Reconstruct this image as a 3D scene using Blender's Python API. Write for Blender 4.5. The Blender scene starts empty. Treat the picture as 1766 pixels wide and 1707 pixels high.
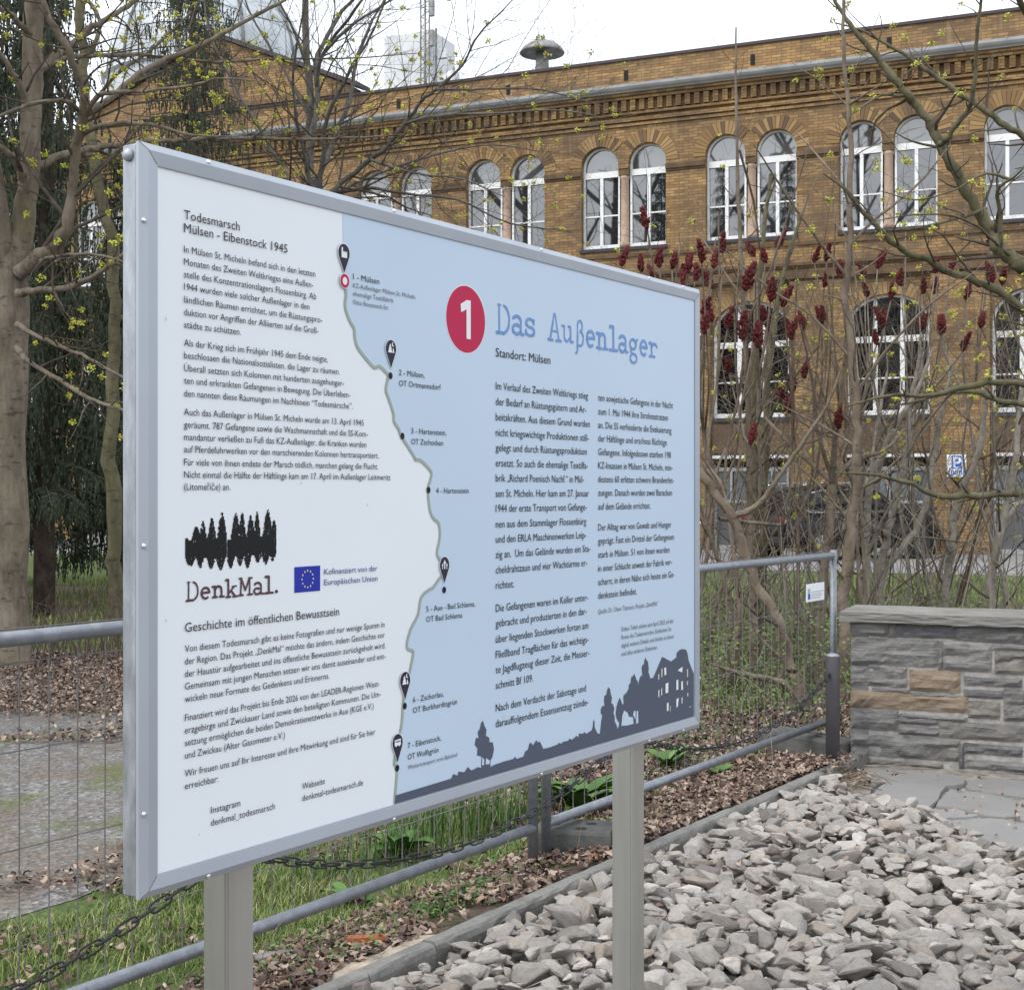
import bpy, bmesh, math, random
import numpy as np
from mathutils import Vector, Matrix, geometry, noise

scene = bpy.context.scene
COL = scene.collection
R = math.radians

# ------------------------------------------------------------------ camera
EYE = 1.55
cam_d = bpy.data.cameras.new('camera')
cam = bpy.data.objects.new('camera', cam_d)
COL.objects.link(cam)
cam.location = (0, 0, EYE)
cam.rotation_euler = (R(90), 0, 0)
cam_d.sensor_fit = 'HORIZONTAL'
cam_d.sensor_width = 36.0
cam_d.lens = 36.0 * 2450 / 1766
cam_d.shift_y = -5.5 / 1766
cam_d.clip_start = 0.05
cam_d.clip_end = 2000
scene.camera = cam

# ------------------------------------------------------------------ sky, sun, exposure
SUN_EL, SUN_AZ = 52.0, 235.0           # degrees; azimuth clockwise from +Y
world = bpy.data.worlds.new('World')
scene.world = world
world.use_nodes = True
wn, wl = world.node_tree.nodes, world.node_tree.links
wn.clear()
wo = wn.new('ShaderNodeOutputWorld')
wb = wn.new('ShaderNodeBackground')
sky = wn.new('ShaderNodeTexSky')
sky.sky_type = 'NISHITA'
sky.sun_disc = False
sky.sun_elevation = R(SUN_EL)
sky.sun_rotation = R(SUN_AZ)
sky.altitude = 300
sky.air_density = 1.0
sky.dust_density = 6.0
sky.ozone_density = 1.0
hs = wn.new('ShaderNodeHueSaturation')
hs.inputs['Saturation'].default_value = 0.40
tc = wn.new('ShaderNodeTexCoord')
cn = wn.new('ShaderNodeTexNoise')
cn.inputs['Scale'].default_value = 2.2
cn.inputs['Detail'].default_value = 5
cr = wn.new('ShaderNodeValToRGB')
cr.color_ramp.elements[0].position = 0.3
cr.color_ramp.elements[0].color = (6.2, 6.7, 7.4, 1)
cr.color_ramp.elements[1].position = 0.7
cr.color_ramp.elements[1].color = (9.9, 10.4, 11.0, 1)
mx = wn.new('ShaderNodeMix')
mx.data_type = 'RGBA'
mx.inputs[0].default_value = 0.75
wl.new(tc.outputs['Generated'], cn.inputs['Vector'])
wl.new(cn.outputs['Fac'], cr.inputs['Fac'])
wl.new(sky.outputs['Color'], hs.inputs['Color'])
wl.new(hs.outputs['Color'], mx.inputs[6])
wl.new(cr.outputs['Color'], mx.inputs[7])
wl.new(mx.outputs[2], wb.inputs['Color'])
wb.inputs['Strength'].default_value = 0.11
wl.new(wb.outputs['Background'], wo.inputs['Surface'])

sun_d = bpy.data.lights.new('sun', 'SUN')
sun_d.energy = 0.9
sun_d.angle = R(25)
sun_d.color = (1.0, 0.96, 0.9)
sun = bpy.data.objects.new('sun', sun_d)
COL.objects.link(sun)
# the lamp shines along its -Z: aim it away from the sun's place in the sky
sd = Vector((math.sin(R(SUN_AZ)) * math.cos(R(SUN_EL)), math.cos(R(SUN_AZ)) * math.cos(R(SUN_EL)), math.sin(R(SUN_EL))))
sun.rotation_euler = sd.to_track_quat('Z', 'Y').to_euler()
sun.location = sd * 60

scene.view_settings.view_transform = 'Standard'
scene.view_settings.look = 'None'
scene.view_settings.gamma = 1.0
scene.view_settings.use_curve_mapping = False
scene.view_settings.exposure = 0.88
scene.render.engine = 'CYCLES'
scene.cycles.max_bounces = 6
scene.cycles.diffuse_bounces = 3
scene.cycles.glossy_bounces = 3
scene.cycles.transparent_max_bounces = 4
scene.cycles.use_denoising = True

# ------------------------------------------------------------------ placing helpers (metres; the eye is the origin of X, Y)
F = 2450.0
def at(x, y, Y):
    return Vector(((x - 883) / F * Y, Y, EYE - (y - 848) / F * Y))
def gp(x, y, z=0.0):
    return at(x, y, F * (EYE - z) / (y - 848))
TH = math.atan2(.832, .555)             # bearing of the board, the fence and the kerb
UD = Vector((math.cos(TH), math.sin(TH), 0))
ND = Vector((math.sin(TH), -math.cos(TH), 0))
def un(u, n, z=0.0):
    return UD * u + ND * n + Vector((0, 0, z))

# ------------------------------------------------------------------ mesh helpers
class MB:
    def __init__(self):
        self.v, self.f, self.m, self.mi = [], [], [], 0
    def add(self, vs, fs):
        o = len(self.v)
        self.v.extend([tuple(p) for p in vs])
        for f in fs:
            self.f.append(tuple(i + o for i in f))
            self.m.append(self.mi)
    def box(self, x0, x1, y0, y1, z0, z1, M=None):
        vs = [Vector((x, y, z)) for z in (z0, z1) for y in (y0, y1) for x in (x0, x1)]
        if M: vs = [M @ p for p in vs]
        self.add(vs, [(0, 2, 3, 1), (4, 5, 7, 6), (0, 1, 5, 4), (2, 6, 7, 3), (0, 4, 6, 2), (1, 3, 7, 5)])
    def bbox(self, x0, x1, y0, y1, z0, z1, b=.004, M=None):
        """box with small chamfers on every edge"""
        bm = bmesh.new()
        vs = [bm.verts.new((x, y, z)) for z in (z0, z1) for y in (y0, y1) for x in (x0, x1)]
        for f in [(0, 2, 3, 1), (4, 5, 7, 6), (0, 1, 5, 4), (2, 6, 7, 3), (0, 4, 6, 2), (1, 3, 7, 5)]:
            bm.faces.new([vs[i] for i in f])
        bmesh.ops.bevel(bm, geom=bm.edges[:], offset=b, segments=1, affect='EDGES')
        self.bm(bm, M)
    def bm(self, bm, M=None):
        bm.verts.index_update()
        self.add([(M @ v.co) if M else v.co for v in bm.verts], [[v.index for v in f.verts] for f in bm.faces])
        bm.free()
    def tube(self, pts, rad, n=6, cap=True):
        pts = [Vector(p) for p in pts]
        if not hasattr(rad, '__len__'): rad = [rad] * len(pts)
        k = len(pts)
        t = (pts[1] - pts[0]).normalized()
        a = t.orthogonal().normalized()
        vs, o = [], len(self.v)
        for i, p in enumerate(pts):
            if i == 0: t = pts[1] - p
            elif i == k - 1: t = p - pts[i - 1]
            else: t = pts[i + 1] - pts[i - 1]
            if t.length < 1e-9: t = Vector((0, 0, 1))
            t.normalize()
            a = a - t * a.dot(t)
            if a.length < 1e-6: a = t.orthogonal()
            a.normalize()
            b = t.cross(a)
            r = rad[i]
            for j in range(n):
                w = 2 * math.pi * j / n
                vs.append(p + (a * math.cos(w) + b * math.sin(w)) * r)
        fs = []
        for i in range(k - 1):
            for j in range(n):
                q = (j + 1) % n
                fs.append((i * n + j, i * n + q, (i + 1) * n + q, (i + 1) * n + j))
        if cap:
            fs.append(tuple(reversed(range(n))))
            fs.append(tuple(range((k - 1) * n, k * n)))
        self.add(vs, fs)
    def lathe(self, prof, n=24, M=None, cap=True):
        vs = []
        for r, z in prof:
            for j in range(n):
                w = 2 * math.pi * j / n
                p = Vector((r * math.cos(w), r * math.sin(w), z))
                vs.append(M @ p if M else p)
        fs = []
        for i in range(len(prof) - 1):
            for j in range(n):
                q = (j + 1) % n
                fs.append((i * n + j, i * n + q, (i + 1) * n + q, (i + 1) * n + j))
        if cap:
            fs.append(tuple(reversed(range(n))))
            fs.append(tuple(range((len(prof) - 1) * n, len(prof) * n)))
        self.add(vs, fs)
    def poly(self, loops, fn):
        """flat polygon with holes; loops are lists of (a, b); fn maps (a, b) to a point"""
        L3 = [[Vector((a, b, 0)) for a, b in l] for l in loops]
        tri = geometry.tessellate_polygon(L3)
        flat = [fn(a, b) for l in loops for a, b in l]
        self.add(flat, [t for t in tri])
    def prism(self, pts, fa, fb):
        """solid between two copies of an outline: fa, fb map (a, b) to the two faces"""
        n = len(pts)
        tri = geometry.tessellate_polygon([[Vector((a, b, 0)) for a, b in pts]])
        vs = [fa(a, b) for a, b in pts] + [fb(a, b) for a, b in pts]
        fs = [tuple(t) for t in tri] + [tuple(i + n for i in reversed(t)) for t in tri]
        fs += [(i, (i + 1) % n, n + (i + 1) % n, n + i) for i in range(n)]
        self.add(vs, fs)
    def mesh(self, name, mats, smooth=False):
        me = bpy.data.meshes.new(name)
        nv, nf = len(self.v), len(self.f)
        me.vertices.add(nv)
        me.vertices.foreach_set('co', np.array(self.v, dtype=np.float32).ravel())
        tot = np.array([len(f) for f in self.f], dtype=np.int32)
        loops = np.fromiter((i for f in self.f for i in f), dtype=np.int32)
        me.loops.add(len(loops))
        me.loops.foreach_set('vertex_index', loops)
        me.polygons.add(nf)
        st = np.zeros(nf, dtype=np.int32)
        st[1:] = np.cumsum(tot)[:-1]
        me.polygons.foreach_set('loop_start', st)
        me.polygons.foreach_set('material_index', np.array(self.m, dtype=np.int32))
        me.polygons.foreach_set('use_smooth', np.full(nf, smooth, dtype=bool))
        if not isinstance(mats, (list, tuple)): mats = [mats]
        for m in mats: me.materials.append(m)
        me.update(calc_edges=True)
        me.validate()
        return me
    def build(self, name, mats, parent=None, smooth=False, fix=False):
        me = self.mesh(name, mats, smooth)
        if fix:
            b = bmesh.new(); b.from_mesh(me)
            bmesh.ops.recalc_face_normals(b, faces=b.faces[:])
            b.to_mesh(me); b.free()
        return link(name, me, parent)
def link(name, me, parent=None, loc=None):
    o = bpy.data.objects.new(name, me)
    COL.objects.link(o)
    if parent: o.parent = parent
    if loc is not None: o.location = loc
    return o
def tag(o, label=None, cat=None, group=None, kind=None):
    if label: o['label'] = label
    if cat: o['category'] = cat
    if group: o['group'] = group
    if kind: o['kind'] = kind
    return o
def empty(name, loc, label, cat, rz=0.0, group=None):
    o = bpy.data.objects.new(name, None)
    o.empty_display_size = .1
    COL.objects.link(o)
    o.location = loc
    o.rotation_euler = (0, 0, rz)
    return tag(o, label, cat, group)
def smooth_path(pts, sub=4):
    """Catmull-Rom through tuples of any length"""
    P = [np.array(p, dtype=float) for p in pts]
    if len(P) < 3: return P
    P = [2 * P[0] - P[1]] + P + [2 * P[-1] - P[-2]]
    out = []
    for i in range(1, len(P) - 2):
        for k in range(sub):
            t = k / sub
            out.append(.5 * (2 * P[i] + (P[i + 1] - P[i - 1]) * t + (2 * P[i - 1] - 5 * P[i] + 4 * P[i + 1] - P[i + 2]) * t * t
                             + (3 * P[i] - P[i - 1] - 3 * P[i + 1] + P[i + 2]) * t ** 3))
    out.append(P[-2])
    return out

# ------------------------------------------------------------------ materials
MATS = {}
class NT:
    def __init__(self, name):
        self.mat = bpy.data.materials.new(name)
        self.mat.use_nodes = True
        self.n, self.l = self.mat.node_tree.nodes, self.mat.node_tree.links
        self.b = self.n['Principled BSDF']
        MATS[name] = self.mat
    def new(self, t): return self.n.new(t)
    def link(self, a, b): self.l.new(a, b)
    def coord(self, kind='Object', scale=(1, 1, 1)):
        tc = self.new('ShaderNodeTexCoord'); mp = self.new('ShaderNodeMapping')
        mp.inputs['Scale'].default_value = scale
        self.link(tc.outputs[kind], mp.inputs['Vector'])
        return mp.outputs['Vector']
    def noise(self, vec, scale, detail=4, rough=.55):
        t = self.new('ShaderNodeTexNoise')
        t.inputs['Scale'].default_value = scale
        t.inputs['Detail'].default_value = detail
        t.inputs['Roughness'].default_value = rough
        if vec is not None: self.link(vec, t.inputs['Vector'])
        return t.outputs['Fac']
    def ramp(self, fac, stops, interp='LINEAR'):
        r = self.new('ShaderNodeValToRGB')
        r.color_ramp.interpolation = interp
        e = r.color_ramp.elements
        while len(e) < len(stops): e.new(.5)
        for i, (p, c) in enumerate(stops):
            e[i].position = p
            e[i].color = (c[0], c[1], c[2], 1) if hasattr(c, '__len__') else (c, c, c, 1)
        self.link(fac, r.inputs['Fac'])
        return r.outputs['Color']
    def mix(self, fac, a, b, mode='MIX'):
        m = self.new('ShaderNodeMix'); m.data_type = 'RGBA'; m.blend_type = mode
        for k, v in ((0, fac), (6, a), (7, b)):
            s = m.inputs[k]
            if hasattr(v, 'is_output'): self.link(v, s)
            elif hasattr(v, '__len__'): s.default_value = (v[0], v[1], v[2], 1)
            else: s.default_value = v if k == 0 else (v, v, v, 1)
        return m.outputs[2]
    def math(self, op, a, b=0.0):
        m = self.new('ShaderNodeMath'); m.operation = op
        for s, v in ((m.inputs[0], a), (m.inputs[1], b)):
            if hasattr(v, 'is_output'): self.link(v, s)
            else: s.default_value = v
        return m.outputs[0]
    def island(self): return self.new('ShaderNodeNewGeometry').outputs['Random Per Island']
    def objrand(self): return self.new('ShaderNodeObjectInfo').outputs['Random']
    def bump(self, h, strength=.4, dist=.01):
        b = self.new('ShaderNodeBump')
        b.inputs['Strength'].default_value = strength
        b.inputs['Distance'].default_value = dist
        self.link(h, b.inputs['Height'])
        self.link(b.outputs['Normal'], self.b.inputs['Normal'])
    def col(self, c):
        s = self.b.inputs['Base Color']
        if hasattr(c, 'is_output'): self.link(c, s)
        else: s.default_value = (c[0], c[1], c[2], 1)
    def set(self, rough=.7, metal=0.0, spec=None, ior=None):
        if hasattr(rough, 'is_output'): self.link(rough, self.b.inputs['Roughness'])
        else: self.b.inputs['Roughness'].default_value = rough
        self.b.inputs['Metallic'].default_value = metal
        if spec is not None: self.b.inputs['Specular IOR Level'].default_value = spec
        if ior is not None: self.b.inputs['IOR'].default_value = ior
        return self.mat
def lin(r, g, b):
    f = lambda c: (c / 255 / 12.92) if c <= 10 else ((c / 255 + .055) / 1.055) ** 2.4
    return (f(r), f(g), f(b))
def plain(name, c, rough=.6, metal=0.0, var=.08, scale=8.0, bump=0.0, spec=None):
    t = NT(name)
    v = t.coord()
    n = t.noise(v, scale, 5)
    lo = tuple(x * (1 - var * 2) for x in c); hi = tuple(min(1, x * (1 + var)) for x in c)
    t.col(t.ramp(n, [(.3, lo), (.7, hi)]))
    if bump: t.bump(t.noise(v, scale * 4, 6), bump)
    return t.set(rough, metal, spec)
def ink(name, c, rough=.5):
    t = NT(name); t.col(c); return t.set(rough, 0.0, .2)

# printed sign colours
t = NT('print_white'); v = t.coord(); t.col(t.ramp(t.noise(v, 3, 3), [(.3, (.77, .81, .855)), (.7, (.79, .83, .875))])); t.set(.38, 0.0, .3)
t = NT('print_sky'); v = t.coord(); t.col(t.ramp(t.noise(v, 2, 3), [(.3, (.51, .625, .765)), (.7, (.535, .645, .78))])); t.set(.38, 0.0, .3)
ink('print_dark', (.03, .03, .035)); ink('print_grey', (.16, .15, .17)); ink('print_blue', (.035, .045, .22))
ink('print_title', (.17, .31, .60)); ink('print_brown', (.10, .05, .06)); ink('print_pin', (.028, .026, .05))
ink('print_red', (.50, .014, .075)); ink('print_flag', (.022, .035, .36)); ink('print_star', (.75, .70, .30))
ink('print_route', (.33, .39, .34)); ink('print_silhouette', (.085, .10, .14)); ink('print_paper', (.80, .82, .84)); ink('print_black', (.012, .012, .012))
ink('print_sign_blue', (.03, .13, .50)); ink('print_pale_grey', (.42, .45, .48)); ink('print_cream', (.62, .56, .42))

plain('frame_aluminium', (.40, .435, .49), .42, .35, .05, 3)
t = NT('galvanised'); v = t.coord('Object', (1, 1, .35)); n = t.noise(v, 28, 6, .7)
t.col(t.ramp(n, [(.3, (.26, .28, .31)), (.5, (.37, .395, .43)), (.66, (.50, .53, .57)), (.78, (.66, .69, .72))])); t.set(t.ramp(n, [(.3, .35), (.7, .6)]), .7)
t = NT('stainless'); v = t.coord('Object', (1, 1, .06)); n = t.noise(v, 40, 4)
v2 = t.coord('Object', (1, 1, .3)); n2 = t.noise(v2, 5, 4)
t.col(t.mix(.5, t.ramp(n, [(.3, (.42, .42, .40)), (.7, (.55, .55, .53))]), t.ramp(n2, [(.3, (.42, .43, .40)), (.7, (.60, .60, .58))]))); t.set(.36, .9)
plain('screw_metal', (.75, .75, .76), .25, .9)
t = NT('fence_zinc'); v = t.coord(); n = t.noise(v, 22, 5, .65)
t.col(t.ramp(n, [(.3, (.19, .205, .23)), (.7, (.31, .33, .365))])); t.set(.48, .5)
plain('wire_zinc', (.20, .19, .19), .6, .4)
plain('chain_iron', (.03, .031, .037), .55, .3, .2, 60)
plain('bollard_paint', (.085, .08, .088), .5, .1, .06, 6)
plain('bollard_cap', (.30, .31, .34), .45, .3)
# natural materials
def stone_mat(name, stops, rough=.85, sc=6, bump=.5, dist=.008, rnd='obj', stretch=(1, 1, 1)):
    t = NT(name)
    v = t.coord('Object', stretch)
    base = t.ramp(t.objrand() if rnd == 'obj' else t.island(), stops, 'LINEAR')
    n = t.noise(v, sc, 7, .65)
    c = t.mix(t.ramp(n, [(.35, .65), (.65, 0.0)]), base, t.mix(1.0, base, (.58, .56, .53), 'MULTIPLY'))
    n2 = t.noise(v, sc * 9, 4, .7)
    c = t.mix(t.ramp(n2, [(.52, 0.0), (.72, .5)]), c, (.52, .505, .485))
    c = t.mix(t.ramp(n2, [(.28, .5), (.42, 0.0)]), c, (.20, .18, .16))
    t.col(c)
    t.bump(t.noise(v, sc * 3, 9, .78), bump, dist)
    return t.set(rough)
RUB = [(0, (0.193, 0.174, 0.158)), (0.15, (0.327, 0.303, 0.281)), (0.32, (0.436, 0.406, 0.379)), (0.5, (0.362, 0.339, 0.319)), (0.62, (0.5, 0.467, 0.437)), (0.75, (0.412, 0.37, 0.331)), (0.84, (0.579, 0.543, 0.51)), (0.93, (0.384, 0.331, 0.279)), (1, (0.295, 0.254, 0.237))]
stone_mat('rubble_stone', RUB, .85, 7, .75, .014, 'obj', (1, 1.4, 3))
stone_mat('rubble_bed', RUB, .85, 7, .75, .014, 'island', (1, 1, 2.6))
t = NT('masonry_stone'); v = t.coord('Object', (1, 1, 5)); isl = t.island()
base = t.ramp(isl, [(0, (.16, .162, .168)), (.2, (.23, .226, .22)), (.4, (.30, .288, .27)), (.55, (.205, .203, .205)), (.7, (.285, .26, .225)), (.85, (.235, .232, .225)), (1, (.33, .32, .30))])
n = t.noise(v, 5, 8, .7)
c = t.mix(t.ramp(n, [(.34, .75), (.56, 0.0)]), base, (.075, .078, .09))
n2 = t.noise(v, 17, 6, .7)
c = t.mix(t.ramp(n2, [(.5, 0.0), (.75, .55)]), c, (.38, .37, .35))
t.col(c); t.bump(t.noise(v, 13, 8, .75), .9, .03); t.set(.85)
c = t.mix(t.ramp(t.noise(t.coord(), 3.1, 5), [(.55, 0.0), (.72, .45)]), c, (.17, .16, .12)); t.col(c)
t = NT('masonry_tan'); v = t.coord('Object', (1, 1, 4)); n = t.noise(v, 5, 7, .7)
t.col(t.ramp(n, [(.3, (.16, .125, .095)), (.5, (.25, .19, .13)), (.7, (.27, .235, .20))])); t.bump(t.noise(v, 14, 7, .7), .7, .02); t.set(.85)
plain('mortar', (.36, .34, .32), .95, 0, .15, 25, .6)
t = NT('cap_slab'); v = t.coord('Object', (1, 1, 7)); n = t.noise(v, 4, 8, .7)
t.col(t.ramp(n, [(.3, (.15, .145, .135)), (.55, (.235, .225, .21)), (.75, (.31, .30, .28))])); t.bump(t.noise(v, 12, 8, .7), .8, .02); t.set(.85)
t = NT('flagstone'); v = t.coord(); isl = t.island(); n = t.noise(v, 2.2, 7, .62)
base = t.ramp(isl, [(0, (.215, .211, .21)), (.5, (.265, .259, .254)), (1, (.24, .233, .226))])
c = t.mix(t.ramp(n, [(.4, .5), (.65, 0.0)]), base, (.19, .185, .18))
t.col(c); t.bump(t.noise(v, 7, 8, .6), .35, .01); t.set(.6)
t = NT('concrete'); v = t.coord(); n = t.noise(v, 5, 7, .65); n2 = t.noise(v, 60, 3)
c = t.ramp(n, [(.3, (.12, .115, .105)), (.5, (.19, .185, .172)), (.7, (.27, .26, .24))])
t.col(t.mix(t.ramp(n2, [(.5, 0.0), (.7, .3)]), c, (.34, .33, .30))); t.bump(n2, .4, .006); t.set(.9)
plain('concrete_dark', (.105, .105, .10), .9, 0, .2, 9, .5)
plain('brick_red_piece', (.42, .13, .055), .9, 0, .25, 20, .6)
plain('paving_sand', (.27, .245, .215), .95, 0, .3, 14, .6)
plain('bed_gravel', (.27, .245, .22), .95, 0, .45, 22, 1.0)
plain('sand', (.44, .37, .29), .95, 0, .25, 14, .6)
# ground
t = NT('soil'); v = t.coord(); n = t.noise(v, 1.3, 8, .65); n2 = t.noise(v, 30, 5, .7)
c = t.ramp(n2, [(.3, (.05, .035, .026)), (.5, (.10, .07, .052)), (.7, (.19, .14, .105))])
c = t.mix(t.ramp(n, [(.52, 0.0), (.62, .8)]), c, t.ramp(n2, [(.3, (.03, .05, .012)), (.7, (.10, .13, .04))]))
t.col(c); t.bump(n2, .8, .03); t.set(.95)
t = NT('gravel_track'); v = t.coord(); vo = t.new('ShaderNodeTexVoronoi'); vo.inputs['Scale'].default_value = 42; t.link(v, vo.inputs['Vector'])
c = t.ramp(vo.outputs['Color'], [(0, (.08, .078, .078)), (.4, (.16, .155, .152)), (.75, (.245, .238, .23)), (1, (.42, .41, .40))])
n = t.noise(v, 1.1, 7, .7)
c = t.mix(t.ramp(n, [(.44, 0.0), (.60, .85)]), c, t.ramp(t.noise(v, 40, 4), [(.3, (.09, .07, .05)), (.6, (.20, .155, .12)), (.8, (.27, .215, .17))]))
n3 = t.noise(v, 1.7, 6, .7)
c = t.mix(t.ramp(n3, [(.52, 0.0), (.62, .8)]), c, t.ramp(t.noise(v, 50, 3), [(.3, (.06, .08, .02)), (.7, (.17, .18, .065))]))
t.col(c); t.bump(vo.outputs['Distance'], .9, .02); t.set(.95)
t = NT('lawn'); v = t.coord(); n = t.noise(v, .9, 8, .7); n2 = t.noise(v, 45, 4, .7)
c = t.ramp(n2, [(.3, (.04, .065, .015)), (.55, (.085, .13, .03)), (.75, (.17, .19, .06))])
t.col(t.mix(t.ramp(n, [(.5, 0.0), (.7, .7)]), c, t.ramp(n2, [(.3, (.07, .05, .03)), (.7, (.20, .155, .09))]))); t.bump(n2, .8, .03); t.set(.95)
t = NT('asphalt'); v = t.coord(); n = t.noise(v, .6, 8, .65); n2 = t.noise(v, 70, 3)
c = t.ramp(n, [(.3, (.20, .195, .195)), (.7, (.26, .252, .25))]); t.col(t.mix(t.ramp(n2, [(.5, 0.0), (.75, .3)]), c, (.33, .32, .32))); t.set(.9)
def leafy(name, stops, rough=.65, trans=0.0):
    t = NT(name); t.col(t.ramp(t.island(), stops)); m = t.set(rough)
    if trans:
        t.b.inputs['Subsurface Weight'].default_value = 0
    return m
leafy('grass_blade', [(0, (.06, .105, .018)), (.35, (.11, .18, .03)), (.6, (.17, .24, .05)), (.8, (.26, .29, .09)), (.93, (.38, .32, .16)), (1, (.46, .38, .23))])
leafy('grass_tuft', [(0, (.04, .085, .016)), (.6, (.07, .145, .03)), (1, (.14, .21, .06))])
leafy('dead_leaf', [(0, (.045, .030, .024)), (.25, (.10, .062, .046)), (.5, (.17, .112, .083)), (.7, (.25, .18, .14)), (.88, (.40, .31, .25)), (.95, (.46, .37, .29)), (1, (.24, .10, .05))], .8)
leafy('herb_leaf', [(0, (.045, .11, .02)), (.5, (.075, .17, .03)), (1, (.13, .24, .055))], .5)
leafy('shrub_leaf', [(0, (.06, .115, .018)), (.5, (.10, .18, .03)), (1, (.17, .25, .05))])
leafy('thin_stalk', [(0, (.07, .055, .042)), (.5, (.15, .12, .095)), (1, (.25, .215, .175))])
leafy('maple_blossom', [(0, (.30, .32, .03)), (.45, (.44, .45, .045)), (.85, (.56, .55, .08)), (.94, (.25, .10, .05)), (1, (.14, .04, .03))])
leafy('spruce_needle', [(0, (.012, .022, .010)), (.5, (.028, .046, .020)), (.85, (.052, .072, .032)), (1, (.085, .078, .045))], .7)
leafy('dead_stalk', [(0, (.14, .10, .065)), (.5, (.27, .205, .14)), (1, (.42, .34, .25))])
def bark(name, a, b, c, sc=9, stretch=.35, bump=.5):
    t = NT(name); v = t.coord('Object', (1, 1, stretch)); n = t.noise(v, sc, 8, .72); n2 = t.noise(t.coord(), 2.2, 5, .65); n3 = t.noise(t.coord('Object', (1, 1, 3.2)), sc * .9, 5, .7)
    k = t.ramp(n, [(.36, a), (.5, b), (.64, c)])
    k = t.mix(t.ramp(n2, [(.46, 0.0), (.72, .6)]), k, tuple(x * y for x, y in zip(b, (.84, .92, .56))))
    k = t.mix(t.ramp(n3, [(.56, 0.0), (.64, .7)]), k, tuple(x * .42 for x in a))
    t.col(k)
    t.bump(t.noise(v, sc * 2.6, 8, .75), bump, .03)
    return t.set(.9)
bark('maple_bark', (.11, .085, .062), (.205, .165, .125), (.30, .255, .20), 7, .3, .8)
bark('maple_twig', (.05, .038, .030), (.095, .075, .058), (.15, .125, .10), 9, 1)
bark('green_bark', (.075, .066, .04), (.135, .12, .068), (.20, .18, .11), 7, .3, .8)
bark('grey_bark', (.075, .07, .065), (.13, .12, .11), (.20, .185, .17), 7, .3)
bark('dark_bark', (.03, .024, .02), (.06, .047, .038), (.10, .08, .066), 8, .3)
bark('spruce_bark', (.04, .03, .024), (.085, .062, .05), (.14, .105, .085), 10, .4)
bark('sumac_bark', (.115, .085, .065), (.20, .155, .12), (.29, .235, .19), 9, .5)
bark('sumac_pale_bark', (.17, .15, .125), (.28, .25, .215), (.38, .345, .30), 9, .5)
bark('brown_twig', (.055, .038, .03), (.105, .075, .058), (.16, .12, .095), 9, 1)
t = NT('sumac_fruit'); v = t.coord(); n = t.noise(v, 55, 4, .7)
t.col(t.ramp(n, [(.3, (.05, .005, .006)), (.52, (.145, .016, .017)), (.75, (.27, .048, .036))])); t.bump(n, 1.0, .02); t.set(.85)
# building
t = NT('ochre_brick'); tcn = t.new('ShaderNodeTexCoord'); sp = t.new('ShaderNodeSeparateXYZ'); t.link(tcn.outputs['Object'], sp.inputs[0])
cb = t.new('ShaderNodeCombineXYZ'); t.link(t.math('ADD', sp.outputs['X'], sp.outputs['Y']), cb.inputs['X']); t.link(sp.outputs['Z'], cb.inputs['Y'])
def brick_node(t, vec, w, h, c1, c2, cm, bias=0.0):
    b = t.new('ShaderNodeTexBrick'); t.link(vec, b.inputs['Vector'])
    b.inputs['Scale'].default_value = 1.0
    b.inputs['Brick Width'].default_value = w; b.inputs['Row Height'].default_value = h
    b.inputs['Mortar Size'].default_value = .008; b.inputs['Mortar Smooth'].default_value = .2; b.inputs['Bias'].default_value = bias
    for k, c in (('Color1', c1), ('Color2', c2), ('Mortar', cm)): b.inputs[k].default_value = (*c, 1)
    return b
bk = brick_node(t, cb.outputs[0], .26, .078, (.245, .137, .053), (.50, .315, .125), (.10, .066, .042))
n = t.noise(tcn.outputs['Object'], .42, 8, .68); n2 = t.noise(tcn.outputs['Object'], 5, 5)
vs = t.coord('Object', (.22, .22, 1.9)); n3 = t.noise(vs, 1.1, 8, .72)
vs2 = t.coord('Object', (3.2, 3.2, .22)); n4 = t.noise(vs2, 1.0, 6, .65)
c = t.mix(t.ramp(n2, [(.4, .3), (.65, 0.0)]), bk.outputs['Color'], (.20, .12, .06))
c = t.mix(t.ramp(n, [(.43, 0.0), (.64, .75)]), c, (.085, .060, .044))
c = t.mix(t.ramp(n3, [(.49, 0.0), (.66, .65)]), c, (.095, .066, .046))
c = t.mix(t.ramp(n4, [(.56, 0.0), (.70, .45)]), c, (.10, .075, .055))
c = t.mix(t.ramp(n4, [(.30, .3), (.42, 0.0)]), c, (.40, .29, .16))
t.col(c); t.bump(bk.outputs['Fac'], -.5, .02); t.set(.88)
t = NT('dark_brick'); tcn = t.new('ShaderNodeTexCoord'); sp = t.new('ShaderNodeSeparateXYZ'); t.link(tcn.outputs['Object'], sp.inputs[0])
cb = t.new('ShaderNodeCombineXYZ'); t.link(t.math('ADD', sp.outputs['X'], sp.outputs['Y']), cb.inputs['X']); t.link(sp.outputs['Z'], cb.inputs['Y'])
bk = brick_node(t, cb.outputs[0], .26, .078, (.13, .08, .04), (.22, .14, .068), (.07, .05, .036))
n = t.noise(tcn.outputs['Object'], .8, 8, .7)
t.col(t.mix(t.ramp(n, [(.42, 0.0), (.62, .7)]), bk.outputs['Color'], (.085, .055, .045))); t.bump(bk.outputs['Fac'], -.5, .02); t.set(.88)
t = NT('voussoir_brick'); isl = t.island()
t.col(t.ramp(isl, [(0, (.10, .065, .048)), (.3, (.20, .12, .055)), (.6, (.28, .175, .075)), (1, (.36, .235, .11))])); t.set(.88)
plain('moulding_brick', (.14, .088, .05), .9, 0, .25, 2.5)
plain('sandstone', (.48, .345, .265), .85, 0, .1, 3, .2)
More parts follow.
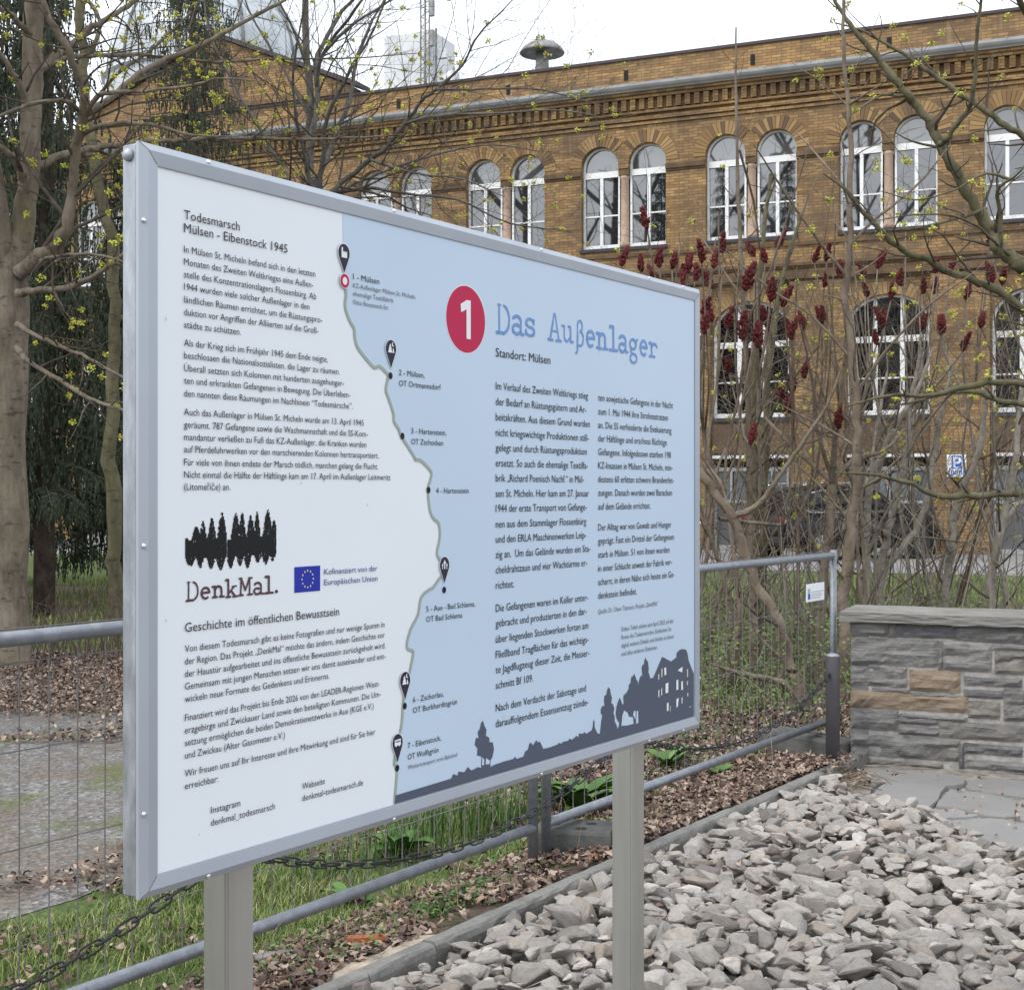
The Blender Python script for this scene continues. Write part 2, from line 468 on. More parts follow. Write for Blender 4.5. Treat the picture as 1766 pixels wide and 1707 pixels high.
plain('window_paint', (.80, .80, .80), .4, 0, .03, 2)
plain('sill_slate', (.035, .035, .045), .6)
t = NT('window_glass'); t.col(t.ramp(t.island(), [(0, (.008, .009, .011)), (.6, (.02, .023, .028)), (.8, (.05, .054, .058)), (1, (.10, .10, .098))])); t.set(.02, 0.0, .5, 2.6)
t = NT('darkened_glass'); t.col((.005, .0055, .006)); t.set(.03, 0.0, .5, 1.3)  # near black, weakly mirroring: dark reflections and rooms put into the lower panes' colour
t = NT('dull_glass'); v = t.coord(); t.col(t.ramp(t.noise(v, 1.6, 4), [(.3, (.08, .10, .115)), (.7, (.17, .195, .21))])); t.set(.25, 0.0, .5)
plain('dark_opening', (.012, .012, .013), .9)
plain('zinc_gutter', (.55, .57, .60), .5, .1, .15, 1.5)
plain('roof_metal', (.20, .21, .225), .5, .3, .15, 1)
plain('coping', (.055, .04, .045), .6)
plain('steel_grey', (.16, .165, .17), .6)
plain('door_grey', (.10, .105, .115), .55, 0, .08, 2)
plain('door_pale', (.34, .345, .34), .55, 0, .08, 2)
plain('vent_zinc', (.27, .265, .255), .5, .4, .25, 4)
plain('shaft_white', (.66, .68, .69), .6, 0, .06, 1)
plain('dome_glass', (.50, .54, .57), .35, 0, .12, .6)
t = NT('car_paint'); t.col((.006, .006, .008)); t.set(.18, 0.0, .22); t.b.inputs['Coat Weight'].default_value = .15; t.b.inputs['Coat Roughness'].default_value = .05
t = NT('car_glass'); t.col((.012, .013, .015)); t.set(.03, 0, .5, 1.9)
plain('tyre', (.018, .018, .018), .85)
plain('rim_metal', (.42, .43, .45), .3, .8)
plain('chrome', (.75, .75, .76), .12, 1.0)
ink('tail_red', (.25, .01, .012), .2)
ink('plate_white', (.7, .7, .7))
plain('car_trim', (.025, .025, .027), .6)
bark('thin_shoot', (.09, .07, .055), (.17, .135, .11), (.26, .22, .185), 9, 1)
# ---- measurements of the printed panel, in metres from its lower left corner
TEXT = [
 ('heading_text', 'print_dark', 0.0131, [
  ('Todesmarsch', 0.057, 1.0457, 0.1259),
  ('Mülsen - Eibenstock 1945', 0.057, 1.0244, 0.2437),
 ]),
 ('paragraph_text', 'print_dark', 0.0097, [
  ('In Mülsen St. Micheln befand sich in den letzten', 0.057, 0.9917, 0.3167),
  ('Monaten des Zweiten Weltkrieges eine Außen-', 0.057, 0.9716, 0.3108),
  ('stelle des Konzentrationslagers Flossenbürg. Ab', 0.057, 0.9514, 0.319),
  ('1944 wurden viele solcher Außenlager in den', 0.057, 0.9313, 0.301),
  ('ländlichen Räumen errichtet, um die Rüstungspro-', 0.057, 0.9108, 0.3355),
  ('duktion vor Angriffen der Alliierten auf die Groß-', 0.057, 0.8904, 0.3248),
  ('städte zu schützen.', 0.057, 0.87, 0.1287),
 ]),
 ('paragraph_text', 'print_dark', 0.0097, [
  ('Als der Krieg sich im Frühjahr 1945 dem Ende neigte,', 0.057, 0.8407, 0.3506),
  ('beschlossen die Nationalsozialisten, die Lager zu räumen.', 0.057, 0.8206, 0.3836),
  ('Überall setzten sich Kolonnen mit hunderten ausgehunger-', 0.057, 0.8, 0.3958),
  ('ten und erkrankten Gefangenen in Bewegung. Die Überleben-', 0.057, 0.7798, 0.4133),
  ('den nannten diese Räumungen im Nachhinein “Todesmärsche”.', 0.057, 0.759, 0.4206),
 ]),
 ('paragraph_text', 'print_dark', 0.0097, [
  ('Auch das Außenlager in Mülsen St. Micheln wurde am 13. April 1945', 0.057, 0.729, 0.4526),
  ('geräumt. 787 Gefangene sowie die Wachmannschaft und die SS-Kom-', 0.057, 0.7086, 0.4645),
  ('mandantur verließen zu Fuß das KZ-Außenlager, die Kranken wurden', 0.057, 0.6886, 0.4601),
  ('auf Pferdefuhrwerken vor den marschierenden Kolonnen hertransportiert.', 0.057, 0.6688, 0.4969),
  ('Für viele von ihnen endete der Marsch tödlich, manchen gelang die Flucht.', 0.057, 0.6478, 0.4953),
  ('Nicht einmal die Hälfte der Häftlinge kam am 17. April im Außenlager Leitmeritz', 0.057, 0.6277, 0.5327),
  ('(Litomeřiče) an.', 0.057, 0.6079, 0.1041),
 ]),
 ('funding_text', 'print_blue', 0.0092, [
  ('Kofinanziert von der', 0.398, 0.4546, 0.1523),
  ('Europäischen Union', 0.398, 0.4355, 0.1523),
 ]),
 ('heading_text', 'print_dark', 0.0131, [
  ('Geschichte im öffentlichen Bewusstsein', 0.0588, 0.3782, 0.3802),
 ]),
 ('paragraph_text', 'print_dark', 0.0097, [
  ('Von diesem Todesmarsch gibt es keine Fotografien und nur wenige Spuren in', 0.0588, 0.346, 0.5129),
  ('der Region. Das Projekt „DenkMal“ möchte das ändern, indem Geschichte vor', 0.0588, 0.3257, 0.5138),
  ('der Haustür aufgearbeitet und ins öffentliche Bewusstsein zurückgeholt wird.', 0.0588, 0.3054, 0.5159),
  ('Gemeinsam mit jungen Menschen setzen wir uns damit auseinander und ent-', 0.0588, 0.2851, 0.5159),
  ('wickeln neue Formate des Gedenkens und Erinnerns.', 0.0588, 0.2648, 0.3532),
 ]),
 ('paragraph_text', 'print_dark', 0.0097, [
  ('Finanziert wird das Projekt bis Ende 2026 von den LEADER-Regionen West-', 0.0588, 0.2344, 0.4973),
  ('erzgebirge und Zwickauer Land sowie den beteiligten Kommunen. Die Um-', 0.0588, 0.2141, 0.5018),
  ('setzung ermöglichen die beiden Demokratienetzwerke in Aue (KGE e.V.)', 0.0588, 0.194, 0.4799),
  ('und Zwickau (Alter Gasometer e.V.)', 0.0588, 0.1735, 0.2351),
 ]),
 ('paragraph_text', 'print_dark', 0.0097, [
  ('Wir freuen uns auf Ihr Interesse und ihre Mitwirkung und sind für Sie hier', 0.0588, 0.1443, 0.4851),
  ('erreichbar:', 0.0588, 0.124, 0.0742),
 ]),
 ('contact_text', 'print_dark', 0.0097, [
  ('Instagram', 0.1165, 0.0744, 0.0677),
  ('denkmal_todesmarsch', 0.1165, 0.0536, 0.1525),
 ]),
 ('contact_text', 'print_dark', 0.0097, [
  ('Webseite', 0.339, 0.0752, 0.0606),
  ('denkmal-todesmarsch.de', 0.339, 0.0542, 0.1689),
 ]),
 ('stop_text', 'print_dark', 0.0097, [
  ('1 - Mülsen', 0.4786, 1.0006, 0.0772),
 ]),
 ('stop_note', 'print_grey', 0.0075, [
  ('KZ-Außenlager Mülsen St. Micheln,', 0.4786, 0.9854, 0.1915),
  ('ehemalige Textilfabrik', 0.4786, 0.9703, 0.1211),
  ('Otto Boessneck-Str.', 0.4786, 0.9546, 0.107),
 ]),
 ('stop_text', 'print_dark', 0.0097, [
  ('2 - Mülsen,', 0.6163, 0.8316, 0.0822),
  ('OT Ortmannsdorf', 0.6163, 0.8108, 0.1364),
 ]),
 ('stop_text', 'print_dark', 0.0097, [
  ('3 - Hartenstein,', 0.6552, 0.7196, 0.1164),
  ('OT Zschocken', 0.6552, 0.6985, 0.1053),
 ]),
 ('stop_text', 'print_dark', 0.0097, [
  ('4 - Hartenstein', 0.737, 0.602, 0.1127),
 ]),
 ('stop_text', 'print_dark', 0.0097, [
  ('5 - Aue - Bad Schlema,', 0.7042, 0.3657, 0.1685),
  ('OT Bad Schlema', 0.7042, 0.3453, 0.1228),
 ]),
 ('stop_text', 'print_dark', 0.0097, [
  ('6 - Zschorlau,', 0.6608, 0.1902, 0.1017),
  ('OT Burkhardtsgrün', 0.6608, 0.1691, 0.1478),
 ]),
 ('stop_text', 'print_dark', 0.0097, [
  ('7 - Eibenstock,', 0.6441, 0.1025, 0.1095),
  ('OT Wolfsgrün', 0.6441, 0.0801, 0.1007),
 ]),
 ('stop_note', 'print_grey', 0.0075, [
  ('Weitertransport vom Bahnhof', 0.6441, 0.061, 0.1659),
 ]),
 ('heading_text', 'print_dark', 0.0165, [
  ('Standort: Mülsen', 0.9497, 0.8941, 0.2193),
 ]),
 ('paragraph_text', 'print_dark', 0.0142, [
  ('Im Verlauf des Zweiten Weltkriegs stieg', 0.9497, 0.824, 0.3867),
  ('der Bedarf an Rüstungsgütern und Ar-', 0.9497, 0.7907, 0.3787),
  ('beitskräften. Aus diesem Grund wurden', 0.9497, 0.7577, 0.3948),
  ('nicht kriegswichtige Produktionen still-', 0.9497, 0.7245, 0.3907),
  ('gelegt und durch Rüstungsproduktion', 0.9497, 0.6922, 0.3811),
  ('ersetzt. So auch die ehemalige Textilfa-', 0.9497, 0.6592, 0.3859),
  ('brik „Richard Poenisch Nachf.“ in Mül-', 0.9497, 0.6267, 0.368),
  ('sen St. Micheln. Hier kam am 27. Januar', 0.9497, 0.5938, 0.3907),
  ('1944 der erste Transport von Gefange-', 0.9497, 0.5616, 0.3813),
  ('nen aus dem Stammlager Flossenbürg', 0.9497, 0.5281, 0.3787),
  ('und den ERLA Maschinenwerken Leip-', 0.9497, 0.4958, 0.3787),
  ('zig an.  Um das Gelände wurden ein Sta-', 0.9497, 0.4631, 0.3975),
  ('cheldrahtzaun und vier Wachtürme er-', 0.9497, 0.4301, 0.3832),
  ('richtet.', 0.9497, 0.3972, 0.0714),
 ]),
 ('paragraph_text', 'print_dark', 0.0142, [
  ('Die Gefangenen waren im Keller unter-', 0.9497, 0.3482, 0.3867),
  ('gebracht und produzierten in den dar-', 0.9497, 0.3159, 0.3813),
  ('über liegenden Stockwerken fortan am', 0.9497, 0.282, 0.3883),
  ('Fließband Tragflächen für das wichtigs-', 0.9497, 0.2489, 0.3894),
  ('te Jagdflugzeug dieser Zeit, die Messer-', 0.9497, 0.2167, 0.3929),
  ('schmitt Bf 109.', 0.9497, 0.1833, 0.1474),
 ]),
 ('paragraph_text', 'print_dark', 0.0142, [
  ('Nach dem Verdacht der Sabotage und', 0.9497, 0.1348, 0.3771),
  ('darauffolgendem Essensentzug zünde-', 0.9497, 0.1013, 0.3883),
 ]),
 ('paragraph_text', 'print_dark', 0.0142, [
  ('ten sowjetische Gefangene in der Nacht', 1.3842, 0.823, 0.3885),
  ('zum 1. Mai 1944 ihre Strohmatratzen', 1.3842, 0.7899, 0.3603),
  ('an. Die SS verhinderte die Evakuierung', 1.3842, 0.7574, 0.3799),
  ('der Häftlinge und erschoss flüchtige', 1.3842, 0.7254, 0.3538),
  ('Gefangene. Infolgedessen starben 198', 1.3842, 0.693, 0.3766),
  ('KZ-Insassen in Mülsen St. Micheln, min-', 1.3842, 0.6605, 0.3858),
  ('destens 60 erlitten schwere Brandverlet-', 1.3842, 0.6276, 0.3931),
  ('zungen. Danach wurden zwei Baracken', 1.3842, 0.595, 0.3832),
  ('auf dem Gelände errichtet.', 1.3842, 0.562, 0.2641),
 ]),
 ('paragraph_text', 'print_dark', 0.0142, [
  ('Der Alltag war von Gewalt und Hunger', 1.3842, 0.512, 0.3789),
  ('geprägt. Fast ein Drittel der Gefangenen', 1.3842, 0.4795, 0.3947),
  ('starb in Mülsen. 51 von ihnen wurden', 1.3842, 0.4467, 0.3688),
  ('in einer Schlucht unweit der Fabrik ver-', 1.3842, 0.414, 0.3832),
  ('scharrt, in deren Nähe sich heute ein Ge-', 1.3842, 0.3811, 0.3964),
  ('denkstein befindet.', 1.3842, 0.3486, 0.1923),
 ]),
 ('source_text', 'print_grey', 0.0098, [
  ('Quelle: Dr. Oliver Titzmann, Projekt „DenkMal“', 1.3842, 0.3128, 0.3056),
 ]),
 ('note_text', 'print_grey', 0.0098, [
  ('Sieben Tafeln stehen seit April 2025 auf der', 1.4975, 0.2617, 0.2798),
  ('Route des Todesmarsches. Entdecken Sie', 1.4975, 0.242, 0.2656),
  ('digital weitere Details und Inhalte zu dieser', 1.4975, 0.2215, 0.2814),
  ('und allen anderen Stationen.', 1.4975, 0.2012, 0.1878),
 ]),
]
ROUTE = [(0.4528, 0.9888), (0.4569, 0.9818), (0.4599, 0.9682), (0.4569, 0.9488), (0.4676, 0.926), (0.4833, 0.9085), (0.4843, 0.8962), (0.4927, 0.8753), (0.5249, 0.8508), (0.543, 0.8405), (0.5573, 0.8442), (0.5781, 0.8339), (0.5843, 0.8265), (0.5772, 0.8012), (0.5861, 0.7838), (0.6011, 0.7554), (0.6022, 0.7409), (0.6179, 0.7257), (0.6239, 0.7141), (0.6655, 0.6751), (0.6692, 0.6682), (0.6884, 0.6666), (0.7209, 0.6457), (0.7205, 0.6317), (0.7111, 0.61), (0.7176, 0.5685), (0.7308, 0.5505), (0.7474, 0.5405), (0.7507, 0.5123), (0.7409, 0.4828), (0.7468, 0.4714), (0.7625, 0.4555), (0.7625, 0.4378), (0.7487, 0.4291), (0.7273, 0.412), (0.7144, 0.4088), (0.6884, 0.3946), (0.6788, 0.362), (0.6534, 0.3329), (0.6423, 0.3009), (0.6597, 0.292), (0.6627, 0.2849), (0.6515, 0.2512), (0.6323, 0.2017), (0.6258, 0.1504), (0.6037, 0.0864), (0.6067, 0.0743), (0.6118, 0.0657), (0.6037, 0.0018)]
PINS = [((0.452, 1.0412), (0.4528, 1.0091), 1.0626, 'factory'), ((0.5906, 0.8757), (0.5909, 0.8433), 0.8976, 'night'), ((0.7645, 0.4507), (0.7645, 0.4201), 0.4731, 'graves'), ((0.6349, 0.232), (0.6349, 0.1991), 0.2535, 'night'), ((0.6112, 0.1141), (0.6112, 0.0804), 0.1355, 'bus')]
DOTS = [(0.5904, 0.8287), (0.6276, 0.7136), (0.7119, 0.6085), (0.7645, 0.4059), (0.6349, 0.1866), (0.6112, 0.0691)]
RING = (0.4528, 0.9941)
SIL = [(0.6037, 0.0007), (0.6058, 0.0172), (0.7884, 0.0191), (0.7965, 0.0273), (0.8106, 0.0214), (0.8147, 0.0291), (0.8352, 0.0245), (0.8476, 0.0333), (0.8601, 0.0241), (0.8769, 0.0262), (0.8854, 0.0272), (0.896, 0.0231), (0.8981, 0.0472), (0.8811, 0.0523), (0.8832, 0.0666), (0.8727, 0.0754), (0.8769, 0.0894), (0.8875, 0.0879), (0.8832, 0.1007), (0.8917, 0.1068), (0.896, 0.1184), (0.9024, 0.1225), (0.9067, 0.1121), (0.9153, 0.1011), (0.9131, 0.0891), (0.9261, 0.0823), (0.9261, 0.0737), (0.9392, 0.0706), (0.9435, 0.055), (0.937, 0.0387), (0.9304, 0.0348), (0.9304, 0.02), (0.9457, 0.0225), (0.9856, 0.0236), (1.0195, 0.0234), (1.0241, 0.0277), (1.031, 0.0216), (1.0587, 0.0223), (1.0657, 0.0328), (1.0774, 0.0349), (1.0821, 0.047), (1.0892, 0.0485), (1.0963, 0.041), (1.1107, 0.0506), (1.1179, 0.0443), (1.1251, 0.0459), (1.1348, 0.034), (1.1396, 0.0268), (1.169, 0.0263), (1.2014, 0.0281), (1.2064, 0.0314), (1.2139, 0.0276), (1.2292, 0.0307), (1.2471, 0.0294), (1.2522, 0.034), (1.2625, 0.0299), (1.2755, 0.032), (1.2834, 0.0363), (1.2938, 0.0307), (1.2965, 0.0399), (1.3097, 0.0366), (1.323, 0.0389), (1.3283, 0.034), (1.3553, 0.0389), (1.36, 0.0479), (1.3623, 0.0605), (1.3648, 0.0626), (1.368, 0.0549), (1.3674, 0.0453), (1.3744, 0.0362), (1.3824, 0.0269), (1.3937, 0.0253), (1.4002, 0.0554), (1.4051, 0.0687), (1.397, 0.0738), (1.3986, 0.085), (1.4067, 0.0906), (1.4165, 0.0885), (1.4133, 0.1028), (1.4149, 0.1141), (1.4247, 0.1146), (1.428, 0.1257), (1.433, 0.1317), (1.4412, 0.1275), (1.4462, 0.112), (1.4512, 0.1048), (1.4479, 0.092), (1.4562, 0.0877), (1.4629, 0.0769), (1.4579, 0.0659), (1.4645, 0.0568), (1.4645, 0.0452), (1.4746, 0.0338), (1.478, 0.0251), (1.4864, 0.0306), (1.4881, 0.0387), (1.4746, 0.0505), (1.4696, 0.0628), (1.4746, 0.0804), (1.483, 0.0927), (1.4898, 0.1002), (1.4966, 0.091), (1.5017, 0.082), (1.5103, 0.0826), (1.5086, 0.103), (1.5206, 0.1066), (1.5275, 0.1108), (1.5361, 0.1165), (1.5361, 0.1267), (1.5448, 0.1291), (1.5483, 0.1439), (1.5587, 0.1462), (1.563, 0.1508), (1.5693, 0.1433), (1.5746, 0.1342), (1.5816, 0.13), (1.5834, 0.1179), (1.5905, 0.1342), (1.5976, 0.142), (1.6066, 0.141), (1.603, 0.162), (1.6066, 0.1684), (1.6155, 0.1693), (1.6173, 0.1794), (1.6227, 0.1857), (1.6282, 0.1783), (1.6354, 0.1742), (1.6372, 0.1653), (1.6401, 0.1547), (1.6372, 0.1481), (1.6445, 0.1369), (1.6482, 0.1296), (1.6647, 0.1304), (1.713, 0.1788), (1.7625, 0.1615), (1.7934, 0.1692), (1.7954, 0.1815), (1.8111, 0.1873), (1.8268, 0.1885), (1.8487, 0.1847), (1.8567, 0.1758), (1.8647, 0.1532), (1.8951, 0.1154), (1.8951, 0.0029)]
SILW = [
[(1.7066, 0.1478), (1.7134, 0.1488), (1.7126, 0.127), (1.7066, 0.1264)] ,
[(1.7224, 0.1488), (1.733, 0.1495), (1.7346, 0.1308), (1.7247, 0.129)] ,
[(1.6906, 0.1355), (1.6947, 0.1364), (1.6947, 0.1228), (1.6909, 0.1223)] ,
[(1.7993, 0.1346), (1.8268, 0.1416), (1.8249, 0.1265)] ,
[(1.8527, 0.1317), (1.8595, 0.1319), (1.8595, 0.1111), (1.8539, 0.1108)] ,
[(1.73, 0.1066), (1.746, 0.1092), (1.7452, 0.0827), (1.73, 0.0819)] ,
[(1.7915, 0.1095), (1.8024, 0.1101), (1.8024, 0.0841), (1.7915, 0.0835)] ,
[(1.8197, 0.1028), (1.8288, 0.1036), (1.83, 0.0809), (1.8197, 0.0803)] ,
[(1.8527, 0.1), (1.8587, 0.1008), (1.8587, 0.0903), (1.8527, 0.0882)] ,
[(1.6906, 0.0952), (1.6954, 0.0956), (1.6954, 0.0772), (1.6906, 0.0769)] ,
[(1.7066, 0.0978), (1.7111, 0.0981), (1.7111, 0.0797), (1.7066, 0.0793)] ,
[(1.7376, 0.0553), (1.7471, 0.0568), (1.7471, 0.0356), (1.7376, 0.035)] ,
[(1.7548, 0.0461), (1.7586, 0.0465), (1.7586, 0.0314), (1.7552, 0.031)] ,
[(1.7915, 0.0594), (1.8052, 0.0622), (1.8001, 0.0404), (1.7915, 0.037)] ,
[(1.8213, 0.0603), (1.8268, 0.0605), (1.826, 0.0444), (1.8221, 0.044)] ,
[(1.8559, 0.0688), (1.8599, 0.0692), (1.8599, 0.0593), (1.8559, 0.0588)] ,
[(1.8668, 0.0303), (1.8789, 0.0306), (1.8768, 0.0284), (1.8668, 0.0284)] ,
[(1.5623, 0.0592), (1.5693, 0.0566), (1.5693, 0.0345), (1.5552, 0.0499)] ,
[(1.5746, 0.0559), (1.5816, 0.0567), (1.5834, 0.0258), (1.571, 0.0249)] ,
[(1.5103, 0.0659), (1.5275, 0.0586), (1.5344, 0.0476), (1.5552, 0.0432), (1.5587, 0.0266), (1.524, 0.0271), (1.4966, 0.03), (1.5017, 0.0552)] ,
]
# ================================================================== INFORMATION BOARD
SU, SN, SZ = 1.559, -1.717, .945        # lower left corner of the printed panel
PW, PH = 1.90, 1.12
board = empty('information_board', un(SU + PW / 2, SN, 0), 'large grey framed information board with German text and route map on two steel posts', 'information board', TH)
def bs(s, t, d=0.0):
    """panel coordinates: s along, t up, d out of the face towards the reader"""
    return Vector((s - PW / 2, -d, t + SZ))
mb = MB(); mb.box(-PW / 2 - .015, PW / 2 + .015, 0, .004, SZ - .015, SZ + PH + .015)
panel = mb.build('panel', MATS['print_white'], board)
# frame: four mitred members with an outer bevel, a ridge and an inner slope
mb = MB()
prof = [(0.0, .0005), (0.0, .0030), (.002, .0034), (.0215, .0062), (.0335, -.0024), (.034, -.003), (.034, -.0090)]   # (outwards, towards reader)
loops = []
for o, d in prof:
    loops.append([bs(-o, -o, d), bs(PW + o, -o, d), bs(PW + o, PH + o, d), bs(-o, PH + o, d)])
for i in range(len(loops) - 1):
    for k in range(4):
        q = (k + 1) % 4
        mb.add([loops[i][k], loops[i][q], loops[i + 1][q], loops[i + 1][k]], [(0, 3, 2, 1)])
mb.build('frame', MATS['frame_aluminium'], board, fix=False)
# mitre joints
for (s0, t0, s1, t1) in ((0, 0, -1, -1), (PW, 0, 1, -1), (PW, PH, 1, 1), (0, PH, -1, 1)):
    mb = MB(); mb.tube([bs(s0 + s1 * o, t0 + t1 * o, d + .0001) for o, d in prof[2:5]], .0006, 4); mb.build('mitre_joint', MATS['print_grey'], board)
# galvanised channel behind the frame with its rounded end caps
mb = MB(); g = .0325
for s0, s1, t0, t1 in ((-g, -g + .03, -g, PH + g), (PW + g - .03, PW + g, -g, PH + g), (-g + .03, PW + g - .03, PH + g - .03, PH + g), (-g + .03, PW + g - .03, -g, -g + .03)):
    mb.bbox(s0 - PW / 2, s1 - PW / 2, .0093, .0430, t0 + SZ, t1 + SZ, .003)
mb.build('backing_channel', MATS['galvanised'], board)
mb = MB(); mb.box(-PW / 2 - .008, PW / 2 + .008, .0098, .0125, SZ - .008, SZ + PH + .008); mb.build('back_sheet', MATS['galvanised'], board)
for tz in (SZ + PH + .015,):
    mb = MB(); M = Matrix.Translation((-PW / 2 - g, .0262, tz)) @ Matrix.Rotation(R(-90), 4, 'Y')
    mb.lathe([(.0105, 0), (.0105, .003), (.009, .0065), (.005, .009), (.0005, .010)], 18, M)
    mb.build('bolt_cap', MATS['frame_aluminium'], board, smooth=True)
scr = MB(); scr.lathe([(.0048, 0), (.0048, .0012), (.003, .0026), (.0005, .003)], 12, Matrix.Rotation(R(90), 4, 'X'))
scr_me = scr.mesh('screw', MATS['screw_metal'], True)
scr2 = MB()
spots = []
for s in (.11, .60, 1.13, 1.64, 1.83): spots += [(s, PH + .0275, .0022), (s, -.0275, .0022)]
for tt in (.10, .52, 1.03): spots += [(-.0275, tt, .0022), (PW + .0275, tt, .0022)]
for s, tt, d in spots:
    o = link('screw', scr_me, board, bs(s, tt, d))
for pu in (1.7572 - SU + .035, 3.193 - SU + .035):
    mb = MB(); x = pu - PW / 2
    bm = bmesh.new()
    vs = [bm.verts.new((x + a, b, z)) for z in (-.3, SZ + PH - .1) for b in (.0440, .1050) for a in (-.035, .035)]
    for f in [(0, 2, 3, 1), (4, 5, 7, 6), (0, 1, 5, 4), (2, 6, 7, 3), (0, 4, 6, 2), (1, 3, 7, 5)]: bm.faces.new([vs[i] for i in f])
    bmesh.ops.bevel(bm, geom=[e for e in bm.edges if abs(e.verts[0].co.z - e.verts[1].co.z) > .5], offset=.006, segments=3, affect='EDGES')
    mb.bm(bm); mb.build('post', MATS['stainless'], board)

# ---- what is printed on the panel
blue = MB()
bl = [(.4509, PH - .001)] + [ROUTE[0]] + ROUTE[1:-1] + [(ROUTE[-1][0], .001), (PW - .001, .001), (PW - .001, PH - .001)]
blue.poly([bl], lambda a, b: bs(a, b, .0006))
blue.build('map_area', MATS['print_sky'], panel)
def ribbon(mb, pts, w, d, step=.00002):
    """flat painted stroke of width w with round joints; every piece a hair above the last"""
    for i in range(len(pts) - 1):
        a, b = Vector(pts[i]), Vector(pts[i + 1])
        e = (b - a)
        if e.length < 1e-6: continue
        e = e.normalized() * w / 2
        n = Vector((-e.y, e.x))
        dd = d + step * (len(mb.f) % 40)
        mb.add([bs(*(a + n), dd), bs(*(a - n), dd), bs(*(b - n), dd), bs(*(b + n), dd)], [(0, 1, 2, 3)])
        disc(mb, b, w / 2, w / 2, dd + step / 2, 10)
    disc(mb, Vector(pts[0]), w / 2, w / 2, d + step * 41, 10)
def disc(mb, c, rx, ry, d, n=28):
    vs = [bs(c[0] + rx * math.cos(2 * math.pi * k / n), c[1] + ry * math.sin(2 * math.pi * k / n), d) for k in range(n)]
    mb.add(vs, [tuple(range(n))])
# route as one continuous band
sp = smooth_path(ROUTE, 3)
mb = MB(); vs = []; W = .0068
for i, p in enumerate(sp):
    a = sp[max(0, i - 1)]; b = sp[min(len(sp) - 1, i + 1)]
    t = np.array(b) - np.array(a); t /= max(1e-9, np.linalg.norm(t)); n = np.array((-t[1], t[0])) * W / 2
    vs += [bs(*(p + n), .0012), bs(*(p - n), .0012)]
mb.add(vs, [(2 * i, 2 * i + 1, 2 * i + 3, 2 * i + 2) for i in range(len(sp) - 1)])
mb.build('route_line', MATS['print_route'], panel)
# silhouette of trees and houses along the lower edge
mb = MB()
mb.poly([SIL + [(PW - .003, .001), (.604, .001)]], lambda a, b: bs(a, b, .0016))
mb.build('skyline_silhouette', MATS['print_silhouette'], panel)
SILW += [[(.8978, .0285), (.9058, .0285), (.9062, .039), (.899, .046)], [(.9115, .0285), (.9262, .027), (.9268, .034), (.9125, .042)]]
for k, w in enumerate(SILW):
    mb = MB(); mb.poly([w], lambda a, b: bs(a, b, .0021)); mb.build('silhouette_gap' if k >= 17 else 'lit_window', MATS['print_sky' if k >= 17 else ('print_cream' if k % 4 == 0 else 'print_paper')], panel)
# map pins
def pin(head, tip, top, kind):
    mb = MB(); hx, r = head[0], .0172; hy = top - r; tx, ty = tip
    def outline(k):
        rr = r * k; o = []
        for i in range(25):
            w = R(-28 + i * 236 / 24); o.append((hx + rr * .93 * math.cos(w), hy + rr * math.sin(w)))
        o.append((tx, ty - (k - 1) * r * 1.2)); return o
    mb.mi = 1; mb.poly([outline(1.10)], lambda a, b: bs(a, b, .0024))
    mb.mi = 0; mb.poly([outline(1.0)], lambda a, b: bs(a, b, .0027))
    mb.mi = 1
    P = lambda pts, d=.003: mb.poly([[(hx + a * r, hy + b * r) for a, b in pts]], lambda a, b: bs(a, b, d))
    if kind == 'factory':
        P([(-.42, .62), (-.22, .62), (-.18, .10), (.02, .25), (.05, .08), (.24, .25), (.27, .08), (.48, .25), (.48, -.48), (-.42, -.48)])
    elif kind == 'night':
        P([(-.55, -.42), (-.38, -.05), (-.45, -.05), (-.28, .25), (-.34, .25), (-.16, .60), (.02, .25), (-.04, .25), (.12, -.05), (.05, -.05), (.2, -.42)])
        P([(.22, -.42), (.30, -.15), (.26, -.15), (.38, .15), (.50, -.15), (.46, -.15), (.58, -.42)])
        cres = [(.34 + .22 * math.cos(R(a)), .52 + .24 * math.sin(R(a))) for a in range(90, 331, 20)] + [(.46 + .17 * math.cos(R(a)), .56 + .19 * math.sin(R(a))) for a in range(310, 100, -20)]
        P(cres)
    elif kind == 'graves':
        for cx, cy, s in ((0, .05, 1.0), (-.42, -.12, .62), (.42, -.12, .62)):
            q = [(-.1, -.5), (.1, -.5), (.1, .15), (.28, .15), (.28, .33), (.1, .33), (.1, .55), (-.1, .55), (-.1, .33), (-.28, .33), (-.28, .15), (-.1, .15)]
            P([(cx + a * s * .9, -.45 + (b + .5) * s) for a, b in q])
    else:
        P([(-.55, .35), (.55, .42), (.55, -.30), (.42, -.30), (.36, -.42), (.24, -.42), (.18, -.30), (-.18, -.30), (-.24, -.42), (-.36, -.42), (-.42, -.30), (-.55, -.30)])
        mb.mi = 0
        for k in range(4): P([(-.42 + k * .23, .06), (-.27 + k * .23, .06), (-.27 + k * .23, .24), (-.42 + k * .23, .24)], .0033)
    mb.build('location_pin', [MATS['print_pin'], MATS['print_paper']], panel)
for h, tp, tt, kd in PINS: pin(h, tp, tt, kd)
for c in DOTS:
    mb = MB(); disc(mb, c, .0063, .0066, .0018); mb.build('stop_dot', MATS['print_black'], panel)
mb = MB(); disc(mb, RING, .0135, .0142, .0036); mb.mi = 1; disc(mb, RING, .0125, .013, .0039); mb.mi = 0; disc(mb, RING, .0066, .0072, .0042)
mb.build('stop_ring', [MATS['print_paper'], MATS['print_red']], panel)
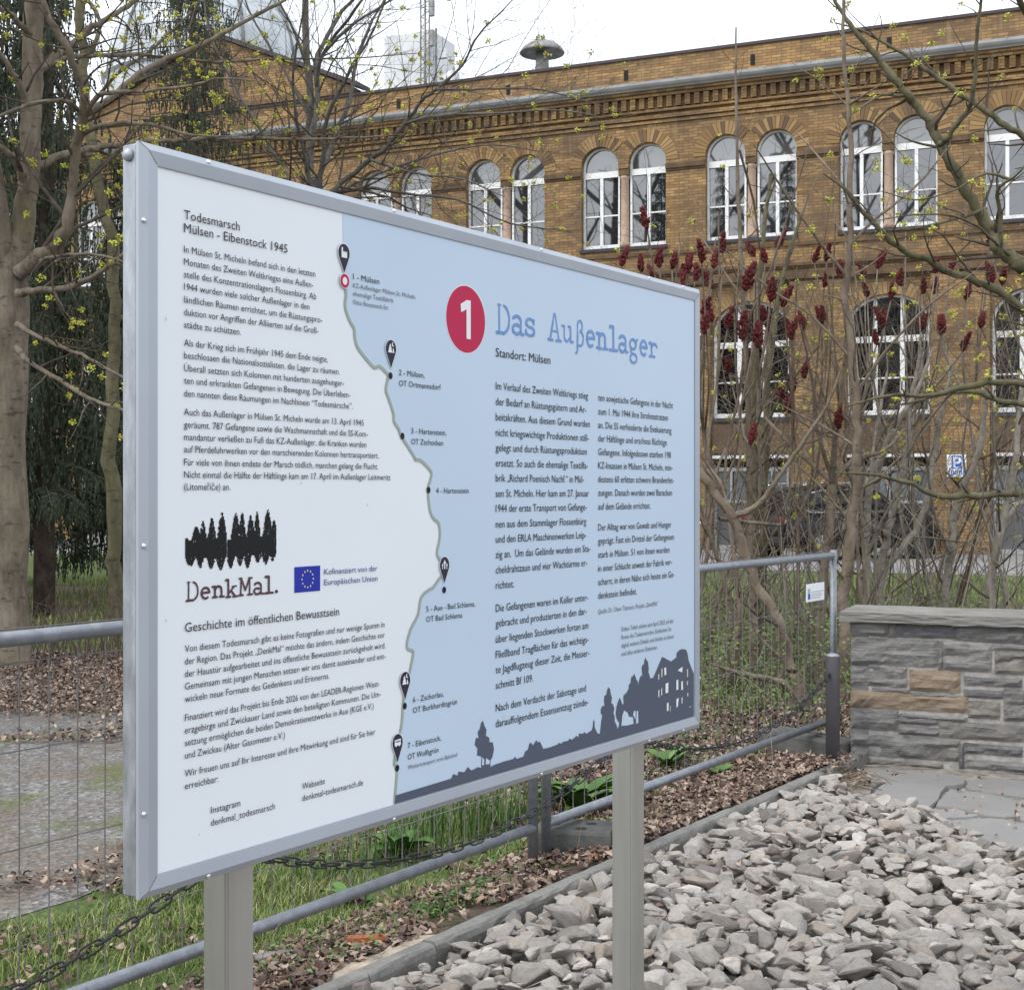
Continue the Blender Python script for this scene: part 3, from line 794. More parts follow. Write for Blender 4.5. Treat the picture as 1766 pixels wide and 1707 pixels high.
# number badge
bc = (.8414, .9626); mb = MB(); mb.mi = 1; disc(mb, bc, .0712, .0712, .0009, 64); mb.mi = 0; disc(mb, bc, .0694, .0694, .0012, 64); mb.mi = 1
mb.poly([[(.8215, .9925), (.8435, 1.0030), (.8575, 1.0030), (.8575, .9225), (.8425, .9225), (.8425, .9835), (.8235, .9755)]], lambda a, b: bs(a, b, .0016))
mb.build('number_badge', [MATS['print_red'], MATS['print_paper']], panel)
# flag
mb = MB(); mb.poly([[(.3196, .4262), (.3879, .4262), (.3879, .4717), (.3196, .4717)]], lambda a, b: bs(a, b, .0010)); mb.mi = 1
for k in range(12):
    cx, cy = .35375 + .0150 * math.sin(R(30 * k)), .449 + .0150 * math.cos(R(30 * k))
    q = [(cx + (.0026 if i % 2 == 0 else .0011) * math.sin(R(36 * i)), cy + (.0026 if i % 2 == 0 else .0011) * math.cos(R(36 * i))) for i in range(10)]
    mb.poly([q], lambda a, b: bs(a, b, .0014))
mb.build('flag_emblem', [MATS['print_flag'], MATS['print_star']], panel)
# rough ink print of a row of trees over their reflection, above the word
rg = random.Random(4); mb = MB(); cs = .0021; ns = int((.276 - .062) / cs)
peaks = [(.085, .548, .010), (.100, .556, .008), (.120, .562, .009), (.143, .570, .011), (.175, .569, .011), (.190, .570, .009), (.211, .566, .010), (.226, .572, .008), (.252, .574, .012), (.268, .556, .009)]
dips = [(.072, .484, .010), (.094, .481, .008), (.118, .479, .010), (.140, .476, .011), (.163, .478, .010), (.185, .481, .009), (.203, .476, .009), (.228, .485, .010), (.247, .480, .009), (.264, .486, .008)]
for i in range(ns):
    s = .062 + i * cs
    lean = .0
    top = .528 + .008 * noise.noise((s * 60, 1, 0)) - (.05 if (.146 < s < .156) else 0)
    for px, py, w in peaks:
        d = abs(s - px) / w
        if d < 1: top = max(top, .528 + (py - .528) * (1 - d ** 1.6))
    bot = .498
    for px, py, w in dips:
        d = abs(s - px) / w
        if d < 1: bot = min(bot, .498 - (.498 - py) * (1 - d ** 1.6))
    core_a, core_b = .503 + .004 * noise.noise((s * 40, 5, 0)), .527 - (.006 if s < .13 else -.003) + .006 * noise.noise((s * 50, 9, 0))
    y = bot
    while y < top:
        den = 1.6 if core_a - .004 < y < core_b + .002 else (.84 if y > core_b else .78)
        if noise.noise((s * 260, y * 260, 2)) * .9 + rg.random() * .55 < den - .12:
            dd = .0007; h = cs * rg.uniform(.55, .85); dd += rg.random() * .0003
            mb.add([bs(s - h, y - h, dd), bs(s + h, y - h, dd), bs(s + h, y + h, dd), bs(s - h, y + h, dd)], [(0, 1, 2, 3)])
        y += cs * 1.28
mb.build('tree_emblem', MATS['print_black'], panel)
# typewriter lettering drawn as worn slab strokes; one unit high = capital height
def arc(cx, cy, rx, ry, a0, a1, n=9): return [(cx + rx * math.cos(R(a0 + (a1 - a0) * i / n)), cy + ry * math.sin(R(a0 + (a1 - a0) * i / n))) for i in range(n + 1)]
SLAB = {
 'D': (.78, [([(.06, 0), (.42, 0)], .11), ([(.18, .02), (.18, 1.0)], .09), ([(.10, 1), (.26, 1)], .05), (arc(.36, .5, .32, .5, -80, 70), .09), ([(.40, 1.0), (.46, .97)], .06)]),
 'a': (.66, [(arc(.28, .50, .20, .17, 150, 0, 7) + [(.48, .10)], .11), (arc(.27, .19, .20, .17, 60, 330, 9), .11), ([(.48, .12), (.50, .03), (.62, .03)], .10)]),
 's': (.62, [(arc(.29, .48, .20, .15, 20, 250, 8) + arc(.30, .17, .22, .16, 80, -160, 8), .10), ([(.49, .62), (.49, .46)], .08), ([(.08, .20), (.08, .04)], .08)]),
 'A': (.74, [([(.14, .04), (.34, 1.0), (.40, 1.0), (.60, .04)], .08), ([(.22, .36), (.52, .36)], .07), ([(.03, .02), (.27, .02)], .09), ([(.46, .02), (.72, .02)], .09)]),
 'u': (.72, [([(.05, .60), (.17, .60), (.17, .20)] + arc(.31, .19, .14, .16, 180, 300, 5) + [(.50, .20)], .08), ([(.40, .60), (.52, .60), (.52, .03), (.66, .03)], .09)]),
 'ß': (.66, [([(.12, -.32), (.20, -.22), (.20, .72)] + arc(.34, .74, .14, .22, 180, 10, 7) + [(.46, .62), (.36, .55)], .08), (arc(.34, .26, .20, .28, 85, -110, 9), .08)]),
 'e': (.66, [([(.10, .34), (.53, .36)] + arc(.31, .33, .22, .30, 10, 305, 13), .11)]),
 'n': (.74, [([(.03, .60), (.17, .60), (.17, .04)], .12), ([(.17, .42)] + arc(.36, .42, .17, .19, 150, 0, 6) + [(.53, .04)], .12), ([(.04, .03), (.30, .03)], .10), ([(.42, .03), (.68, .03)], .10)]),
 'l': (.60, [([(.10, .97), (.30, .97), (.30, .04)], .13), ([(.06, .03), (.55, .03)], .11)]),
 'g': (.70, [(arc(.30, .40, .20, .20, 0, 360, 14), .10), ([(.46, .52), (.60, .62)], .09), (arc(.30, .40, .2, .2, 235, 250, 2) + [(.14, .10), (.22, .02), (.44, .0)] + arc(.34, -.18, .22, .18, 75, -250, 12), .09)]),
 'r': (.66, [([(.05, .58), (.20, .58), (.20, .04)], .12), ([(.20, .40)] + arc(.40, .38, .18, .20, 150, 40, 5) + [(.56, .46)], .10), ([(.06, .03), (.42, .03)], .10)]),
 'k': (.74, [([(.04, .97), (.18, .97), (.18, .04)], .12), ([(.20, .24), (.50, .58)], .09), ([(.32, .36), (.56, .05)], .11), ([(.05, .03), (.30, .03)], .10), ([(.44, .03), (.70, .03)], .10), ([(.40, .60), (.64, .60)], .08)]),
 'M': (.86, [([(.16, .04), (.18, .97), (.42, .30), (.66, .97), (.68, .04)], .10), ([(.04, .03), (.30, .03)], .10), ([(.56, .03), (.82, .03)], .10), ([(.06, .97), (.22, .97)], .09), ([(.62, .97), (.80, .97)], .09)]),
 '.': (.36, [(arc(.16, .08, .045, .045, 0, 360, 6), .10)]), ' ': (.62, [])}
def slab_text(name, word, s0, s1, t0, t1, cap, mat, jit):
    rg = random.Random(len(word)); tot = sum(SLAB[c][0] for c in word); k = (s1 - s0) / tot; mb = MB(); x = 0
    for c in word:
        w, strokes = SLAB[c]; dy = rg.uniform(-jit, jit) * cap
        for pts, wd in strokes:
            q = []
            for i in range(len(pts) - 1):          # subdivide so the edge can wander like worn type
                for j in range(3): q.append(tuple(pts[i][m] + (pts[i + 1][m] - pts[i][m]) * j / 3 for m in (0, 1)))
            q.append(pts[-1])
            q2 = []
            for a, b in q:
                f = (x + a) / tot
                q2.append((s0 + (x + a) * k + rg.uniform(-.010, .010) * cap, t0 + (t1 - t0) * f + b * cap + dy + rg.uniform(-.010, .010) * cap))
            ribbon(mb, q2, wd * cap * 1.22, .0009)
        x += w
    mb.build(name, mat, panel)
slab_text('title_text', 'Das Außenlager', .950, 1.692, .9480, .9500, .0600, MATS['print_title'], .03)
slab_text('emblem_word', 'DenkMal.', .0605, .2815, .4290, .4290, .0300, MATS['print_brown'], .03)
# ordinary lettering, every paragraph one mesh
def text_mesh(s):
    cu = bpy.data.curves.new('lettering', 'FONT'); cu.body = s; cu.size = 1.0; cu.resolution_u = 2; cu.fill_mode = 'FRONT'
    ob = bpy.data.objects.new('lettering', cu)
    me = bpy.data.meshes.new_from_object(ob)
    co = np.zeros(len(me.vertices) * 3, dtype=np.float32); me.vertices.foreach_get('co', co); co = co.reshape(-1, 3)
    fs = [tuple(p.vertices) for p in me.polygons]
    bpy.data.objects.remove(ob); bpy.data.curves.remove(cu); bpy.data.meshes.remove(me)
    return co, fs
H_REF = text_mesh('H')[0][:, 1].max()
for name, mat, cap, lines in TEXT:
    mb = MB()
    for s, x, y, w in lines:
        co, fs = text_mesh(s)
        if not len(co): continue
        a, b = co[:, 0].min(), co[:, 0].max()
        kx, ky = w / (b - a), cap * 1.13 / H_REF
        mb.add([bs(x + (p[0] - a) * kx, y + p[1] * ky, .0022) for p in co], fs)
    mb.build(name, MATS[mat], panel)
# specks of dirt on the print
mb = MB(); rg = random.Random(8)
for s, t_ in [(.018, .88), (.018, .40), (.45, 1.06), (.335, .62), (1.46, .70), (.52, .58), (.98, .12), (1.2, .86), (.09, .045), (1.39, .94), (.86, .30), (.40, .33)]:
    a, b = rg.uniform(.0008, .0016), rg.uniform(.001, .004); disc(mb, (s, t_), a, b, .0026, 7)
mb.build('dirt_speck', MATS['print_pale_grey'], panel)
# ================================================================== GROUND (structure)
def sheet(name, poly_pts, z, mat, step=None, amp=0.0, seed=0):
    mb = MB(); mb.poly([[(p[0], p[1]) for p in poly_pts]], lambda a, b: Vector((a, b, z)))
    o = mb.build(name, mat, fix=False)
    return tag(o, kind='structure')
def P2(*un_pts): return [tuple(un(u, n)[:2]) for u, n in un_pts]
KN = -2.765                                  # kerb line: its face towards the stones
sheet('ground', [(-300, -60), (300, -60), (300, 400), (-300, 400)], -.02, MATS['soil'])
sheet('gravel_track', P2((-6, -4.42), (3.6, -4.42), (5.0, -4.75), (6.2, -5.0), (7.2, -5.8), (8.6, -7.4), (9.5, -9.5), (9, -14), (-6, -14)), -.012, MATS['gravel_track'])
sheet('lawn', P2((-6, -3.05), (5.6, -3.05), (6.2, -3.6), (6.0, -4.9), (5.0, -4.72), (3.6, -4.40), (-6, -4.40)), -.008, MATS['lawn'])
EB = math.atan2(-.4018, .9157)                # bearing of the facade, to the right
B0 = Vector((11.69, 35.5, 0)); ER = Vector((math.cos(EB), math.sin(EB), 0)); EI = Vector((-math.sin(EB), math.cos(EB), 0))
def fb(x, y, z=0.0): return B0 + ER * x + EI * y + Vector((0, 0, z))
sheet('asphalt_yard', [tuple(fb(x, y)[:2]) for x, y in ((-70, -9.2), (40, -9.2), (40, 2), (-70, 2))], -.010, MATS['asphalt'])
sheet('far_lawn', [tuple(fb(x, y)[:2]) for x, y in ((-70, -9.2), (-70, -26), (-17, -20), (-8, -16.5), (0, -15.5), (40, -15.5), (40, -9.2))], -.014, MATS['lawn'])
# concrete kerb between the planting and the stone bed, in three lengths
mb = MB()
for u0, u1, w in ((1.0, 3.70, 0), (3.705, 6.05, .003), (6.055, 7.62, -.002)):
    M = Matrix.Translation(un(0, KN, 0)) @ Matrix.Rotation(TH, 4, 'Z')
    bm = bmesh.new(); n = int((u1 - u0) / .06); rg = random.Random(int(u0 * 10))
    rows = []
    for i in range(n + 1):
        u = u0 + (u1 - u0) * i / n; j = lambda s=.003: rg.uniform(-s, s)
        ring = [(0, -.2), (j(), .055), (.004 + j(.002), .074 + j()), (.012 + j(), .082 + w + j(.003)), (.055, .083 + w + j(.002)), (.066 + j(), .076), (.07, -.2)]
        rows.append([bm.verts.new((u, y, z)) for y, z in ring])
    for a, b in zip(rows, rows[1:]):
        for k in range(len(a) - 1): bm.faces.new((a[k], b[k], b[k + 1], a[k + 1]))
    bm.faces.new(rows[0]); bm.faces.new(list(reversed(rows[-1])))
    mb.bm(bm, M)
tag(mb.build('kerb', MATS['concrete'], fix=True), kind='structure')
mb = MB(); a = gp(1500, 1292); M = Matrix.Translation(un(7.85, -2.80)) @ Matrix.Rotation(TH, 4, 'Z'); mb.bbox(-.2, .42, 0, .08, -.1, .075, .008, M)
tag(mb.build('kerb_stone', MATS['concrete']), kind='structure')
# earth heaped up against the back of the kerb
def gz(p):
    n = p.dot(ND)
    return .062 * max(0, min(1, (n + 3.30) / .42)) if n < KN + .03 and p.dot(UD) < 7.7 else 0.0
mb = MB(); rows = []
for i in range(140):
    u = 1.0 + i * .048; r_ = []
    for j in range(10):
        n = -3.40 + j * (.635 / 9); q = un(u, n); r_.append(q + Vector((0, 0, gz(q) - .006 + .012 * noise.noise((q.x * 7, q.y * 7, 1)) - (.02 if j == 0 else 0))))
    rows.append(r_)
mb.add([p for r_ in rows for p in r_], [(i * 10 + j, i * 10 + j + 1, (i + 1) * 10 + j + 1, (i + 1) * 10 + j) for i in range(139) for j in range(9)])
tag(mb.build('planting_bed', MATS['soil'], smooth=True, fix=True), kind='structure')
# spilled sand behind the kerb
mb = MB(); c = un(gp(650, 1650, .06).dot(UD), KN - .085, .064); rg = random.Random(2)
ring = []
rows = []
for k in range(7):
    f = k / 6; rows.append([c + UD * (math.cos(w) * .30 * f * (1 + .25 * noise.noise((math.cos(w) * 2, math.sin(w) * 2, 3)))) + ND * (math.sin(w) * .075 * f) + Vector((0, 0, .006 + .012 * (1 - f * f) + rg.uniform(-.004, .004) - (.03 if k == 6 else 0))) for w in [2 * math.pi * i / 28 for i in range(28)]])
for a, b in zip(rows, rows[1:]): mb.add(a + b, [(i, (i + 1) % 28, 28 + (i + 1) % 28, 28 + i) for i in range(28)])
for vtx in range(len(mb.v)): pass
tag(mb.build('spilled_sand', MATS['sand'], smooth=True), kind='stuff')

# ------------------------------------------------------------------ flagstones
z1 = lambda pts: [(1166 + a / 2.943, 1127 + b / 2.943) for a, b in pts]
flags = [[(1118, 590), (1300, 600), (1462, 622), (1470, 658), (1378, 672), (1262, 808), (1100, 775), (962, 745), (1030, 680)],
 [(1482, 648), (1600, 622), (1766, 640), (1900, 660), (1900, 735), (1645, 703), (1560, 690), (1475, 672)],
 [(1395, 682), (1560, 700), (1645, 715), (1735, 742), (1716, 815), (1560, 812), (1440, 778), (1318, 762)],
 [(1308, 790), (1430, 786), (1482, 810), (1540, 818), (1490, 828), (1302, 836)],
 [(1325, 850), (1490, 836), (1600, 832), (1766, 862), (1960, 900), (1960, 1060), (1766, 1010), (1560, 965), (1410, 920), (1370, 880)],
 [(905, 588), (1010, 582), (1105, 590), (1075, 640), (1000, 668), (935, 640)], [(1752, 742), (1960, 770), (1960, 850), (1766, 852), (1728, 815)],
 [(850, 700), (950, 690), (1010, 672), (955, 735), (900, 740)], [(2000, 660), (2300, 720), (2300, 900), (1990, 850)], [(1985, 880), (2300, 930), (2300, 1150), (1985, 1060)]]
mb = MB()
for f in flags:
    pts = [gp(x, y, .03) for x, y in z1(f)]
    pts = [(p.x, p.y) for p in pts]
    rg = random.Random(len(f)); q = []
    for i in range(len(pts)):
        a, b = pts[i], pts[(i + 1) % len(pts)]
        for j in range(4):
            w = j / 4; q.append((a[0] + (b[0] - a[0]) * w + rg.uniform(-.008, .008), a[1] + (b[1] - a[1]) * w + rg.uniform(-.008, .008)))
    cx = sum(p[0] for p in q) / len(q); cy = sum(p[1] for p in q) / len(q); dz = rg.uniform(-.004, .004)
    ins = lambda a, b, k: (cx + (a - cx) * k, cy + (b - cy) * k)
    n = len(q)
    mb.poly([[ins(a, b, .985) for a, b in q]], lambda a, b: Vector((a, b, .03 + dz)))
    top = [Vector((*ins(a, b, .985), .03 + dz)) for a, b in q]; mid = [Vector((a, b, .022 + dz)) for a, b in q]; bot = [Vector((a, b, -.04)) for a, b in q]
    o = len(mb.v) - n
    mb.add(mid + bot, [(i, (i + 1) % n, n + (i + 1) % n, n + i) for i in range(n)])
    p = len(mb.v) - 2 * n
    for i in range(n): mb.f.append((o + i, o + (i + 1) % n, p + (i + 1) % n, p + i)); mb.m.append(0)
tag(mb.build('paving', MATS['flagstone'], fix=True), kind='structure')
mb = MB(); mb.poly([[tuple(gp(x, y)[:2]) for x, y in z1([(880, 570), (1500, 560), (2400, 640), (2400, 1250), (1766, 1000), (1400, 900), (960, 735), (830, 690)])]], lambda a, b: Vector((a, b, .008)))
tag(mb.build('paving_joint', MATS['paving_sand']), kind='structure')

# ------------------------------------------------------------------ rubble stones
def stone_proto(seed):
    rg = random.Random(seed); bm = bmesh.new()
    for _ in range(13):
        w = Vector((rg.gauss(0, 1), rg.gauss(0, 1), rg.gauss(0, 1))).normalized()
        k = rg.uniform(.82, 1.0); bm.verts.new((w.x * k * .5, w.y * k * rg.uniform(.28, .40), w.z * k * rg.uniform(.14, .25)))
    bmesh.ops.convex_hull(bm, input=bm.verts[:])
    for v in [v for v in bm.verts if not v.link_faces]: bm.verts.remove(v)
    bmesh.ops.dissolve_limit(bm, angle_limit=R(14), verts=bm.verts[:], edges=bm.edges[:])
    bmesh.ops.bevel(bm, geom=bm.edges[:], offset=.028, segments=1, affect='EDGES')
    bmesh.ops.triangulate(bm, faces=bm.faces[:])
    bmesh.ops.subdivide_edges(bm, edges=bm.edges[:], cuts=1, use_grid_fill=True)
    for v in bm.verts:
        q = v.co * 6 + Vector((seed * 3.1, 0, 0)); v.co += v.co.normalized() * (.045 * noise.noise(q) + .022 * noise.noise(q * 3.3)) + Vector((0, 0, .016 * noise.noise(Vector((q.x, q.y, q.z * 5)))))
    bmesh.ops.smooth_vert(bm, verts=bm.verts[:], factor=.18, use_axis_x=True, use_axis_y=True, use_axis_z=True)
    me = bpy.data.meshes.new('rubble_stone'); bm.to_mesh(me); bm.free()
    me.materials.append(MATS['rubble_stone'])
    return me
mb = MB(); mb.poly([P2((1.0, KN + .002), (7.6, KN + .002), (8.2, -1), (6.5, 3), (1, 4))], lambda a, b: Vector((a, b, -.004)))
tag(mb.build('stone_bed', MATS['bed_gravel']), kind='structure')
PRO = [stone_proto(s) for s in range(16)]
rg = random.Random(11)
bed_poly = [(1.0, KN + .02), (7.45, KN + .02)]
def edge_px(y):  # right-hand boundary of the bed on the ground, in picture terms of the paving's edge
    pass
pv = [gp(x, y) for x, y in z1([(800, 640), (960, 748), (1110, 788), (1265, 825), (1360, 870), (1400, 925), (1560, 980), (1766, 1030), (1985, 1100), (2300, 1190)])]
pvn = [((p.x * UD.x + p.y * UD.y), (p.x * ND.x + p.y * ND.y)) for p in pv]
def umax(n):
    if n <= pvn[0][1]: return pvn[0][0] + .25
    for a, b in zip(pvn, pvn[1:]):
        if a[1] <= n <= b[1]: return a[0] + (b[0] - a[0]) * (n - a[1]) / (b[1] - a[1])
    return pvn[-1][0]
spots = []; grid = {}
def ok(p, r):
    k = (int(p.x / .2), int(p.y / .2))
    for i in (-1, 0, 1):
        for j in (-1, 0, 1):
            for q, rr in grid.get((k[0] + i, k[1] + j), ()):
                if (q - p).length < (r + rr) * .72: return False
    grid.setdefault(k, []).append((p, r)); return True
for layer, (cnt, lo, hi) in enumerate(((9000, .045, .082), (18000, .028, .046), (18000, .014, .028))):
    for _ in range(cnt):
        u, n = rg.uniform(2.9, 7.8), rg.uniform(KN + .03, .9)
        if u > umax(n) - .02: continue
        p = un(u, n)
        if p.y < 3.6 or abs(p.x) > .40 * p.y + .3: continue
        r = rg.uniform(lo, hi) * (1.0 if p.y < 6 else .86)
        if n < KN + .01 + r * .5: continue
        if (un(1.786, SN - .068) - p).length < .05 + r * .5 or (un(3.216, SN - .068) - p).length < .05 + r * .5: continue
        if ok(p, r): spots.append((p, r, layer))
items = []
for p, r, layer in spots:
    h = .035 + .02 * noise.noise((p.x * 1.3, p.y * 1.3, 3)) + (.018 if layer == 0 else .0) + rg.uniform(-.01, .022)
    u = p.dot(UD); n = p.dot(ND)
    d = umax(n) - u
    if d < .35: h *= max(.35, d / .35)
    size = r * 2 * rg.uniform(1.1, 1.4)
    M = Matrix.Translation(p + Vector((0, 0, h))) @ Matrix.Rotation(rg.uniform(0, 6.28), 4, 'Z') @ Matrix.Rotation(rg.gauss(0, .38), 4, 'X') @ Matrix.Rotation(rg.gauss(0, .32), 4, 'Y') @ Matrix.Diagonal((size * rg.uniform(.9, 1.15), size * rg.uniform(.9, 1.2), size * rg.uniform(.85, 1.25), 1))
    items.append((size / p.y, rg.randrange(16), M))
for _ in range(3600):                          # a looser top layer
    u, n = rg.uniform(2.9, 7.6), rg.uniform(KN + .05, .9)
    p = un(u, n)
    if u > umax(n) - .12 or p.y < 3.6 or abs(p.x) > .40 * p.y + .3: continue
    if (un(1.786, SN - .068) - p).length < .13 or (un(3.216, SN - .068) - p).length < .13: continue
    size = rg.choice((.05, .06, .075, .085, .10, .12, .15, .18)) * rg.uniform(.85, 1.1)
    M = Matrix.Translation(p + Vector((0, 0, .062 + rg.uniform(-.01, .022)))) @ Matrix.Rotation(rg.uniform(0, 6.28), 4, 'Z') @ Matrix.Rotation(rg.gauss(0, .28), 4, 'X') @ Matrix.Rotation(rg.gauss(0, .25), 4, 'Y') @ Matrix.Diagonal((size, size * rg.uniform(.85, 1.2), size * rg.uniform(.8, 1.15), 1))
    items.append((size / p.y * 1.1, rg.randrange(16), M))
items.sort(key=lambda t: -t[0])
vis = lambda M: (lambda p: abs(p.x) < .37 * p.y and p.y > 4.15)(M.translation)
n_single = 0; rest = []
for s, k, M in items:
    if n_single < 300 and vis(M):
        o = link('rubble_stone', PRO[k]); o.matrix_world = M
        tag(o, 'grey angular rubble stone lying loose in the stone bed beside the concrete kerb', 'stone', 'rubble stones in the bed by the kerb')
        n_single += 1
    else: rest.append((k, M))
pv_, pf_ = [], []
for me in PRO:
    co = np.zeros(len(me.vertices) * 3); me.vertices.foreach_get('co', co); pv_.append(co.reshape(-1, 3)); pf_.append([tuple(p.vertices) for p in me.polygons])
mb = MB()
for k, M in rest:
    m = np.array(M); mb.add(pv_[k] @ m[:3, :3].T + m[:3, 3], pf_[k])
tag(mb.build('rubble_bed', MATS['rubble_bed']), 'bed of grey rubble stones filling the corner between kerb, paving and board', 'stones', kind='stuff')

# ================================================================== DRY LAID STONE WALL
WD = Vector((.92, -.392, 0)).normalized(); WN = Vector((-WD.y, WD.x, 0))   # along the wall, into the wall
W0 = gp(1467, 1316)
WM = Matrix.Translation(W0) @ Matrix.Rotation(math.atan2(WD.y, WD.x), 4, 'Z')
def wall_xy(zx, zy):
    x, y = 1420 + zx / 5.02, 1020 + zy / 5.02
    d = Vector(((x - 883) / F, 1, -(y - 848) / F))
    k = (W0 - Vector((0, 0, EYE))).dot(WN) / d.dot(WN)
    p = d * k + Vector((0, 0, EYE))
    return (p - W0).dot(WD), p.z
wall = empty('stone_wall', W0, 'low grey natural stone wall under flat cap slabs, between the bollard and the right edge', 'wall', math.atan2(WD.y, WD.x))
ST = [(238, 258, 556, 380), (563, 262, 625, 395), (628, 268, 1135, 405), (1150, 285, 1760, 448), (245, 400, 985, 650), (1040, 462, 1448, 690), (1460, 470, 1760, 512), (1490, 525, 1760, 715),
 (225, 645, 715, 822), (752, 680, 1178, 872), (1225, 742, 1712, 826), (1222, 850, 1550, 925), (1568, 850, 1760, 1120), (225, 858, 1245, 1045), (1258, 950, 1520, 1100),
 (225, 1010, 640, 1200), (652, 1075, 990, 1155), (655, 1165, 1000, 1248), (1010, 1122, 1725, 1300), (230, 1235, 1175, 1465), (1222, 1315, 1715, 1425), (1225, 1455, 1760, 1560), (250, 1440, 380, 1500), (385, 1455, 1030, 1535), (995, 440, 1035, 675), (1175, 1320, 1215, 1530), (430, 835, 745, 862), (760, 875, 1180, 905), (670, 1058, 1240, 1075)]
TAN = {9, 13}
def rock_face(mb, x0, x1, z0, z1, seed, dep=.16):
    rg = random.Random(seed); nx = max(3, int((x1 - x0) / .022)); nz = max(3, int((z1 - z0) / .02))
    vs = []; rough = rg.uniform(.014, .034)
    for j in range(nz + 1):
        for i in range(nx + 1):
            a, b = i / nx, j / nz; x = x0 + (x1 - x0) * a; z = z0 + (z1 - z0) * b
            e = min(a * (x1 - x0), (1 - a) * (x1 - x0), b * (z1 - z0), (1 - b) * (z1 - z0))
            q = Vector((x * 5 + seed, z * 22, seed * 1.7))
            y = -.012 - rough * (noise.fractal(q, .9, 2.1, 4)) * min(1, e / .012) - .006 * noise.noise(Vector((x * 30, z * 70, seed))) + (.013 * (1 - min(1, e / .008)))
            if b in (0, 1): z += .006 * noise.noise(Vector((x * 9, seed, b)))
            if a in (0, 1): x += .005 * noise.noise(Vector((z * 20, seed, a)))
            vs.append((x, y, z))
    W = nx + 1; o = [(i + j * W, i + 1 + j * W, i + 1 + (j + 1) * W, i + (j + 1) * W) for j in range(nz) for i in range(nx)]
    mb.add(vs, o)
    base = len(mb.v) - len(vs)
    ring = [i for i in range(W)] + [nx + j * W for j in range(1, nz + 1)] + [i + nz * W for i in range(nx - 1, -1, -1)] + [j * W for j in range(nz - 1, 0, -1)]
    back = [(vs[i][0], dep, vs[i][2]) for i in ring]; n = len(ring)
    mb.add(back, []); bo = len(mb.v) - n
    for k in range(n):
        mb.f.append((base + ring[(k + 1) % n], base + ring[k], bo + k, bo + (k + 1) % n)); mb.m.append(mb.mi)
mb = MB()
for k, (a, b, c, d) in enumerate(ST):
    ex = min(7, (c - a) * .06); ez = min(7, (d - b) * .09); x0, z1_ = wall_xy(a - ex, b - ez); x1, z0_ = wall_xy(c + ex, d + ez)
    _, z1b = wall_xy((a + c) / 2, b + (c - a) * .012); _, z0b = wall_xy((a + c) / 2, d - (c - a) * .012)
    mb.mi = 1 if k in TAN else 0
    rock_face(mb, max(0, x0), x1, min(z0_, z1_ - .02), z1_, k + 3)
rg = random.Random(5); xr = wall_xy(1765, 800)[0]
z = .0
while z < .74:                                # the wall goes on beyond the picture
    h = rg.uniform(.06, .16); h = min(h, .78 - z); x = xr + .01 + rg.uniform(0, .05)
    while x < xr + 1.2:
        w = rg.uniform(.2, .5); mb.mi = 0; rock_face(mb, x, x + w, z, z + h - .012, int(x * 1000 + z * 77)); x += w + .015
    z += h
zz = 0.0; k = 60
while zz < .77:                               # left end face
    h = rg.uniform(.08, .15); sub = MB(); rock_face(sub, 0, .45, zz, min(.78, zz + h - .012), k); k += 1; mb.mi = 0
    mb.add([(p[1] + .008 + .0, .455 - p[0], p[2]) if p[1] < .1 else (.1, .455 - p[0], p[2]) for p in sub.v], sub.f); zz += h
mb.build('masonry', [MATS['masonry_stone'], MATS['masonry_tan']], wall)
mb = MB(); mb.box(.012, xr + 1.25, .006, .44, -.05, .808); mb.build('mortar_core', MATS['mortar'], wall)
zc = .812
for k, (a, b) in enumerate(((-.055, .965), (.968, 1.55), (1.557, xr + 1.3))):
    bm = bmesh.new(); nx, ny = int((b - a) / .03), 12; top = []
    sub = MB()
    def capz(x, y): return zc + .056 + .005 * noise.noise(Vector((x * 3, y * 8, k)))
    g = [[Vector((a + (b - a) * i / nx, -.055 + .56 * j / ny, 0)) for i in range(nx + 1)] for j in range(ny + 1)]
    vs = [(p.x, p.y, capz(p.x, p.y)) for r_ in g for p in r_]; W = nx + 1
    sub.add(vs, [(i + j * W, i + 1 + j * W, i + 1 + (j + 1) * W, i + (j + 1) * W) for j in range(ny) for i in range(nx)])
    for side in range(2):
        y = -.055 if side == 0 else .505
        rows = []
        for m in range(6):
            f = m / 5
            rows.append([(a + (b - a) * i / nx, y + (-1 if side == 0 else 1) * (.008 * noise.noise(Vector((i * .25, m * 3.1, k + side * 9))) if 0 < m else 0), capz(a + (b - a) * i / nx, y) - f * (.055 + .006 * noise.noise(Vector((i * .3, 7, k))))) for i in range(nx + 1)])
        o = [v for r_ in rows for v in r_]
        sub.add(o, [(i + j * W, i + (j + 1) * W, i + 1 + (j + 1) * W, i + 1 + j * W) if side == 0 else (i + j * W, i + 1 + j * W, i + 1 + (j + 1) * W, i + (j + 1) * W) for j in range(5) for i in range(nx)])
    for x in (a, b): sub.add([(x, -.055, zc), (x, .505, zc), (x, .505, capz(x, .505)), (x, -.055, capz(x, -.055))], [(0, 1, 2, 3)])
    sub.add([(a, -.055, zc + .002), (b, -.055, zc + .002), (b, .505, zc + .002), (a, .505, zc + .002)], [(0, 3, 2, 1)])
    sub.build('cap_slab', MATS['cap_slab'], wall, fix=True)

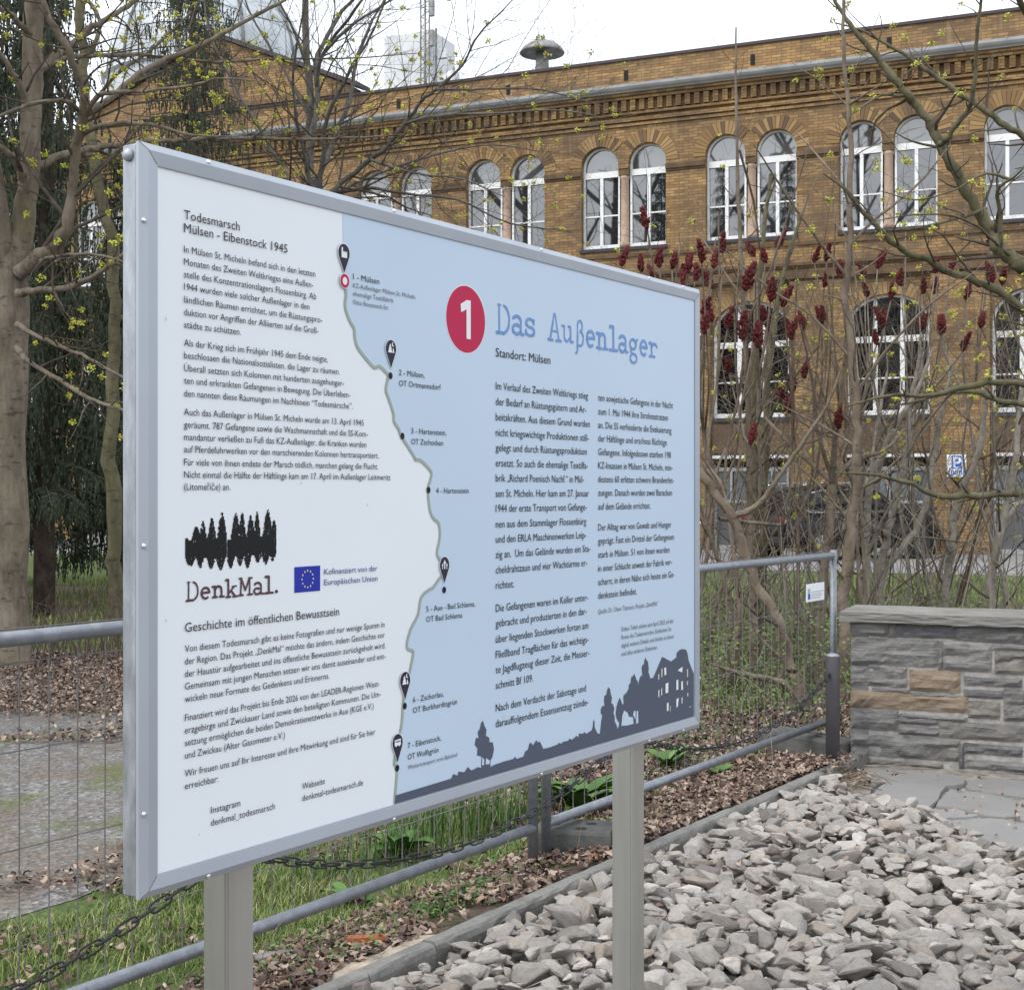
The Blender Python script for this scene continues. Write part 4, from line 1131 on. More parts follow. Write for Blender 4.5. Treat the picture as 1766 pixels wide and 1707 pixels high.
# ================================================================== BOLLARDS AND CHAIN
BN, BU = -2.865, (7.47, 5.155, 2.87, .54)
bol0 = None
labels = ['dark grey round bollard beside the stone wall holding the end of the chain', 'dark grey bollard hidden behind the right steel post of the board', 'dark grey bollard hidden behind the left steel post of the board']
for i, u in enumerate(BU[:3]):
    r = empty('bollard', un(u, BN, 0), labels[i], 'bollard', TH, 'bollards linked by the chain')
    if bol0 is None:
        mb = MB(); mb.lathe([(.038, -.1), (.038, .645), (.0375, .648)], 28); bol0 = [('tube_post', mb.mesh('tube_post', MATS['bollard_paint'], True))]
        mb = MB(); mb.lathe([(.0375, .6485), (.037, .652), (.03, .658), (.016, .663), (.001, .665)], 28); bol0.append(('cap', mb.mesh('cap', MATS['bollard_cap'], True)))
        mb = MB(); mb.tube([(-.037, 0, .545), (-.052, 0, .56), (-.062, 0, .548), (-.056, 0, .532), (-.040, 0, .535)], .004, 6); bol0.append(('hook', mb.mesh('hook', MATS['chain_iron'], True)))
    for nm, me in bol0: link(nm, me, r)
def chain_link_pts(n=14, L=.038, W=.013):
    o = []
    for k in range(n):
        w = 2 * math.pi * k / n
        x, y = math.cos(w), math.sin(w)
        o.append(((L - W) * (1 if x > 0 else -1) * (1 if abs(x) > 1e-6 else 0) * min(1, abs(x) * 3) + W * x, W * y))
    return o
LK = chain_link_pts()
clabels = ['black iron chain sagging between the end bollard and the right post', 'black iron chain hanging under the board between its two posts', 'black iron chain rising from the lower left corner to the left post']
for i in range(3):
    a, b = BU[i] - (.055 if i == 0 else 0), BU[i + 1]
    mb = MB(); n = 3000
    sag = (.19, .215, .22)[i]
    P = [un(a + (b - a) * t, BN + .0, .545 - sag * 4 * t * (1 - t)) for t in np.linspace(0, 1, 240)]
    L = [0.0]
    for p, q in zip(P, P[1:]): L.append(L[-1] + (q - p).length)
    pitch = .060; cnt = int(L[-1] / pitch); j = 0
    for k in range(cnt + 1):
        s = (k + .5) * L[-1] / (cnt + 1)
        while j < len(L) - 2 and L[j + 1] < s: j += 1
        f = (s - L[j]) / (L[j + 1] - L[j]); c = P[j].lerp(P[j + 1], f); t = (P[j + 1] - P[j]).normalized()
        up = Vector((0, 0, 1)); sd_ = t.cross(up).normalized(); up2 = sd_.cross(t)
        e = (up2 * .9 + sd_ * .43 if k % 2 == 0 else sd_ * .9 - up2 * .43).normalized()
        ring = [c + t * x + e * y for x, y in LK]
        mb.tube(ring + [ring[0], ring[1]], .0034, 5, cap=False)
    tag(mb.build('chain', MATS['chain_iron'], smooth=True), clabels[i], 'chain', 'chains between the bollards')

# ================================================================== MESH FENCE
FN = -3.155
def fence(u0, u1, label):
    r = empty('mesh_fence', un(u0, FN, 0), label, 'fence', TH, 'mobile mesh fence panels')
    w = u1 - u0; T = .021
    mb = MB(); mb.tube([(T, 0, 1.165), (w - T, 0, 1.165)], T, 14); mb.build('top_rail', MATS['fence_zinc'], r, True)
    mb = MB(); mb.tube([(-.0, 0, .175), (w, 0, .175)], T, 14); mb.build('bottom_rail', MATS['fence_zinc'], r, True)
    for x in (0, w):
        mb = MB(); mb.tube([(x, 0, .045), (x, 0, 1.198)], T, 14); mb.build('post', MATS['fence_zinc'], r, True)
    mb = MB(); wr = .0021
    x = .06
    while x < w - .02:
        d = .004 * math.sin(x * 3.1)
        mb.tube([(x,   .023, .16), (x + d, .0235, .6), (x, .023, 1.19)], wr, 5); x += .0965
    for z in (.165, .345, .605, .865, 1.10, 1.19): mb.tube([(.0, .0272, z), (w * .5, .0272, z - .004), (w, .0272, z)], wr, 5)
    mb.build('wire_mesh', MATS['wire_zinc'], r)
    return r
fence(4.985, 8.235, 'knee high galvanised mesh fence panel in front of the shrubs, beside the stone wall')
fence(1.48, 4.884, 'galvanised mesh fence panel behind the board, running out at the left edge')
def foot(p, rz, label, L=.66, W=.24, H=.13):
    o = empty('concrete_foot', p, label, 'fence foot', rz, 'concrete feet of the fence')
    mb = MB(); bm = bmesh.new()
    loops = []
    b = [(-L / 2, -W / 2), (L / 2, -W / 2), (L / 2, W / 2), (-L / 2, W / 2)]
    holes = []
    for hx, hy in ((.03, -.05), (.06, .045), (-.09, .01)):
        holes.append([(hx + .026 * math.cos(w), hy + .026 * math.sin(w)) for w in [2 * math.pi * k / 14 for k in range(14)]])
    mb.poly([[(x * .975, y * .94) for x, y in b]] + holes, lambda a, c: Vector((a, c, H)))
    for h in holes: mb.add([Vector((a, c, H)) for a, c in h] + [Vector((a, c, H - .08)) for a, c in h], [(k, (k + 1) % 14, 14 + (k + 1) % 14, 14 + k) for k in range(14)] + [tuple(range(14, 28))])
    ring = [[(x * s, y * t, z) for x, y in b] for s, t, z in ((.975, .94, H), (1, 1, H - .012), (1.0, 1.0, -.02))]
    for p, q in zip(ring, ring[1:]): mb.add(p + q, [(k, (k + 1) % 4, 4 + (k + 1) % 4, 4 + k) for k in range(4)])
    mb.build('block', MATS['concrete_dark'], o, fix=True)
foot(Vector((.27, 6.03, .03)), R(-11), 'dark concrete fence foot with round holes, beside the right steel post', .33, .235, .105)
foot(un(7.95, -3.20), TH + R(70), 'olive grey concrete fence foot half hidden behind the end bollard', .6, .22, .12)
# little notice on the fence
nb = empty('fence_notice', un(7.86, FN + .034, 0), 'small white notice board fixed to the mesh fence beside its right post', 'notice', TH)
a = gp(1404, 1018)
mb = MB(); mb.bbox(-.135, .135, -.003, .003, .915, 1.018, .001); mb.build('plate', MATS['print_paper'], nb)
mb = MB(); mb.box(-.120, -.085, -.0042, -.0034, .930, .963); mb.mi = 1; mb.box(-.120, -.085, -.0042, -.0034, .965, .992); mb.mi = 2
for z_, x1 in ((.968, .115), (.955, .09), (.944, .10), (.932, .07)):
    x = -.07
    rg = random.Random(int(z_ * 1000))
    while x < x1: w = rg.uniform(.006, .016); mb.box(x, x + w, -.0042, -.0034, z_, z_ + (.012 if z_ > .97 else .005)); x += w + .004
mb.build('print', [MATS['print_sign_blue'], MATS['print_pale_grey'], MATS['print_pale_grey']], nb)
# broken brick and timber offcut behind the kerb
mb = MB(); bm = bmesh.new(); bmesh.ops.create_cube(bm, size=1); bmesh.ops.subdivide_edges(bm, edges=bm.edges[:], cuts=3)
for v in bm.verts: v.co = Vector((v.co.x * .125, v.co.y * .06 * (1 - .5 * max(0, v.co.x)), v.co.z * .035)); v.co += Vector((noise.noise(v.co * 40), noise.noise(v.co * 40 + Vector((5, 0, 0))), noise.noise(v.co * 40 + Vector((0, 9, 0))))) * .006
p = gp(632, 1623, .075); mb.bm(bm, Matrix.Translation(p) @ Matrix.Rotation(.15, 4, 'Z') @ Matrix.Rotation(-.1, 4, 'X'))
tag(mb.build('brick_piece', MATS['brick_red_piece']), 'broken piece of orange red brick lying on the sand behind the kerb', 'brick')
mb = MB(); a, b = gp(440, 1655, .03), gp(530, 1645, .03); mb.tube([a, (a + b) / 2 + Vector((0, 0, .006)), b], .018, 10)
tag(mb.build('pipe_piece', MATS['wire_zinc'], smooth=True), 'short dark grey pipe lying in the weeds beside the left steel post', 'pipe')
# ================================================================== BRICK BUILDING
bld = empty('brick_building', B0, 'long ochre brick factory building with paired round arched windows, behind the shrubs', 'building', EB)
bld.rotation_euler = (0, 0, EB)
PITCH, C0 = 3.58, -2.25
bays = [C0 - PITCH * i for i in range(-2, 11)]
XL, XR = bays[-1] - 1.9, bays[0] + 1.9
def fx(px, y=0.0):
    k = (px - 883) / F
    # (B0 + ER*x + EI*y): X = k*Y
    return (k * (B0.y + EI.y * y) - (B0.x + EI.x * y)) / (ER.x - k * ER.y)
def arc2(cx, cz, rx, rz, a0, a1, n=14): return [(cx + rx * math.cos(R(a0 + (a1 - a0) * i / n)), cz + rz * math.sin(R(a0 + (a1 - a0) * i / n))) for i in range(n + 1)]
SIL_U, SPR_U, RU = 8.27, 10.60, .54
SIL_L, SPR_L, TOP_L, HL = 3.50, 5.85, 6.62, 1.04
def hole_upper(c):
    return [(c - 1.23, SIL_U), (c + 1.23, SIL_U)] + arc2(c + .69, SPR_U, RU, RU, 0, 180) + arc2(c - .69, SPR_U, RU, RU, 0, 180)
def hole_lower(c): return [(c - HL, SIL_L), (c + HL, SIL_L)] + arc2(c, SPR_L, HL, TOP_L - SPR_L, 0, 180, 18)
def hole_base(c): return [(c - HL, -.2), (c + HL, -.2), (c + HL, 2.42), (c - HL, 2.42)]
mb = MB()
for c in bays:                                # one bay of wall after another, each with its openings
    x0, x1 = c - PITCH / 2, c + PITCH / 2
    holes = [hole_upper(c), hole_lower(c)]
    outer = [(x0, -.3), (c - HL, -.3), (c - HL, 2.42), (c + HL, 2.42), (c + HL, -.3), (x1, -.3), (x1, 12.5), (x0, 12.5)]
    mb.poly([outer] + holes, lambda a, b: Vector((a, 0, b)))
    for h in holes + [hole_base(c)]:
        n = len(h); mb.add([Vector((a, 0, b)) for a, b in h] + [Vector((a, .30, b)) for a, b in h], [(k, (k + 1) % n, n + (k + 1) % n, n + k) for k in range(n)])
for c in bays: mb.box(c - .149, c + .149, .003, .29, 10.49, 10.604)
mb.box(XL, XL + .02, .01, 9, -.3, 12.5); mb.box(XR - .02, XR, .01, 9, -.3, 12.5)
mb.build('wall', MATS['ochre_brick'], bld)
mb = MB(); mb.box(XL + .05, XR - .05, .34, .40, -.3, 12.45); mb.build('interior_shade', MATS['dark_opening'], bld)  # black slab behind the openings stands in for the shade of the rooms
for c in bays[:-1]:
    mb = MB(); x = c - PITCH / 2; mb.box(x - .71, x + .71, -.16, -.002, -.3, 7.05); mb.build('pilaster', MATS['ochre_brick'], bld)
for c in bays:
    mb = MB(); mb.box(c - HL - .0, c + HL + .0, -.05, -.002, 2.58, 3.36); mb.build('spandrel', MATS['dark_brick'], bld)
# arches of standing bricks
mb = MB(); rg = random.Random(3)
def voussoirs(cx, cz, rx, rz, th, n, a0=0, a1=180, cut=None):
    for i in range(n):
        p, q = R(a0 + (a1 - a0) * (i + .06) / n), R(a0 + (a1 - a0) * (i + .94) / n)
        g = [(cx + (rx + o) * math.cos(w), cz + (rz + o) * math.sin(w)) for o, w in ((0.004, p), (th, p), (th, q), (0.004, q))]
        if cut and any(cut(a) for a, b in g): continue
        mb.prism(g, lambda a, b: Vector((a, -.022, b)), lambda a, b: Vector((a, .02, b)))
for c in bays:
    voussoirs(c + .69, SPR_U, RU, RU, .35, 22, cut=lambda a: a < c + .01)
    voussoirs(c - .69, SPR_U, RU, RU, .35, 22, cut=lambda a: a > c - .01)
    voussoirs(c, SPR_L, HL, TOP_L - SPR_L, .32, 30)
mb.build('arch_bricks', MATS['voussoir_brick'], bld)
mb = MB()
for c in bays:                                # mouldings: impost band, storey band
    for z0, z1, o in ((10.30, 10.36, .03), (10.36, 10.46, .07), (10.46, 10.50, .04)):
        mb.box(c + 1.23 + .002, c + PITCH - 1.23 - .002, -o, -.002, z0, z1) if c != bays[0] else None
        mb.box(c - .15, c + .15, .03, .18, z0 + .005, z1 + .002)
for z0, z1, o in ((7.06, 7.12, .10), (7.12, 7.24, .20), (7.24, 7.30, .14), (7.42, 7.48, .05), (7.48, 7.56, .10), (8.02, 8.10, .05)): mb.box(XL, XR, -o, -.002, z0, z1)
mb.build('string_course', MATS['moulding_brick'], bld)
mb = MB()
for z0, z1, o in ((11.62, 11.70, .05), (11.74, 11.84, .09), (11.92, 11.98, .12), (12.33, 12.42, .15), (12.42, 12.50, .22)): mb.box(XL, XR, -o, -.002, z0, z1)
x = XL + .1
while x < XR - .1: mb.box(x, x + .145, -.115, -.002, 12.03, 12.33); x += .26
mb.build('cornice', MATS['ochre_brick'], bld)
mb = MB(); pr = [(0, .0), (-.01, .02), (-.07, .03), (-.15, .05), (-.21, .10), (-.23, .165), (-.215, .17), (-.20, .165)]
rows = [[(x, -.30 + y + .12 - .08, 12.5 + z) for y, z in pr] for x in (XL, XR)]
n = len(pr); mb.add(rows[0] + rows[1], [(i, n + i, n + i + 1, i + 1) for i in range(n - 1)])
mb.box(XL, XR, -.27, .24, 12.505, 12.55)
x = XL + 1
while x < XR: mb.box(x, x + .03, -.52, -.2, 12.665, 12.68); x += 1.2
mb.build('gutter', MATS['zinc_gutter'], bld)
mb = MB(); mb.box(XL, XR, .25, .62, 12.4, 13.52); mb.build('parapet', MATS['ochre_brick'], bld)
mb = MB(); mb.box(XL - .02, XR + .02, .20, .70, 13.523, 13.60); mb.build('coping', MATS['coping'], bld)
mb = MB()
for c in bays: mb.box(c - .06, c + .06, .235, .249, 12.98, 13.26)
mb.build('vent_slot', MATS['dark_opening'], bld)
mb = MB(); mb.box(XL + .1, XR - .1, .63, 9, 12.9, 13.25); mb.build('roof', MATS['roof_metal'], bld)
def prism_xz(mb, pts, y0, y1): mb.prism(pts, lambda a, b: Vector((a, y0, b)), lambda a, b: Vector((a, y1, b)))
# windows
def upper_window(cx):
    o = MB(); i = MB()
    W = RU; out = [(cx - W, SIL_U + .05), (cx + W, SIL_U + .05)] + arc2(cx, SPR_U, W, W, 0, 180)
    inn_top = arc2(cx, SPR_U, W - .05, W - .05, 0, 180)
    inn = [(cx - W + .06, SIL_U + .16), (cx + W - .06, SIL_U + .16)] + inn_top
    n1, n2 = len(out), len(inn)
    fr = MB()
    fr.poly([out, inn], lambda a, b: Vector((a, .17, b)))
    n = n2; fr.add([Vector((a, .17, b)) for a, b in inn] + [Vector((a, .235, b)) for a, b in inn], [(k, n + k, n + (k + 1) % n, (k + 1) % n) for k in range(n)])
    fr.box(cx - W + .03, cx + W - .03, .160, .23, 10.30, 10.47)
    fr.box(cx - .045, cx + .045, .164, .23, SIL_U + .1, 10.298)
    fr.box(cx - W + .05, cx - .046, .18, .22, 9.22, 9.262); fr.box(cx + .046, cx + W - .05, .18, .22, 9.22, 9.262)
    w = fr.build('window', MATS['window_paint'], bld, fix=False)
    pa = MB(); rg = random.Random(int(cx * 10))
    for x0, x1, z0, z1 in ((cx - W + .03, cx, SIL_U + .1, 10.38), (cx, cx + W - .03, SIL_U + .1, 10.38)):
        ty, tz = rg.uniform(-.004, .004), rg.uniform(-.004, .004)
        pa.add([(x0, .225 - ty - tz, z0), (x1, .225 + ty - tz, z0), (x1, .225 + ty + tz, z1), (x0, .225 - ty + tz, z1)], [(0, 1, 2, 3)])
    pa.poly([[(cx - W + .02, 10.382), (cx + W - .02, 10.382)] + arc2(cx, SPR_U, W - .02, W - .02, 0, 180)], lambda a, b: Vector((a, .226, b)))
    pa.build('pane', MATS['window_glass'], w)
def lower_window(c):
    fr = MB(); out = [(c - HL, SIL_L + .03), (c + HL, SIL_L + .03)] + arc2(c, SPR_L, HL, TOP_L - SPR_L, 0, 180, 18)
    inn = [(c - HL + .07, SIL_L + .15), (c + HL - .07, SIL_L + .15)] + arc2(c, SPR_L, HL - .07, TOP_L - SPR_L - .06, 0, 180, 18)
    fr.poly([out, inn], lambda a, b: Vector((a, .17, b)))
    n = len(inn); fr.add([Vector((a, .17, b)) for a, b in inn] + [Vector((a, .235, b)) for a, b in inn], [(k, n + k, n + (k + 1) % n, (k + 1) % n) for k in range(n)])
    fr.box(c - HL + .03, c + HL - .03, .16, .23, 5.40, 5.56)
    for s in (-1, 1):
        fr.box(c + s * .34 - .06, c + s * .34 + .06, .164, .23, SIL_L + .1, 5.398); fr.box(c + s * .34 - .045, c + s * .34 + .045, .164, .23, 5.562, 6.50)
    for a, b in ((c - HL + .05, c - .402), (c - .278, c + .278), (c + .402, c + HL - .05)): fr.box(a, b, .18, .22, 4.46, 4.50)
    w = fr.build('window', MATS['window_paint'], bld)
    pa = MB(); pa.poly([[(c - HL + .02, SIL_L + .05), (c + HL - .02, SIL_L + .05)] + arc2(c, SPR_L, HL - .02, TOP_L - SPR_L - .02, 0, 180, 18)], lambda a, b: Vector((a, .225, b)))
    pa.build('pane', MATS['darkened_glass'], w)
for k, c in enumerate(bays):
    upper_window(c - .69); upper_window(c + .69); lower_window(c)
    mb = MB(); mb.lathe([(.15, SIL_U + .05), (.15, SIL_U + .16), (.125, SIL_U + .22), (.118, 9.4), (.112, 10.20), (.125, 10.22), (.15, 10.29)], 16, Matrix.Translation((c, .17, 0))); mb.build('column', MATS['sandstone'], bld, True)
    mb = MB(); mb.box(c - 1.27, c + 1.27, -.06, .18, SIL_U - .06, SIL_U + .03); mb.build('sill', MATS['sill_slate'], bld); mb = MB(); mb.box(c - HL - .02, c + HL + .02, -.10, .18, SIL_L - .08, SIL_L + .02); mb.build('sill', MATS['sill_slate'], bld)
    mb = MB(); mb.box(c - HL, c + HL, -.03, .05, 2.44, 2.52); mb.build('lintel', MATS['window_paint'], bld)
    if k in (5,):                             # dark entry under a pale lintel box
        mb = MB(); mb.box(c - HL + .02, c + HL - .02, .05, .16, 2.05, 2.36); mb.build('shutter_box', MATS['window_paint'], bld)
    else:
        d = MB(); z = 0.0
        d.box(c - HL + .01, c - HL + .09, .10, .2, 0, 2.1); d.box(c + HL - .09, c + HL - .01, .10, .2, 0, 2.1); d.box(c - .05, c + .05, .10, .2, 0, 2.1); d.box(c - HL + .01, c + HL - .01, .098, .2, 2.1, 2.2)
        d.box(c - HL + .01, c + HL - .01, .098, .2, 1.25, 1.33); d.box(c - HL + .01, c + HL - .01, .098, .2, .0, .12)
        for q in (-.55, .55): d.box(c + q - .03, c + q + .03, .10, .2, 1.33, 2.1)
        dr = d.build('garage_door', MATS['door_pale'], bld)
        m2 = MB(); m2.box(c - HL + .09, c - .05, .14, .17, .12, 1.25); m2.box(c + .05, c + HL - .09, .14, .17, .12, 1.25); m2.build('leaf', MATS['door_grey'], dr)
        p = MB()
        for q in (-.78, -.28, .28, .78): p.box(c + q - .21, c + q + .21, .15, .165, 1.34, 2.09)
        p.build('pane', MATS['dull_glass'], dr)
# gable over the middle block, and the dome behind it
ga, gb, gc = fx(602), fx(362), fx(140)
mb = MB(); prism_xz(mb, [(gc, 13.61), (ga, 13.61), (ga, 13.8), (gb, 15.95), (gc, 13.8)], .15, .75); mb.build('gable', MATS['ochre_brick'], bld, fix=True)
mb = MB()
for a, b in ((ga, gb), (gc, gb)):
    z0 = 13.80
    prism_xz(mb, [(a + (.25 if a == ga else -.25), z0 - .05), (b, 15.97), (b, 16.11), (a + (.25 if a == ga else -.25), z0 + .09)], .02, .85)
mb.build('gable_coping', MATS['coping'], bld, fix=True)
mb = MB(); dx = fx(362, 7); M = Matrix.Translation((dx, 7, 0))
mb.lathe([(3.8, 13.2), (3.8, 16.6), (3.95, 16.7), (3.7, 16.9)] + [(3.7 * math.cos(R(a)), 16.9 + 4.2 * math.sin(R(a))) for a in range(8, 90, 9)] + [(.3, 21.2), (.3, 21.9), (.02, 22.1)], 24, M)
mb.build('dome', MATS['dome_glass'], bld)
mb = MB()
for k in range(10):
    w = 2 * math.pi * k / 10
    mb.tube([(dx + 3.72 * math.cos(R(a)) * math.cos(w), 7 + 3.72 * math.cos(R(a)) * math.sin(w), 16.9 + 4.22 * math.sin(R(a))) for a in range(0, 85, 12)], .06, 5)
mb.build('dome_rib', MATS['steel_grey'], bld)
# roof things
a, b = fx(855, 4), fx(560, 4)
mb = MB(); mb.prism([(2.6, 13.2), (2.6, 14.05), (4.6, 14.95), (6.6, 14.05), (6.6, 13.2)], lambda p, q: Vector((a, p, q)), lambda p, q: Vector((b, p, q))); mb.build('rooflight', MATS['roof_metal'], bld, fix=True)
sx = fx(724, 6.5)
mb = MB(); mb.bbox(sx - .92, sx + .92, 5.6, 7.4, 13.2, 17.15, .03); mb.box(sx - .95, sx + .95, 5.57, 7.43, 15.2, 15.26); mb.build('lift_shaft', MATS['shaft_white'], bld)
def ant(px, y, z0, z1, label):
    e = empty('roof_antenna', bld.matrix_basis @ Vector((fx(px, y), y, 13.2)) if False else Vector(fb(fx(px, y), y, 13.2)), label, 'antenna', EB, 'antennas on the roof')
    mb = MB(); mb.tube([(0, 0, 0), (0, 0, z1 - 13.2)], .045, 8); mb.build('mast', MATS['vent_zinc'], e, True)
    return e
e = ant(733, 4.9, 13.2, 18.4, 'tall lattice antenna mast in front of the white roof shaft')
mb = MB()
for z in np.arange(1.0, 5.0, .35): mb.tube([(-.16, 0, z), (.16, 0, z + .17), (-.16, 0, z + .35)], .018, 4)
for s in (-1, 1): mb.tube([(s * .16, 0, .3), (s * .16, 0, 5.2)], .028, 5)
for z in (3.1, 4.1, 4.9): mb.bbox(.2, .36, -.12, .02, z, z + .55, .02)
mb.build('lattice', MATS['vent_zinc'], e)
e = ant(752, 5.2, 13.2, 17.0, 'short antenna mast with two box panels right of the white roof shaft')
mb = MB(); mb.bbox(-.32, -.08, -.1, .05, 2.6, 3.2, .02); mb.bbox(.08, .42, -.1, .05, 2.75, 3.05, .02); mb.tube([(-.4, 0, 2.9), (.45, 0, 2.9)], .03, 6); mb.build('panel_aerial', MATS['shaft_white'], e)
e = ant(782, 4.2, 13.2, 15.3, 'low antenna mast with a round dish on the roof edge')
mb = MB(); mb.lathe([(.02, 0), (.22, .04), (.34, .13)], 16, Matrix.Translation((0, -.1, 1.6)) @ Matrix.Rotation(R(75), 4, 'X')); mb.build('dish', MATS['shaft_white'], e, True)
vx = fx(935, 2.2)
v = empty('roof_ventilator', fb(vx, 2.2, 13.2), 'mushroom shaped grey metal ventilator on the flat roof', 'ventilator', EB)
mb = MB(); mb.lathe([(.27, -.05), (.25, .8), (.2, 1.15), (.2, 1.65)], 20); mb.build('stem', MATS['vent_zinc'], v, True)
mb = MB(); mb.lathe([(.21, 1.52), (.45, 1.56), (.66, 1.48), (.68, 1.51), (.6, 1.64), (.42, 1.78), (.22, 1.86), (.01, 1.89)], 28); mb.build('cap', MATS['vent_zinc'], v, True)
# parking sign on the pier
P0 = fb(fx(1650, -.18), -.175, 0); sz = EYE + (848 - 803) / F * P0.y
ps = empty('parking_sign', P0 + Vector((0, 0, sz)), 'white and blue parking sign with a letter P on the brick pier', 'sign', EB)
mb = MB(); mb.bbox(-.24, .24, -.012, .004, -.28, .28, .004); mb.build('plate', MATS['print_paper'], ps)
mb = MB(); mb.poly([[(-.12, -.08), (.12, -.08), (.12, .25), (-.12, .25)]], lambda a, b: Vector((a, -.0135, b)))
for k in range(9):
    x = -.20 + k * .048; mb.poly([[(x, -.25), (x + .028, -.25), (x + .045, -.11), (x + .017, -.11)]], lambda a, b: Vector((a, -.0135, b)))
mb.mi = 1; mb.poly([[(-.085, -.05), (-.035, -.05), (-.035, .05), (.02, .05)] + arc2(.02, .135, .085, .085, -90, 90, 10) + [(-.085, .22)], [(-.035, .10), (-.035, .17)] + list(reversed(arc2(.015, .135, .035, .035, -90, 90, 8)))], lambda a, b: Vector((a, -.0150, b)))
mb.mi = 1; mb.poly([[(-.03, -.055), (.10, -.055), (.10, -.035), (-.03, -.035)]], lambda a, b: Vector((a, -.0150, b)))
mb.build('print', [MATS['print_sign_blue'], MATS['print_paper']], ps)

# ================================================================== DARK CAR
cw = Vector((6.51, 32.7, 0)); ch = math.atan2(.45, .89)
car = empty('parked_car', cw + Vector((math.cos(ch), math.sin(ch), 0)) * 1.38, 'black estate style car parked by the brick building behind the shrub stems', 'car', ch)
def loft(mb, secs):
    n = len(secs[0])
    for s in secs: assert len(s) == n
    o = [p for s in secs for p in s]
    mb.add(o, [(i * n + k, i * n + (k + 1) % n, (i + 1) * n + (k + 1) % n, (i + 1) * n + k) for i in range(len(secs) - 1) for k in range(n)] + [tuple(reversed(range(n))), tuple(range((len(secs) - 1) * n, len(secs) * n))])
def sec(x, zb, zt, wb, wt): return [(x, -wb, zb), (x, -wb * 1.03, (zb + zt) / 2), (x, -wt, zt), (x, wt, zt), (x, wb * 1.03, (zb + zt) / 2), (x, wb, zb)]
mb = MB(); loft(mb, [sec(-2.34, .45, .92, .78, .72), sec(-2.28, .32, 1.02, .88, .84), sec(-1.9, .28, 1.06, .92, .90), sec(-1.0, .26, 1.05, .94, .91), (sec(.6, .26, 1.02, .94, .90)), sec(1.1, .27, 1.0, .93, .88), sec(1.9, .30, .92, .90, .78), sec(2.25, .34, .80, .80, .66), sec(2.36, .42, .66, .66, .56)])
mb.build('body', MATS['car_paint'], car, True)
mb = MB(); loft(mb, [sec(-2.22, 1.03, 1.06, .82, .80), sec(-1.98, 1.04, 1.50, .84, .66), sec(-1.6, 1.04, 1.64, .86, .66), sec(-.6, 1.03, 1.70, .87, .68), sec(.2, 1.02, 1.67, .87, .67), sec(.55, 1.01, 1.55, .86, .66), sec(1.25, .99, 1.02, .82, .74)])
mb.build('cabin', MATS['car_paint'], car, True)
for s in (-1, 1):
    for pts in ([(-1.72, 1.12), (-1.30, 1.12), (-1.30, 1.50), (-1.52, 1.50)], [(-1.24, 1.10), (-.30, 1.09), (-.30, 1.56), (-1.24, 1.54)], [(-.22, 1.09), (.98, 1.08), (.45, 1.48), (.10, 1.56), (-.22, 1.56)]):
        mb = MB(); f = lambda a, b, o: Vector((a, s * (.885 - (b - 1.06) * .325 + o), b))
        mb.prism(pts, lambda a, b: f(a, b, .012), lambda a, b: f(a, b, -.03)); mb.build('side_window', MATS['car_glass'], car, fix=True)
    mb = MB(); f = lambda a, b: Vector((a, s * (.885 - (b - 1.06) * .325 + .02), b))
    mb.tube([f(*p) for p in [(1.0, 1.06), (-.3, 1.075), (-1.66, 1.09), (-1.80, 1.16), (-1.74, 1.30), (-1.56, 1.52), (-1.2, 1.58), (-.4, 1.60), (.2, 1.57)]], .014, 5); mb.build('chrome_strip', MATS['chrome'], car, True)
    mb = MB(); mb.tube([(-1.7, s * .62, 1.69), (-1.3, s * .62, 1.74), (-.2, s * .63, 1.76), (.2, s * .63, 1.72)], .018, 5); mb.build('roof_rail', MATS['chrome'], car, True)
    mb = MB(); mb.bbox(-2.33, -2.12, s * .66 - .17, s * .66 + .17, .84, .98, .03); mb.build('tail_light', MATS['tail_red'], car)
    mb = MB(); mb.bbox(.72, .86, s * .97 - .1, s * .97 + .1, 1.02, 1.16, .03); mb.build('mirror', MATS['car_paint'], car)
    for x in (-1.38, 1.42):
        w = empty('wheel', (x, s * .86, .345), None, None, R(20) if x > 0 else 0); w.parent = car
        mb = MB(); M = Matrix.Rotation(R(90) * -s, 4, 'X')
        mb.lathe([(.22, -.10), (.31, -.115), (.345, -.09), (.345, .09), (.31, .115), (.22, .10)], 28, M, cap=False); mb.lathe([(.22, -.1), (.22, .1)], 28, M, cap=True); mb.build('tyre', MATS['tyre'], w, True)
        mb = MB()
        for q in range(10): mb.box(-.028, .028, .03, .225, .100, .112, M @ Matrix.Rotation(q * math.pi / 5, 4, 'Z'))
        mb.lathe([(.235, .1), (.235, .118), (.215, .118), (.215, .1)], 28, M, cap=False); mb.lathe([(.05, .1), (.05, .118)], 12, M); mb.build('rim', MATS['rim_metal'], w)
        mb = MB(); mb.lathe([(.42, 0), (.42, .012)], 24, Matrix.Translation((x, s * .935, .36)) @ M); mb.build('wheel_arch', MATS['car_trim'], car)
mb = MB(); mb.prism([(-.60, 1.10), (.60, 1.10), (.50, 1.46), (-.50, 1.46)], lambda a, b: Vector((-2.235 + (b - 1.08) * .56 - .012, a, b)), lambda a, b: Vector((-2.2 + (b - 1.08) * .56, a, b))); mb.build('rear_window', MATS['car_glass'], car, fix=True)
mb = MB(); mb.bbox(-2.365, -2.345, -.26, .26, .62, .73, .003); mb.build('number_plate', MATS['plate_white'], car)
mb = MB(); mb.bbox(-2.37, -2.1, -.84, .84, .36, .56, .05); mb.build('bumper', MATS['car_trim'], car)
